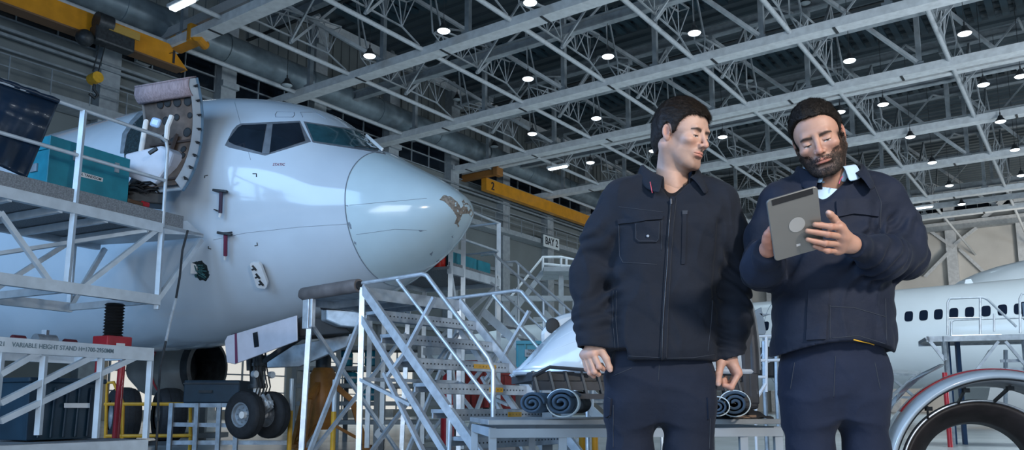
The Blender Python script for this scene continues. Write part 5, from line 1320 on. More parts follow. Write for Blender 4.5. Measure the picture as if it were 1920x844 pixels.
def skin_mat(name,rough=.56):
    m=bpy.data.materials.new(name);m.use_nodes=True;n=m.node_tree.nodes;L=m.node_tree.links;b=n['Principled BSDF']
    a=n.new('ShaderNodeVertexColor');a.layer_name='Col'
    t=n.new('ShaderNodeTexNoise');t.inputs['Scale'].default_value=55;t.inputs['Detail'].default_value=5
    tc=n.new('ShaderNodeTexCoord');L.new(tc.outputs['Object'],t.inputs['Vector'])
    mx=n.new('ShaderNodeMix');mx.data_type='RGBA';mx.blend_type='MULTIPLY';mx.inputs[0].default_value=1.
    rp=n.new('ShaderNodeMapRange');rp.inputs[3].default_value=.86;rp.inputs[4].default_value=1.10;L.new(t.outputs[0],rp.inputs[0])
    L.new(a.outputs[0],mx.inputs[6]);L.new(rp.outputs[0],mx.inputs[7]);L.new(mx.outputs[2],b.inputs['Base Color'])
    b.inputs['Roughness'].default_value=rough;b.inputs['Subsurface Weight'].default_value=.12;b.inputs['Subsurface Radius'].default_value=(1,.35,.2);b.inputs['Subsurface Scale'].default_value=.006
    t2=n.new('ShaderNodeTexNoise');t2.inputs['Scale'].default_value=500;L.new(tc.outputs['Object'],t2.inputs['Vector'])
    bp=n.new('ShaderNodeBump');bp.inputs['Strength'].default_value=.12;bp.inputs['Distance'].default_value=.002;L.new(t2.outputs[0],bp.inputs['Height']);L.new(bp.outputs[0],b.inputs['Normal'])
    return m
def cloth_mat(name,col,rough=.8,sheen=.3,wave=900.):
    m=mat(name,col,rough,noise=.12,nscale=9,sheen=sheen*.12,spec=.18)
    n=m.node_tree.nodes;L=m.node_tree.links;b=n['Principled BSDF'];tc=[x for x in n if x.type=='TEX_COORD'][0]
    t=n.new('ShaderNodeTexNoise');t.inputs['Scale'].default_value=22;t.inputs['Detail'].default_value=8;L.new(tc.outputs['Object'],t.inputs['Vector'])
    w=n.new('ShaderNodeTexNoise');w.inputs['Scale'].default_value=wave;L.new(tc.outputs['Object'],w.inputs['Vector'])
    b1=n.new('ShaderNodeBump');b1.inputs['Strength'].default_value=.35;b1.inputs['Distance'].default_value=.012;L.new(t.outputs[0],b1.inputs['Height'])
    b2=n.new('ShaderNodeBump');b2.inputs['Strength'].default_value=.3;b2.inputs['Distance'].default_value=.001;L.new(w.outputs[0],b2.inputs['Height']);L.new(b1.outputs[0],b2.inputs['Normal']);L.new(b2.outputs[0],b.inputs['Normal'])
    return m
def Rot(yaw,pitch,roll):
    return np.array(Matrix.Rotation(math.radians(yaw),3,'Z')@Matrix.Rotation(math.radians(pitch),3,'X')@Matrix.Rotation(math.radians(roll),3,'Y'))
# ---------- head ----------
def build_head(C,R,neck,o,sc=1.):
    """C head centre (world), R 3x3 local->world, neck (world point, radius); local: x right in the face frame, -y forward, z up"""
    C=np.array(C);nk=R.T@(np.array(neck[0])-C)/sc;nr=neck[1]/sc
    h=.0015
    lo=[-.098,-.13,min(-.15,nk[2]-.03)];hi=[.098,max(.13,nk[1]+.07),.14]
    lo[0]=min(lo[0],nk[0]-.07);hi[0]=max(hi[0],nk[0]+.07)
    g=Grid(lo,hi,h)
    fw=o.get('fw',1.);jw=o.get('jw',1.)
    F=d_ell(g,(0,.020,.036),(.0765,.097,.090))
    F=smin(F,d_ell(g,(0,-.036,.030),(.062*fw,.048,.062)),.03)
    F=smin(F,d_ell(g,(0,-.036,-.030),(.0590*fw,.053,.080)),.025)
    F=smin(F,d_ell(g,(0,-.036,-.077),(.047*jw,.046,.036)),.02)
    F=smin(F,d_cap(g,(-.013,-.074,-.103),(.013,-.074,-.103),.0165,.0165),.018)
    for s in(-1,1):
        F=smin(F,d_cap(g,(s*.055*jw,.004,-.045),(s*.030*jw,-.055,-.094),.020,.018),.022)
        F=smin(F,d_ell(g,(s*.043*fw,-.066,-.020),(.021,.020,.015)),.018)
    F=smin(F,d_cap(g,(-.034,-.079,.0235),(.034,-.079,.0235),.0100,.0100),.016)
    # neck
    F=smin(F,d_cap(g,(0,.022,-.060),nk,.056,nr),.026)
    for s in(-1,1): F=smin(F,d_cap(g,(s*.058,.030,-.045),nk+np.array([s*.020,-.040,.0]),.016,.012),.03)
    F=smin(F,d_sph(g,(0,-.030+(nk[1]-.022)*.35,-.115),.014),.03)
    # orbit hollows
    for s in(-1,1): F=smax(F,-d_ell(g,(s*.031,-.101,.004),(.0215,.0165,.0135)),.014)
    for s in(-1,1): F=smax(F,-d_ell(g,(s*.013,-.100,.012),(.007,.012,.016)),.010)
    # eyes with lids
    for s in(-1,1):
        F=smin(F,d_ell(g,(s*.0315,-.0748,.0030),(.0150,.0125,.0110)),.0045)
        F=smin(F,d_cap(g,(s*.0205,-.0850,.0010),(s*.0315,-.0885,-.0014),.0018,.0020),.003)
        F=smin(F,d_cap(g,(s*.0315,-.0885,-.0014),(s*.0435,-.0820,.0004),.0020,.0016),.003)
        F=smax(F,-d_cap(g,(s*.023,-.0900,-.0052),(s*.0405,-.0875,-.0048),.0022,.0022),.002)   # slit under the upper lid
        F=smax(F,-d_cap(g,(s*.020,-.0860,.0095),(s*.042,-.0850,.0105),.0012,.0012),.005)     # lid crease
    # nose
    nl=o.get('nose',1.)
    N=d_cap(g,(0,-.084,.014),(0,-.099*1.0-.008*nl,-.022),.0068,.0085)
    N=smin(N,d_ell(g,(0,-.1055-.005*nl,-.0305),(.0105,.0105,.0098)),.008)
    for s in(-1,1): N=smin(N,d_ell(g,(s*.0125,-.0985,-.0335),(.0072,.0098,.0078)),.006)
    N=smin(N,d_cap(g,(0,-.105,-.037),(0,-.090,-.043),.0040,.006),.006)
    F=smin(F,N,.011)
    for s in(-1,1): F=smax(F,-d_ell(g,(s*.0062,-.1040,-.0405),(.0034,.0058,.0040)),.003)
    for s in(-1,1): F=smax(F,-d_cap(g,(s*.0185,-.094,-.036),(s*.030,-.084,-.056),.0012,.0010),.008)  # smile fold
    # mouth
    F=smin(F,d_ell(g,(0,-.083,-.063),(.026,.0105,.017)),.014)
    F=smin(F,d_cap(g,(-.010,-.0915,-.0585),(.010,-.0915,-.0585),.0042,.0042),.006)
    for s in(-1,1): F=smin(F,d_cap(g,(s*.006,-.0915,-.0590),(s*.024,-.0825,-.0625),.0040,.0020),.005)
    F=smin(F,d_cap(g,(-.009,-.0900,-.0690),(.009,-.0900,-.0690),.0055,.0055),.006)
    for s in(-1,1): F=smin(F,d_cap(g,(s*.008,-.0895,-.0690),(s*.023,-.0820,-.0645),.0045,.0018),.005)
    for s in(-1,1): F=smax(F,-d_cap(g,(0,-.0985,-.0630),(s*.0265,-.0865,-.0637),.0014,.0012),.003)
    F=smax(F,-d_cap(g,(-.012,-.089,-.0800),(.012,-.089,-.0800),.004,.004),.012)
    F=smax(F,-d_cap(g,(0,-.099,-.046),(0,-.0965,-.054),.0018,.0016),.006)
    # ears
    for s in(-1,1):
        Re=np.array(Matrix.Rotation(math.radians(-s*22),3,'Z')@Matrix.Rotation(math.radians(-12),3,'X'))
        E=d_ell(g,(s*.0785,.014,.000),(.0060,.0145,.0265),Re.T)
        E=smin(E,d_ell(g,(s*.0765,.006,-.022),(.0055,.0095,.0120),Re.T),.008)
        E=smax(E,-d_ell(g,(s*.0870,.009,.003),(.0095,.0105,.0195),Re.T),.004)
        E=smin(E,d_cap(g,(s*.0775,-.002,-.004),(s*.0765,.000,-.010),.0040,.0035),.004)
        F=smin(F,E,.006)
    P,Q=nets(g,F);P=relax(P,Q,1,.4)
    x,y,z=P[:,0],P[:,1],P[:,2];ax_=np.abs(x)
    base=np.array(o['skin']);col=np.tile(base,(len(P),1))
    def g_(cx,cy,cz,rx,ry,rz): return np.exp(-(((ax_-cx)/rx)**2+((y-cy)/ry)**2+((z-cz)/rz)**2))
    def mixc(w,c):
        w=np.clip(w,0,1)[:,None];return col*(1-w)+np.array(c)*w
    red=base*np.array([1.08,.72,.68])
    col=mixc(.55*g_(0,-.11,-.03,.016,.03,.018)+.35*g_(.040,-.07,-.025,.02,.03,.018)+.55*g_(.080,.012,0,.012,.03,.04),red)
    # beard shadow / stubble
    jl=np.clip((-(z+.040+ .6*np.clip(ax_-.03,0,.1)*0)) /.02,0,1)*np.clip((.045-y)/.03,0,1)
    side=np.clip((y+.050+.25*np.clip(z+.02,0,.1)*2)/.015,0,1)*np.clip((ax_-.040)/.012,0,1)*np.clip((.012-y)/.015,0,1)*np.clip((.020-z)/.02,0,1)
    lipm=np.exp(-((x/.024)**4+((z+.0635)/.0095)**4))*(y<-.075)
    must=np.exp(-((x/.028)**4+((z+.051)/.006)**2))*(y<-.075)
    st=np.clip(np.maximum(np.maximum(jl*np.clip((ax_*.0+1),0,1),side),must*1.1),0,1)*(z>-.135)*(1-lipm)
    st*=np.clip((z+.150-np.clip(y+.05,0,.1)*.3)/.02,0,1)
    col=mixc(st*o.get('stubble',.3),np.array(o['hair'])*1.0+base*.12)
    col=mixc(lipm*.85*(1-np.exp(-((z+.0630)/.0012)**2)),base*np.array([.98,.55,.55]))
    col=mixc(np.exp(-((z+.0630)/.0010)**2)*(ax_<.0255)*(y<-.08)*.8,base*np.array([.35,.18,.16]))  # shade of the mouth line put into the skin colour
    # brows
    bz=.0172+.0040*np.sin(np.clip((ax_-.012)/.038,0,1)*2.2)-.30*np.clip(ax_-.040,0,1)
    bw=.0058*(1-.45*np.clip((ax_-.03)/.02,0,1))
    br=np.exp(-((z-bz)/bw)**4)*(ax_>.011)*(ax_<.051)*(y<-.055)
    col=mixc(br*.92,np.array(o['hair'])*.9)
    # eyes: closed-down lids, dark lash line, a sliver of eye
    lash=np.exp(-((z+.0022+14*(ax_-.0315)**2)/.0013)**2)*(ax_>.0195)*(ax_<.0435)*(y<-.075)
    sl=np.exp(-((z+.0058+10*(ax_-.0315)**2)/.0026)**4)*(ax_>.0215)*(ax_<.0415)*(y<-.078)
    col=mixc(sl*.85,(.50,.46,.44))
    iris=np.exp(-((z+.0052)/.0030)**4-((x-np.sign(x)*.0315-o.get('gaze',0))/.0046)**4)*(y<-.078)
    col=mixc(iris,(.035,.03,.03));col=mixc(lash*.95,(.02,.013,.010))
    cre=np.exp(-((z-.0100)/.0011)**2)*(ax_>.019)*(ax_<.043)*(y<-.07);col=mixc(cre*.35,base*.4)  # lid crease shade put into the colour
    nos=np.exp(-(((ax_-.0062)/.0034)**2+((z+.0405)/.003)**2))*(y<-.09);col=mixc(nos*.85,base*.12)  # nostril darkness painted into the skin colour as shade
    con=g_(.0815,.009,.002,.006,.008,.014);col=mixc(con*.75,base*np.array([.45,.25,.22]))  # ear hollow shaded by darker skin colour
    PW=(R@(P*sc).T).T+C
    return PW,Q,col,(P,g,F)
def hair_cap(C,R,o,sc=1.):
    g=Grid((-.105,-.125,-.10),(.105,.145,.150),.0016)
    t=o['hair_t']
    F=d_ell(g,(0,.022,.040),(.0805+t*.35,.100+t*.5,.090+t))
    F=smin(F,d_ell(g,(0,-.034,.046+t*.5),(.060+t*.2,.050+t*.4,.055)),.03)
    F=smin(F,d_cap(g,(0,.085,-.03),(0,.075,-.075),.035,.03),.04) if o.get('nape',0) else F
    n=noise3(g.X*90,g.Y*45,g.Z*60,o['seed'],3)*.0022+noise3(g.X*260,g.Y*90,g.Z*140,o['seed']+1,2)*.0009
    F=F+n.astype(np.float32)
    # hairline height as a function of y (front -> back)
    Y=g.Y+0*g.X;ax_=np.abs(g.X)
    hl=np.interp(g.Y,o['hy'],o['hz']).astype(np.float32)
    # forehead line dips toward the temples
    hl=hl-o.get('peak',.0)*np.exp(-(ax_/.018)**2)*(g.Y<-.03)+.0*ax_
    hl=hl+noise3(g.X*300,g.Y*200,g.Z*0,o['seed']+5,2)*.0025+noise3(g.X*90,g.Y*60,g.Z*0,o['seed']+6,1)*.006
    F=smax(F,(hl-g.Z).astype(np.float32)*.8,.006)
    for s in(-1,1): F=smax(F,-d_ell(g,(s*.082,.012,-.004),(.022,.022,.036)),.004)
    P,Q=nets(g,F);P=relax(P,Q,1,.3)
    return P,Q
def chain(g,F,pts,rs,k=.004,ku=.003):
    D=None
    for (a,b,ra,rb) in zip(pts,pts[1:],rs,rs[1:]):
        d=d_cap(g,a,b,ra,rb);D=d if D is None else smin(D,d,k)
    return D if F is None else smin(F,D,ku)
def build_hand(wr,fore,fingers,thumb,skin,palmr=.015,h=.0013,nails=True):
    """wr wrist point, fore forearm point, fingers: lists of 4 points (mcp,pip,dip,tip); thumb: 3-4 points"""
    allp=np.array([wr]+[p for f in fingers for p in f]+list(thumb));lo=allp.min(0)-.035;hi=allp.max(0)+.035
    g=Grid(lo,hi,h);w=np.array(wr)
    M=[np.array(f[0]) for f in fingers]
    F=d_cap(g,fore,wr,.026,.0215)
    D=None
    for i,m in enumerate(M):
        d=d_cap(g,w+(m-w)*.12,m,palmr*1.15,palmr*.80);D=d if D is None else smin(D,d,.016)
    for a,b in zip(M,M[1:]): D=smin(D,d_cap(g,a*.85+w*.15,b*.85+w*.15,palmr*.85,palmr*.85),.012)
    F=smin(F,D,.022)
    T=chain(g,None,[np.array(p) for p in thumb],[.0150,.0118,.0105,.0088][:len(thumb)],.006)
    T=smin(T,d_cap(g,w+(np.array(thumb[0])-w)*.2,thumb[0],.018,.015),.012)
    F=smin(F,T,.009)
    for i,f in enumerate(fingers):
        r=[.0108,.0097,.0088,.0075] if i<3 else [.0095,.0084,.0077,.0066]
        fp=[np.array(p) for p in f]
        D=chain(g,None,fp,r,.003)
        for j in(1,): D=smin(D,d_sph(g,fp[j],r[j]*1.06),.004)
        D=smin(D,d_sph(g,fp[0],.0112),.006)
        F=smin(F,D,.0035 if True else .006)
    P,Q=nets(g,F);P=relax(P,Q,1,.4)
    base=np.array(skin);col=np.tile(base,(len(P),1));red=base*np.array([1.05,.70,.66])
    for i,f in enumerate(fingers):
        for j in(0,1,2):
            d=np.linalg.norm(P-np.array(f[j]),axis=1);w_=np.exp(-(d/.013)**2)[:,None]*.5;col=col*(1-w_)+red*w_
        tip,dip=np.array(f[-1]),np.array(f[-2])
    tt=np.array(thumb[-1]);td=tt-np.array(thumb[-2]);td/=np.linalg.norm(td)
    d=np.linalg.norm(P-(tt+np.array([0,-.007,0.])+td*.002),axis=1);w_=np.clip(1.6-d/.0065,0,1)[:,None]*.55;col=col*(1-w_)+np.array([.62,.42,.38])*w_
    return P,Q,col
class Hit:
    def __init__(s,P,Q): s.b=BVHTree.FromPolygons([tuple(p) for p in P],[tuple(int(i) for i in q) for q in Q])
    def __call__(s,px,py,off=0.):
        d=ray(px,py).normalized();p,n,i,_=s.b.ray_cast(CAMP,d)
        if p is None:return None
        if n.dot(d)>0:n=-n
        return p+n*off
def surf_line(name,hitf,pts,r,m,par,off=.001,step=4,closed=False):
    Q=[];L=list(pts)+([pts[0]] if closed else [])
    for a,b in zip(L,L[1:]):
        k=max(1,int(math.dist(a,b)/step))
        for j in range(k): Q.append((a[0]+(b[0]-a[0])*j/k,a[1]+(b[1]-a[1])*j/k))
    Q.append(L[-1]);P=[hitf(x,y,off) for x,y in Q];P=[p for p in P if p]
    if len(P)<2:return None
    mb=MB();mb.path(P,r,5);return mb.build(name,m,par,smooth=True,auto=0)
# ================= THE TWO MEN =================
def W(px,py,y): return np.array(at(px,py,y))
M_skin1=skin_mat('skin_fair');M_skin2=skin_mat('skin_tanned')
M_jk=cloth_mat('navy_black_canvas',(.0095,.0125,.0200),.78,.25)
M_jk2=cloth_mat('dark_navy_twill',(.0095,.0135,.026),.68,.25)
M_tr1=cloth_mat('dark_blue_trousers',(.010,.014,.026),.8,.25)
M_tr2=cloth_mat('navy_trousers',(.011,.016,.033),.8,.25)
M_tee=cloth_mat('black_tshirt',(.008,.009,.012),.85,.1)
M_seamj=mat('jacket_stitching',(.022,.028,.040),.8)
M_zip=mat('zip_metal',(.05,.055,.065),.35,.8)
M_shirt=cloth_mat('light_blue_shirt',(.42,.58,.74),.7,.2)
M_hair1=mat('dark_brown_hair',(.014,.009,.006),.6,noise=.5,nscale=120,spec=.25)
M_hair2=mat('black_brown_hair',(.012,.009,.007),.6,noise=.5,nscale=120,spec=.25)
def limb(g,F,pts,rs,k): 
    D=chain(g,None,pts,rs,.05);return smin(F,D,k) if F is not None else D
def torso(g,rows,p=2.6):
    """rows: (z, xc, yc, hw, hd) from low to high; superelliptic loft as a signed field"""
    zs=np.array([r[0] for r in rows]);I=lambda i:np.interp(g.Z,zs,[r[i] for r in rows]).astype(np.float32)
    xc,yc,w,d=I(1),I(2),I(3),I(4)
    q=((np.abs(g.X-xc)/w)**p+(np.abs(g.Y-yc)/d)**p+1e-9)**(1/p)
    f=(q-1)*np.minimum(w,d)*.9
    f=np.maximum(f,g.Z-zs[-1]);return np.maximum(f,zs[0]-g.Z)
def seg_wrinkle(g,a,b,amp,wl,r0,ph=0.,tilt=(0,0,0)):
    """ring folds across a limb a->b, fading out from the axis"""
    a=np.array(a);b=np.array(b);d=b-a;L=np.linalg.norm(d);d=d/L
    x,y,z=g.X-a[0],g.Y-a[1],g.Z-a[2];t=x*d[0]+y*d[1]+z*d[2]
    tt=t+x*tilt[0]+y*tilt[1]+z*tilt[2]
    w=np.exp(-((t-L*.5)/(L*.55))**4)
    dist=np.sqrt(np.maximum((x-t*d[0])**2+(y-t*d[1])**2+(z-t*d[2])**2,0))
    s=np.sin(tt*2*math.pi/wl+ph+2.*np.sin(tt*31+ph)+1.2*np.sin(x*40+z*23))
    return (amp*(np.abs(s)**.8*np.sign(s))*w*np.exp(-(dist/(r0*1.7))**4)).astype(np.float32)
def open_end(g,F,p,n,rl=.14):
    """cut the garment flat at p with outward normal n"""
    n=np.array(n,float);n/=np.linalg.norm(n);d=(g.X-p[0])*n[0]+(g.Y-p[1])*n[1]+(g.Z-p[2])*n[2]
    r=np.sqrt((g.X-p[0])**2+(g.Y-p[1])**2+(g.Z-p[2])**2)
    local=r<rl
    return np.where(local,np.maximum(F,d),F).astype(np.float32)
def shoes(par,pts,m):
    for (x,y,yaw) in pts:
        mb=MB();R=Matrix.Rotation(yaw,3,'Z');c=V((x,y,0))
        for s,(zz,w,l0,l1) in enumerate([(.0,.048,-.19,.09),(.02,.05,-.20,.095),(.05,.047,-.18,.09),(.08,.038,-.10,.08),(.12,.036,-.04,.075)]):
            pass
        rows=[]
        for zz,w,l0,l1 in [(.0,.046,-.19,.088),(.02,.050,-.20,.095),(.05,.047,-.18,.09),(.075,.04,-.12,.085),(.10,.038,-.06,.08),(.14,.040,-.045,.075)]:
            rows.append([c+R@V((w*math.cos(a)*(1 if math.sin(a)>0 else .95),(l1 if math.sin(a)>0 else -l0)*math.sin(a),zz)) for a in [2*PI*i/24 for i in range(24)]])
        mb.grid(rows,closed=True);mb.add(rows[0],[tuple(range(24))]);mb.add(rows[-1],[tuple(range(24))]);mb.build('shoe',m,par,smooth=True,auto=50)
def leg_chain(hip,knee,ank): return [hip,knee,ank]
# -------------------------------------------------------------------- man 1
D1=2.87
man1=thing('person','dark haired man in a dark zip work jacket looking down towards the tablet','person',(at(1240,763,D1).x,D1,0))
skin1=(.45,.275,.205);hair1=(.022,.014,.010)
R1=Rot(43,15,1);C1=W(1279,256,D1-.01)
neckb=(W(1256,352,D1+.035),.056)
o1=dict(skin=skin1,hair=hair1,stubble=.42,fw=.98,jw=.97,nose=1.1,gaze=-.002,hair_t=.018,seed=4,peak=-.0,nape=1,
 hy=[-.13,-.085,-.062,-.048,-.030,-.020,-.004,.016,.030,.050,.080,.14],hz=[.079,.077,.072,.055,.033,.004,-.006,.030,-.010,-.055,-.075,-.08])
HP,HQ,HC,_=build_head(C1,R1,neckb,o1)
# upper body flesh (under the clothes) so that the figure is one body
def flesh(segs,lo,hi,h=.012,skin=skin1):
    g=Grid(lo,hi,h);F=None
    for a,b,ra,rb in segs:
        d=d_cap(g,a,b,ra,rb);F=d if F is None else smin(F,d,.05)
    P,Q=nets(g,F);return P,Q,np.tile(np.array(skin),(len(P),1))
nb=neckb[0];chest=W(1258,440,D1+.03);pel=W(1238,690,D1+.04)
shL,elL,wrL=W(1158,374,D1+.03),W(1103,522,D1+.05),W(1115,646,D1-.01)
shR,elR,wrR=W(1354,382,D1+.03),W(1373,535,D1+.05),W(1367,668,D1+.01)
hipL,knL,anL=W(1188,705,D1+.04),W(1183,860,D1+.03),np.array([W(1186,763,D1)[0],D1+.07,.10])
hipR,knR,anR=W(1286,705,D1+.04),W(1288,860,D1+.0),np.array([W(1290,763,D1)[0],D1+.02,.10])
segs=[(nb,chest,.056,.10),(chest,pel,.10,.085),(shL,elL,.045,.038),(elL,wrL,.036,.026),(shR,elR,.045,.038),(elR,wrR,.036,.026),(chest,shL,.09,.05),(chest,shR,.08,.05),(pel,hipL,.075,.06),(pel,hipR,.075,.06),(hipL,knL,.055,.045),(knL,anL,.045,.032),(hipR,knR,.055,.045),(knR,anR,.045,.032)]
allp=np.array([s[0] for s in segs]+[s[1] for s in segs])
FP,FQ,FC=flesh(segs,allp.min(0)-.15,allp.max(0)+.15)
def w1(x,y,dy=0): return W(x,y,D1-.01+dy)
f1=[[w1(1113,664,-.022),w1(1124,688,-.032),w1(1131.5,692,-.014),w1(1128,684,.000)],
    [w1(1105,667,-.010),w1(1115,697,-.021),w1(1122,702,-.004),w1(1120,692,.012)],
    [w1(1098,668,.004),w1(1106.5,699,-.005),w1(1113,705,.010),w1(1112,695,.022)],
    [w1(1093,666,.018),w1(1100,692,.012),w1(1106,698,.024),w1(1106,689,.034)]]
th1=[w1(1126,656,-.016),w1(1137,673,-.024),w1(1143,690,-.024),w1(1144,694,-.023)]
h1=build_hand(w1(1114,648),w1(1108,625,.02),f1,th1,skin1)
def w2(x,y,dy=0): return W(x,y,D1+.01+dy)
f2=[[w2(1385,701,-.020),w2(1371,726,-.032),w2(1358,722,-.026),w2(1356,713,-.018)],
    [w2(1384,702,-.002),w2(1371,727,-.012),w2(1359,722,-.006),w2(1358,712,.0)],
    [w2(1382,701,.014),w2(1370,725,.008),w2(1360,720,.012),w2(1360,711,.016)],
    [w2(1379,699,.028),w2(1369,720,.024),w2(1361,716,.026),w2(1361,708,.028)]]
th2=[w2(1352,680,-.018),w2(1348,700,-.030),w2(1346.5,717,-.034),w2(1346.5,720,-.034)]
h2=build_hand(w2(1366,668),w2(1370,645,.02),f2,th2,tuple(np.array(skin1)*np.array([.92,.84,.82])))
P,Q,Cc=join_np([(FP,FQ,FC),(HP,HQ,HC),h1,h2])
mesh_np('body',P,Q,M_skin1,man1,Cc)
# hair
def do_hair(C,R,o,par,m,n,L,comb,seed,strL=.75,droop=0.,lift=.45,fringe=0):
    P,Q=hair_cap(C,R,o);N=vnormals(P,Q);rng=np.random.default_rng(seed)
    idx=rng.integers(0,len(P),n);idx=idx[(P[idx][:,2]>-.08)]
    Lz=L*np.clip(.45+(P[idx][:,2]+.02)/.10,.35,1.15)[:,None]
    S,SQ=strands(P,N,idx,Lz,.00055,comb,rng,.30,3,lift,droop)
    S2=np.zeros((0,3));SQ2=np.zeros((0,4),int)
    if fringe:
        pool=np.argwhere((P[:,1]<-.045)&(P[:,2]>.062)&(np.abs(P[:,0])<.06))[:,0];ix=rng.choice(pool,fringe)
        def cf(p):
            d=np.zeros_like(p);d[:,1]=-1;d[:,2]=-.9;d[:,0]=.5+p[:,0]*3;return d
        S2,SQ2=strands(P,N,ix,np.full((len(ix),1),.014),.0007,cf,rng,.35,3,.5,.3)
    PP=np.concatenate([P,S,S2]);QQ=np.concatenate([Q,SQ+len(P),SQ2+len(P)+len(S)]);PW=(R@PP.T).T+np.array(C)
    return mesh_np('hair',PW,QQ,m,par)
def comb1(p):
    d=np.zeros_like(p);d[:,1]=-1.;d[:,2]=-.15+ -1.3*np.clip((.03-p[:,2])/.06,0,1);d[:,0]=p[:,0]*4+.25;d[p[:,1]>.05,1]=-.1;d[p[:,1]>.05,2]=-1;return d
do_hair(C1,R1,o1,man1,M_hair1,12000,.015,comb1,3,lift=.30,fringe=900)
# jacket
g=Grid(W(1055,705,D1-.30),W(1425,300,D1+.30),.0055)
g=Grid((W(1055,500,D1)[0],D1-.27,W(1200,690,D1)[2]),(W(1425,500,D1)[0],D1+.26,W(1200,318,D1)[2]),.0055)
def trow(y,xl,xr,dy,hd): a,b=W(xl,y,D1),W(xr,y,D1);return (a[2],(a[0]+b[0])/2,D1+dy,(b[0]-a[0])/2,hd)
rows=[trow(684,1137,1342,.02,.130),trow(660,1134,1343,.02,.140),trow(610,1138,1342,.02,.138),trow(540,1140,1345,.02,.132),trow(480,1140,1362,.02,.138),trow(430,1142,1372,.02,.142),trow(395,1150,1370,.025,.130),trow(372,1168,1354,.03,.105),trow(357,1190,1334,.035,.085),trow(345,1208,1318,.038,.070)]
F=torso(g,rows,2.5)
sL=[W(1166,378,D1+.03),W(1130,440,D1+.04),W(1101,522,D1+.05),W(1106,590,D1+.02),W(1110,644,D1-.01)]
F=smin(F,chain(g,None,sL,[.072,.066,.060,.055,.050],.05),.045)
sR=[W(1347,384,D1+.03),W(1366,440,D1+.04),W(1371,532,D1+.05),W(1374,600,D1+.03),W(1371,668,D1+.01)]
F=smin(F,chain(g,None,sR,[.072,.066,.063,.058,.047],.05),.04)
F=smin(F,d_cap(g,W(1215,352,D1+.04),W(1172,372,D1+.03),.055,.062),.05);F=smin(F,d_cap(g,W(1308,356,D1+.04),W(1348,378,D1+.03),.055,.062),.05)
# folds
F=F+seg_wrinkle(g,sL[1],sL[3],.0055,.060,.075,.4,(.5,0,.3))+seg_wrinkle(g,sR[1],sR[3],.0055,.065,.075,1.7,(-.5,0,.3))
F=F+seg_wrinkle(g,sL[3],sL[4],.003,.035,.065,.9)+seg_wrinkle(g,sR[3],sR[4],.003,.035,.065,2.)
n=noise3(g.X*9,g.Y*7,g.Z*11,21,3);F=F+(n*.0042).astype(np.float32)
n=noise3(g.X*16+g.Z*10,g.Y*8,g.Z*9-g.X*12,23,2);F=F-(np.clip(1-np.abs(n)*1.5,0,1)**3*.0050).astype(np.float32)+(np.clip(1-np.abs(noise3(g.X*10-g.Z*6,g.Y*8,g.Z*13+g.X*8,29,2))*1.7,0,1)**3*.0045).astype(np.float32)
# gap creases at armpits, open bottom hem, cuffs and neck
for a,b in((W(1152,410,D1-.09),W(1141,560,D1-.06)),(W(1352,420,D1-.09),W(1343,560,D1-.06))): F=smax(F,-d_cap(g,a,b,.012,.010),.02)
hem=W(1240,678,D1)[2];F=np.maximum(F,(hem+.012*np.sin((g.X-W(1240,600,D1)[0])*9))-g.Z+0*g.Y).astype(np.float32) if False else F
box=(g.X>W(1133,600,D1)[0])&(g.X<W(1345,600,D1)[0])
F=np.where(box,np.maximum(F,hem-g.Z),F)
cl=W(1110,654,D1-.01);F=open_end(g,F,cl,(-.10,-.1,-1.));cr=W(1371,672,D1+.01);F=open_end(g,F,cr,(.30,0,-1))
# hollow the sleeve ends and hem
F=smax(F,-d_cap(g,W(1108,640,D1-.005),W(1114,675,D1-.02),.038,.044),.004)
F=smax(F,-d_cap(g,W(1371,658,D1+.012),W(1367,695,D1+.01),.036,.042),.004)
F=smax(F,-d_ell(g,W(1240,690,D1+.02),(.170,.112,.045)),.006)
nb_=nb;F=smax(F,-d_cap(g,nb_+np.array([0,.0,.10]),nb_+np.array([0,-.0,-.02]),.078,.070),.012)
F=smax(F,-d_cap(g,W(1263,328,D1-.04),W(1258,368,D1-.09),.066,.012),.010);F=smax(F,-d_cap(g,W(1263,334,D1-.12),W(1258,368,D1-.13),.060,.012),.010)
JP,JQ=nets(g,F);JP=relax(JP,JQ,1,.4)
jack=mesh_np('jacket',JP,JQ,M_jk,man1);J1=Hit(JP,JQ)
# T-shirt under the collar
g=Grid(W(1180,420,D1)-np.array([0,.2,0]),W(1350,310,D1)+np.array([0,.2,0]),.004)
F=torso(g,[trow(420,1195,1330,.02,.11),trow(380,1195,1328,.02,.098),trow(362,1205,1320,.03,.085),trow(346,1222,1302,.035,.068)],2.2)
F=smax(F,-d_cap(g,nb+np.array([0,-.01,.10]),nb+np.array([.0,-.02,-.005]),.072,.060),.01)
F=smax(F,-d_cap(g,W(1264,330,D1-.06),W(1259,361,D1-.06),.056,.010),.008);F=smax(F,-d_cap(g,W(1262,326,D1-.0),W(1259,362,D1-.08),.058,.010),.008)
P,Q=nets(g,F);mesh_np('tshirt',P,Q,M_tee,man1)
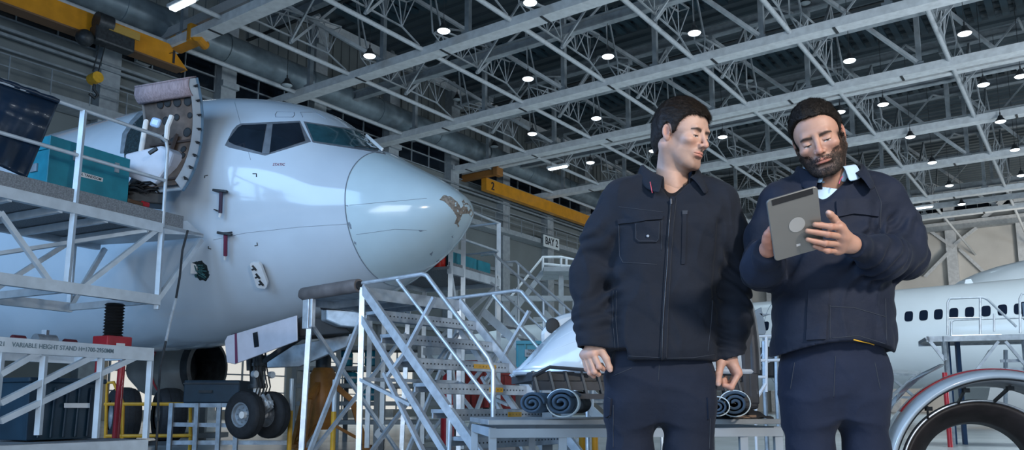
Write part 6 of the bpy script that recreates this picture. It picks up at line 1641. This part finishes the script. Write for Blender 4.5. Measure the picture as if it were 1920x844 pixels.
# collar: stand-up band with folded leaves
def collar(par,c,r0,r1,gap,h,m,face,tiltf=.0,leaf=.03,lx=1.,name='collar',nseg=40,hb=None):
    """band round c, open at the front direction 'face' (radians from -Y)"""
    mb=MB();rows=[]
    for i in range(nseg+1):
        a=gap+(2*PI-2*gap)*i/nseg;d=V((math.sin(a+face),-math.cos(a+face),0));fr=math.cos(a)
        k=max(0,fr)**1.5
        hh=h*(1-.25*k);base=V(c)+V((d.x*r0*lx,d.y*r0,-.012-tiltf*max(0,fr)))
        row=[base,base+V((d.x*(r1-r0)*.6*lx,d.y*(r1-r0)*.6,hh*.6)),base+V((d.x*(r1-r0)*lx,d.y*(r1-r0),hh))]
        row+=[base+V((d.x*(r1-r0+.010),d.y*(r1-r0+.010),hh+.002)),base+V((d.x*(r1-r0+.018+leaf*k),d.y*(r1-r0+.018+leaf*k),hh*(.75-.35*k))),base+V((d.x*(r1-r0+.022+leaf*1.6*k),d.y*(r1-r0+.022+leaf*1.6*k),hh*(.45-.75*k)))]
        rows.append(row)
    mb.grid(rows);o=mb.build(name,m,par,smooth=True,auto=60,solid=.005)
    b=o.modifiers.new('u','SUBSURF');b.levels=1;b.render_levels=1;return o
c=nb+np.array([.0,.0,.012])
collar(man1,c,.088,.094,.50,.084,M_jk,.10,.060,.036)
mb=MB();mb.path([W(1219,341,D1-.085),W(1221,352,D1-.088),W(1223,362,D1-.09)],.0016,5);mb.build('red_trim',M_red,man1)
# jacket details projected on the cloth
def J(name,pts,r=.0016,m=M_seamj,h_=J1,par=None,off=.0005,closed=False): return surf_line(name,h_,pts,r,m,par,off,4,closed)
Z=J('zip_placket_seam',[(1268,372),(1262,430),(1257,500),(1252,600),(1249,676)],.0013,par=jack)
decal('zip_placket',[(1256,370),(1266,371),(1256,500),(1248,676),(1236,676),(1246,500),(1252,420)],M_jk,parent=jack,off=.006,step=7,thick=.010,proj3=J1)
J('zip',[(1258,376),(1254,420),(1250,500),(1243,600),(1240,674)],.0022,M_zip,par=jack,off=.007)
mb=MB();p=J1(1258,381,.010)
if p: mb.box(p,(.008,.006,.022),bev=.002);mb.build('zip_puller',M_zip,jack)
decal('chest_pocket_flap',[(1158,412),(1243,405),(1242,412),(1200,416),(1160,422)],M_jk,parent=jack,off=.007,step=6,thick=.010,proj3=J1)
J('pocket_seam',[(1160,421),(1162,480),(1168,492),(1232,496)],.0014,par=jack)
J('pocket_seam',[(1241,409),(1240,470)],.0014,par=jack)
decal('inner_pocket',[(1191,418),(1237,415),(1237,448),(1231,455),(1198,455),(1191,449)],M_jk,parent=jack,off=.006,step=6,thick=.009,proj3=J1)
J('pocket_seam',[(1193,420),(1193,448),(1199,453),(1231,453),(1235,447),(1236,417)],.0012,par=jack,off=.0062)
mb=MB();p=J1(1215,443,.008)
if p: mb.lathe([(.001,.003),(.0045,.003),(.006,0),(.006,-.003)],frame(p,(1,0,0),(0,-1,0)),14);mb.build('snap_button',mat('snap_metal',(.20,.24,.30),.3,.8),jack,smooth=True)
decal('pen_pocket',[(1279,402),(1287,402),(1284,495),(1277,496)],M_jk,parent=jack,off=.005,step=6,thick=.008,proj3=J1)
decal('pen_pocket_tab',[(1279,396),(1289,396),(1288,403),(1279,403)],M_seamj,parent=jack,off=.006,step=5,thick=.007,proj3=J1)
for L in ([(1150,545),(1149,600),(1155,672)],[(1156,545),(1155,600),(1161,672)],[(1137,665),(1200,669),(1243,671)],[(1250,672),(1300,671),(1340,665)],[(1336,560),(1334,600),(1327,660)],[(1160,388),(1243,398)]): J('stitch_line',L,.0012,par=jack)
# trousers
def trousers(par,D,waist,legs,m,h=.006,seed=31,folds=()):
    pts=[p for L in legs for p in L[0]];A=np.array(pts+[waist[0]]);g=Grid((A[:,0].min()-.12,A[:,1].min()-.16,.06),(A[:,0].max()+.12,A[:,1].max()+.16,waist[0][2]+.03),h)
    F=None
    for L,rs in legs:
        d=chain(g,None,L,rs,.03);F=d if F is None else smin(F,d,.012)
    (wc,ww,wd)=waist
    t=torso(g,[(wc[2]-.26,wc[0],wc[1],ww*.72,wd*.7),(wc[2]-.19,wc[0],wc[1],ww*.94,wd*.93),(wc[2]-.10,wc[0],wc[1],ww,wd),(wc[2]+.025,wc[0],wc[1],ww*.93,wd*.93)],2.4)
    F=smin(F,t,.06)
    F=F+(noise3(g.X*10,g.Y*8,g.Z*7,seed,3)*.004).astype(np.float32)-(np.clip(1-np.abs(noise3(g.X*12+g.Z*12,g.Y*9,g.Z*10-g.X*10,seed+1,2))*1.5,0,1)**3*.0055).astype(np.float32)
    for a,b,r in folds: F=smax(F,-d_cap(g,a,b,r,r*.6),.02)
    P,Q=nets(g,F);P=relax(P,Q,1,.4);return mesh_np('trousers',P,Q,m,par),Hit(P,Q)
lA=[hipL+np.array([0,0,-.02]),W(1182,770,D1+.035),W(1181,850,D1+.03),np.array([anL[0],anL[1],.12])]
lB=[hipR+np.array([0,0,-.02]),W(1289,770,D1+.03),W(1290,850,D1+.01),np.array([anR[0],anR[1],.12])]
wc=W(1237,652,D1+.03)
tr1,T1=trousers(man1,D1,(wc,.164,.112),[(lA,[.092,.084,.077,.062]),(lB,[.092,.084,.077,.062])],M_tr1,folds=[(W(1235,690,D1-.1),W(1238,722,D1-.09),.008)])
for L in ([(1138,745),(1146,748),(1144,780),(1140,786)],[(1236,682),(1234,715)],[(1150,760),(1150,840)],[(1328,748),(1332,760),(1330,842)],[(1185,690),(1150,705)]): surf_line('stitch_line',T1,L,.0014,M_seamj,tr1,.0006)
decal('cargo_pocket_flap',[(1136,746),(1148,748),(1146,778),(1138,784)],M_tr1,parent=tr1,off=.008,step=6,thick=.011,proj3=T1)
decal('cargo_pocket_flap',[(1324,746),(1336,752),(1336,776),(1326,786)],M_tr1,parent=tr1,off=.008,step=6,thick=.011,proj3=T1)
shoes(man1,[(anL[0],anL[1],.15),(anR[0],anR[1],-.1)],M_black)
# -------------------------------------------------------------------- man 2
D2=2.73
man2=thing('person','bearded man in a dark work jacket and light blue shirt holding a grey tablet','person',(at(1568,763,D2).x,D2,0))
skin2=(.385,.212,.148);hair2=(.020,.015,.012)
R2=Rot(-25,22,-13);C2=W(1535,262,D2-.06)
neck2=(W(1556,352,D2+.03),.061)
o2=dict(skin=skin2,hair=hair2,stubble=.85,fw=1.0,jw=1.06,nose=1.0,gaze=.001,hair_t=.013,seed=14,nape=1,peak=-.002,
 hy=[-.13,-.085,-.066,-.052,-.030,-.018,-.004,.016,.030,.050,.080,.14],hz=[.090,.088,.086,.066,.036,.008,-.010,.030,-.005,-.050,-.068,-.07])
HP,HQ,HC,(LP_,_g,_F)=build_head(C2,R2,neck2,o2)
nb2=neck2[0];chest2=W(1560,450,D2+.04);pel2=W(1567,690,D2+.04)
shL2,elL2,wrL2=W(1462,385,D2+.03),W(1428,512,D2+.04),W(1441,466,D2-.22)
shR2,elR2,wrR2=W(1652,378,D2+.03),W(1694,484,D2+.03),W(1602,464,D2-.30)
hL2,kL2=W(1520,705,D2+.04),W(1518,860,D2+.02);aL2=np.array([W(1518,763,D2)[0],D2+.05,.10])
hR2,kR2=W(1608,705,D2+.04),W(1624,860,D2+.02);aR2=np.array([W(1626,763,D2)[0],D2+.02,.10])
# tablet plane
TL,TR,BL=W(1437,377,2.33),W(1533,349,2.312),W(1478,484,2.455)
tn=np.cross(TR-TL,BL-TL);tn/=np.linalg.norm(tn)
if tn[1]>0: tn=-tn        # towards the camera
def tab(px,py,off=0.):
    r=np.array(ray(px,py));o_=np.array([0,0,EYE]);t=((TL-o_)@tn)/(r@tn);return o_+r*t+tn*off
ex=(TR-TL)/np.linalg.norm(TR-TL);ey=(BL-TL)-ex*((BL-TL)@ex);Lw=np.linalg.norm(TR-TL);Lh=np.linalg.norm(ey);ey/=Lh
tc_=TL+ex*Lw/2+ey*Lh/2
tabo=thing('tablet','grey tablet computer with a black top strip held by the bearded man','tablet',tuple(tc_-np.array([0,0,.1])))
def tq(u,v,w=0.): return V(tc_+ex*u+ey*v+tn*w)
def rrect(w,h,r,off,n=6):
    o=[]
    for cx,cy,a0 in((w/2-r,-h/2+r,-90),(w/2-r,h/2-r,0),(-w/2+r,h/2-r,90),(-w/2+r,-h/2+r,180)):
        for i in range(n+1): a=math.radians(a0+90*i/n);o.append(tq(cx+r*math.cos(a),cy+r*math.sin(a),off))
    return o
mb=MB();mb.grid([rrect(Lw-.004,Lh-.004,.010,-.0085),rrect(Lw,Lh,.012,-.006),rrect(Lw,Lh,.012,-.002),rrect(Lw-.003,Lh-.003,.011,0.)],closed=True);mb.add(rrect(Lw-.003,Lh-.003,.011,0.),[tuple(range(28))]);mb.add(rrect(Lw-.004,Lh-.004,.010,-.0085),[tuple(range(28))])
mb.build('housing',mat('tablet_grey_metal',(.19,.185,.17),.42,.55,noise=.03),tabo,smooth=True,auto=30)
mb=MB();mb.prism([tq(-Lw*.40,-Lh/2+.002,.0003),tq(Lw*.40,-Lh/2+.002,.0003),tq(Lw*.40,-Lh/2+.021,.0003),tq(-Lw*.40,-Lh/2+.021,.0003)],tuple(tn*.0012));mb.build('antenna_strip',mat('tablet_black',(.008,.008,.009),.3),tabo)
mb=MB();mb.lathe([(.001,.0005),(.0245,.0005),(.0245,-.0003)],frame(tq(Lw*.02,Lh*.0,.001),tuple(ex),tuple(tn)),32);mb.build('round_sticker',mat('sticker_grey',(.30,.295,.28),.5),tabo)
mb=MB();mb.prism([tq(-.006,Lh*.315,.0003),tq(.006,Lh*.315,.0003),tq(.006,Lh*.35,.0003),tq(-.006,Lh*.35,.0003)],tuple(tn*.0008));mb.build('small_label',mat('sticker_pale',(.42,.41,.40),.5),tabo)
mb=MB();s_=rrect(Lw-.012,Lh-.012,.008,-.0092);mb.prism(s_,tuple(-tn*.0008));mb.build('screen',mat('screen_glass',(.02,.02,.025),.08,coat=.5),tabo)
# hands on the tablet
k=.0115
def T_(x,y,o=k): return tab(x,y,o)
def T2(x,y,dy): return W(x,y,tab(x,y)[1]+dy)
fR=[[T_(1573,424,.006),T_(1553,421,.016),T_(1537,419,.0125),T_(1525,418,k)],
    [T_(1577,442,.006),T_(1547,434,.018),T_(1528,432,.0135),T_(1511,430,k)],
    [T_(1573,456,.004),T_(1542,451,.018),T_(1525,449,.0135),T_(1512,446,k)],
    [T_(1569,470,.002),T_(1548,466,.016),T_(1535,462,.0125),T_(1525,459,.010)]]
wR=T_(1601,462,-.012);foR=elR2*.25+wR*.75
thR=[T_(1580,432,-.016),T_(1569,416,-.022),T_(1562,408,-.020),T_(1558,404,-.018)]
hR=build_hand(wR,foR,fR,thR,skin2,palmr=.0155)
fL=[[T2(1447,430,.020),T2(1460,434,.022),T2(1470,440,.024),T2(1478,444,.025)],
    [T2(1440,439,.022),T2(1456,447,.024),T2(1468,452,.025),T2(1478,456,.026)],
    [T2(1438,450,.026),T2(1455,458,.026),T2(1468,463,.026),T2(1479,466,.026)],
    [T2(1443,461,.032),T2(1456,468,.030),T2(1466,472,.030),T2(1474,475,.029)]]
wL=T2(1440,468,.06);foL=elL2*.4+wL*.6
thL=[T2(1450,432,.040),T2(1460,424,.042),T2(1470,420,.040),T2(1476,420,.038)]
hL=build_hand(wL,foL,fL,thL,tuple(np.array(skin2)*np.array([1.05,.85,.8])),palmr=.0125)
segs=[(nb2,chest2,.056,.11),(chest2,pel2,.10,.085),(shL2,elL2,.045,.038),(elL2,wL+(elL2-wL)*.3,.034,.018),(shR2,elR2,.045,.038),(elR2,wR+(elR2-wR)*.3,.034,.018),(chest2,shL2,.09,.05),(chest2,shR2,.09,.05),(pel2,hL2,.075,.06),(pel2,hR2,.075,.06),(hL2,kL2,.055,.045),(kL2,aL2,.045,.032),(hR2,kR2,.055,.045),(kR2,aR2,.045,.032)]
allp=np.array([s[0] for s in segs]+[s[1] for s in segs])
FP,FQ,FC=flesh(segs,allp.min(0)-.15,allp.max(0)+.15,skin=skin2)
P,Q,Cc=join_np([(FP,FQ,FC),(HP,HQ,HC),hR,hL])
mesh_np('body',P,Q,M_skin2,man2,Cc)
def comb2(p):
    d=np.zeros_like(p);d[:,1]=-.6;d[:,2]=.5-2.*np.clip((.05-p[:,2])/.05,0,1);d[:,0]=p[:,0]*6;d[p[:,1]>.05,1]=.2;d[p[:,1]>.05,2]=-1;return d
do_hair(C2,R2,o2,man2,M_hair2,12000,.011,comb2,5,lift=.35)
# beard: short strands rooted on the jaw, lip and sideburns
N_=vnormals(LP_,HQ);x,y,z=LP_[:,0],LP_[:,1],LP_[:,2];a_=np.abs(x)
lip=((x/.025)**2+((z+.0635)/.0085)**2<1)&(y<-.07)
jaw=(z<-.052+.020*np.clip((a_-.02)/.02,0,1))&(z>-.128)&(y<.012-.35*np.clip(-(z+.10),0,1))&(y<.02)&~lip&~((z<-.108)&(y>-.06))
up=(z>=-.060)&(z<.010)&(y<.002)&(y>-.045-.3*np.clip(-z,0,1))&(a_>.044)
mus=(z<-.0455)&(z>-.0600)&(a_<.030)&(y<-.075)&~lip
pool=np.argwhere(jaw|up|mus)[:,0];rng=np.random.default_rng(9);idx=rng.choice(pool,13000)
def combb(p):
    d=np.zeros_like(p);d[:,2]=-1;d[:,1]=-.25;d[:,0]=p[:,0]*3;return d
S,SQ=strands(LP_,N_,idx,np.full((len(idx),1),.0085),.00042,combb,rng,.35,2,.35)
mesh_np('beard',(R2@S.T).T+C2,SQ,mat('beard_brown',(.009,.0055,.0035),.7,noise=.5,nscale=150),man2)
# jacket 2
g=Grid((W(1372,500,2.35)[0],D2-.50,W(1500,680,D2)[2]),(W(1755,500,D2)[0],D2+.26,W(1500,305,D2)[2]),.0055)
def trw(y,xl,xr,dy,hd): a,b=W(xl,y,D2),W(xr,y,D2);return (a[2],(a[0]+b[0])/2,D2+dy,(b[0]-a[0])/2,hd)
rows=[trw(672,1458,1674,.03,.150),trw(640,1454,1680,.03,.155),trw(590,1457,1680,.03,.150),trw(530,1463,1674,.03,.142),trw(470,1462,1668,.03,.140),trw(420,1458,1672,.035,.138),trw(385,1464,1676,.035,.125),trw(360,1485,1655,.035,.10),trw(345,1508,1618,.035,.085),trw(332,1522,1598,.035,.07)]
F=torso(g,rows,2.5)
aR=[W(1648,378,D2+.03),W(1680,425,D2+.04),W(1695,480,D2+.02),W(1655,484,D2-.15),wR+(elR2-wR)/np.linalg.norm(elR2-wR)*.018]
F=smin(F,chain(g,None,aR,[.078,.074,.070,.058,.043],.05),.03)
aL=[W(1462,388,D2+.03),W(1440,440,D2+.05),W(1431,505,D2+.03),W(1430,500,D2-.12),wL+(elL2-wL)/np.linalg.norm(elL2-wL)*.02]
F=smin(F,chain(g,None,aL,[.074,.068,.066,.058,.045],.05),.03)
F=smin(F,d_cap(g,W(1505,350,D2+.04),W(1466,382,D2+.03),.05,.06),.05);F=smin(F,d_cap(g,W(1612,345,D2+.04),W(1655,368,D2+.03),.055,.068),.05)
F=F+seg_wrinkle(g,aR[1],aR[2],.006,.055,.08,.4,(.6,0,.3))+seg_wrinkle(g,aR[2],aR[4],.0065,.052,.075,1.1,(0,.3,.5))+seg_wrinkle(g,aL[1],aL[4],.006,.055,.08,2.)
F=F+(noise3(g.X*9,g.Y*7,g.Z*11,41,3)*.0042).astype(np.float32)-(np.clip(1-np.abs(noise3(g.X*15+g.Z*9,g.Y*8,g.Z*10-g.X*12,43,2))*1.5,0,1)**3*.0055).astype(np.float32)+(np.clip(1-np.abs(noise3(g.X*11-g.Z*7,g.Y*8,g.Z*12+g.X*8,47,2))*1.7,0,1)**3*.005).astype(np.float32)
for a,b in((W(1640,420,D2-.10),W(1668,505,D2-.05)),): F=smax(F,-d_cap(g,a,b,.012,.010),.02)
F=smax(F,-d_cap(g,W(1655,352,D2-.06),W(1640,400,D2-.11),.008,.012),.02)
xr=W(1568,600,D2)[0];hz=W(1568,645,D2)[2]
F=np.maximum(F,(hz-.035*((g.X-xr)/.19)**2)-g.Z+0*g.Y).astype(np.float32)
F=smax(F,-d_ell(g,W(1567,668,D2+.03),(.185,.125,.07)),.006)
nR=(wR-elR2)/np.linalg.norm(wR-elR2);nL=(wL-elL2)/np.linalg.norm(wL-elL2);F=open_end(g,F,wR-nR*.006,nR,rl=.065);F=open_end(g,F,wL-nL*.01,nL,rl=.065)
F=smax(F,-d_cap(g,nb2+np.array([0,0,.10]),nb2+np.array([0,-.0,-.02]),.080,.070),.012)
F=smax(F,-d_cap(g,W(1550,328,D2-.04),W(1537,378,D2-.10),.062,.012),.012);F=smax(F,-d_cap(g,W(1550,335,D2-.12),W(1537,378,D2-.14),.055,.012),.012)
JP,JQ=nets(g,F);JP=relax(JP,JQ,1,.4)
jack2=mesh_np('jacket',JP,JQ,M_jk2,man2);J2=Hit(JP,JQ)
c=nb2+np.array([.004,.0,.012])
collar(man2,c,.088,.100,.55,.082,M_jk2,-.12,.050,.034)
collar(man2,nb2+np.array([-.002,-.006,.020]),.068,.076,.36,.066,M_shirt,-.20,.010,.012,name='shirt_collar')
g=Grid(W(1495,440,D2)-np.array([0,.2,0]),W(1625,310,D2)+np.array([0,.2,0]),.004)
F=torso(g,[trw(440,1500,1618,.02,.115),trw(390,1500,1618,.02,.10),trw(366,1508,1610,.03,.088),trw(348,1524,1594,.035,.07)],2.2)
F=smax(F,-d_cap(g,nb2+np.array([0,-.01,.10]),nb2+np.array([.0,-.02,-.005]),.070,.060),.01)
P,Q=nets(g,F);mesh_np('shirt',P,Q,M_shirt,man2)
def K(name,pts,r=.0016,m=M_seamj,off=.0005): return surf_line(name,J2,pts,r,m,jack2,off)
decal('front_placket',[(1516,545),(1553,542),(1548,636),(1512,638)],M_jk2,parent=jack2,off=.008,step=7,thick=.012,proj3=J2)
decal('chest_pocket_flap',[(1567,378),(1630,380),(1646,396),(1646,408),(1600,402),(1568,408)],M_jk2,parent=jack2,off=.008,step=6,thick=.011,proj3=J2)
for L in ([(1518,546),(1515,634)],[(1546,544),(1542,634)],[(1556,575),(1600,577),(1660,594)],[(1556,572),(1556,636)],[(1560,634),(1610,630),(1660,645)],[(1638,345),(1652,380),(1650,430)],[(1570,408),(1570,432)],[(1660,560),(1662,640)]): K('stitch_line',L,.0013)
K('hem_piping',[(1600,637),(1630,643),(1655,652)],.0022,M_yel2,.001)
mb=MB();mb.path([W(1573,345,D2-.10),W(1576,336,D2-.10),W(1580,330,D2-.09)],.0016,5);mb.build('pink_trim',mat('pink_trim',(.5,.05,.12),.6),man2)
lA=[hL2+np.array([0,0,-.02]),W(1516,775,D2+.03),W(1521,850,D2+.02),np.array([aL2[0],aL2[1],.12])]
lB=[hR2+np.array([0,0,-.02]),W(1616,775,D2+.03),W(1624,850,D2+.02),np.array([aR2[0],aR2[1],.12])]
wc=W(1563,636,D2+.03)
tr2,T2=trousers(man2,D2,(wc,.160,.112),[(lA,[.092,.080,.071,.062]),(lB,[.090,.078,.069,.062])],M_tr2,seed=61,folds=[(W(1566,690,D2-.1),W(1568,760,D2-.085),.007)])
for L in ([(1566,668),(1563,745)],[(1490,680),(1482,730)],[(1640,680),(1650,730)]): surf_line('stitch_line',T2,L,.0014,M_seamj,tr2,.0006)
shoes(man2,[(aL2[0],aL2[1],.1),(aR2[0],aR2[1],-.15)],M_black)
# ================= LIGHT, WORLD, CAMERA =================
w=bpy.data.worlds.new('w');SC.world=w;w.use_nodes=True
bg=w.node_tree.nodes['Background'];bg.inputs[0].default_value=(.16,.36,.62,1);bg.inputs[1].default_value=.20
def area(loc,target,size,en,col,name='work_light'):
    l=bpy.data.lights.new(name,'AREA');l.shape='RECTANGLE';l.size=size[0];l.size_y=size[1];l.energy=en;l.color=col
    o=bpy.data.objects.new(name,l);COL.objects.link(o);o.location=loc
    o.rotation_euler=(V(target)-V(loc)).to_track_quat('-Z','Y').to_euler();return o
area((2.6,-.8,3.2),(.9,2.6,1.3),(.4,.4),225,(1,.93,.87),'key_work_light')
fl_=area((-15,-5,9),(-5,11,3),(16,10),3600,(.38,.64,1),'added_aircraft_fill')  # added unseen fill that brightens the airliner, no fixture of the hall
area((-3.5,4.2,3.0),(.5,2.7,1.3),(.8,.8),130,(.30,.52,1),'blue_rim_light')
cd=bpy.data.cameras.new('camera');cam=bpy.data.objects.new('camera',cd);COL.objects.link(cam)
cam.location=(0,0,EYE);cam.rotation_euler=(PI/2+TH,0,0);cd.sensor_width=36;cd.lens=36*FPX/1920;cd.shift_y=(535-422)/1920;cd.clip_end=500;cd.clip_start=.05
SC.camera=cam
area((9,12,10),(15,26,2),(4,4),1500,(.80,.93,1),'added_second_aircraft_fill').data.specular_factor=.4  # added fill out of view to brighten the second fuselage
area(hall(88,8,3),hall(113,-12,11),(6,6),5000,(1,.95,.88),'added_far_wall_fill')  # added fill, only there to lift the far wall
for k,(u,v) in enumerate([(30,22),(62,26),(10,-8)]):
    p=hall(u,v,2.2) if k<2 else V((-3,-14,3))
    area(p,p+V((-4,8 if k<2 else 14,14)),(9,9),[10000,7000,2200][k],(.80,.90,1),'added_beam_uplight')  # added upward fills out of view, brightening the roof beams
SC.view_settings.view_transform='Standard';SC.view_settings.look='None';SC.view_settings.gamma=1;SC.view_settings.exposure=0;SC.view_settings.use_curve_mapping=False
SC.cycles.max_bounces=5;SC.cycles.diffuse_bounces=3;SC.cycles.glossy_bounces=3;SC.cycles.use_denoising=True;SC.cycles.sample_clamp_indirect=4
bpy.context.view_layer.update()
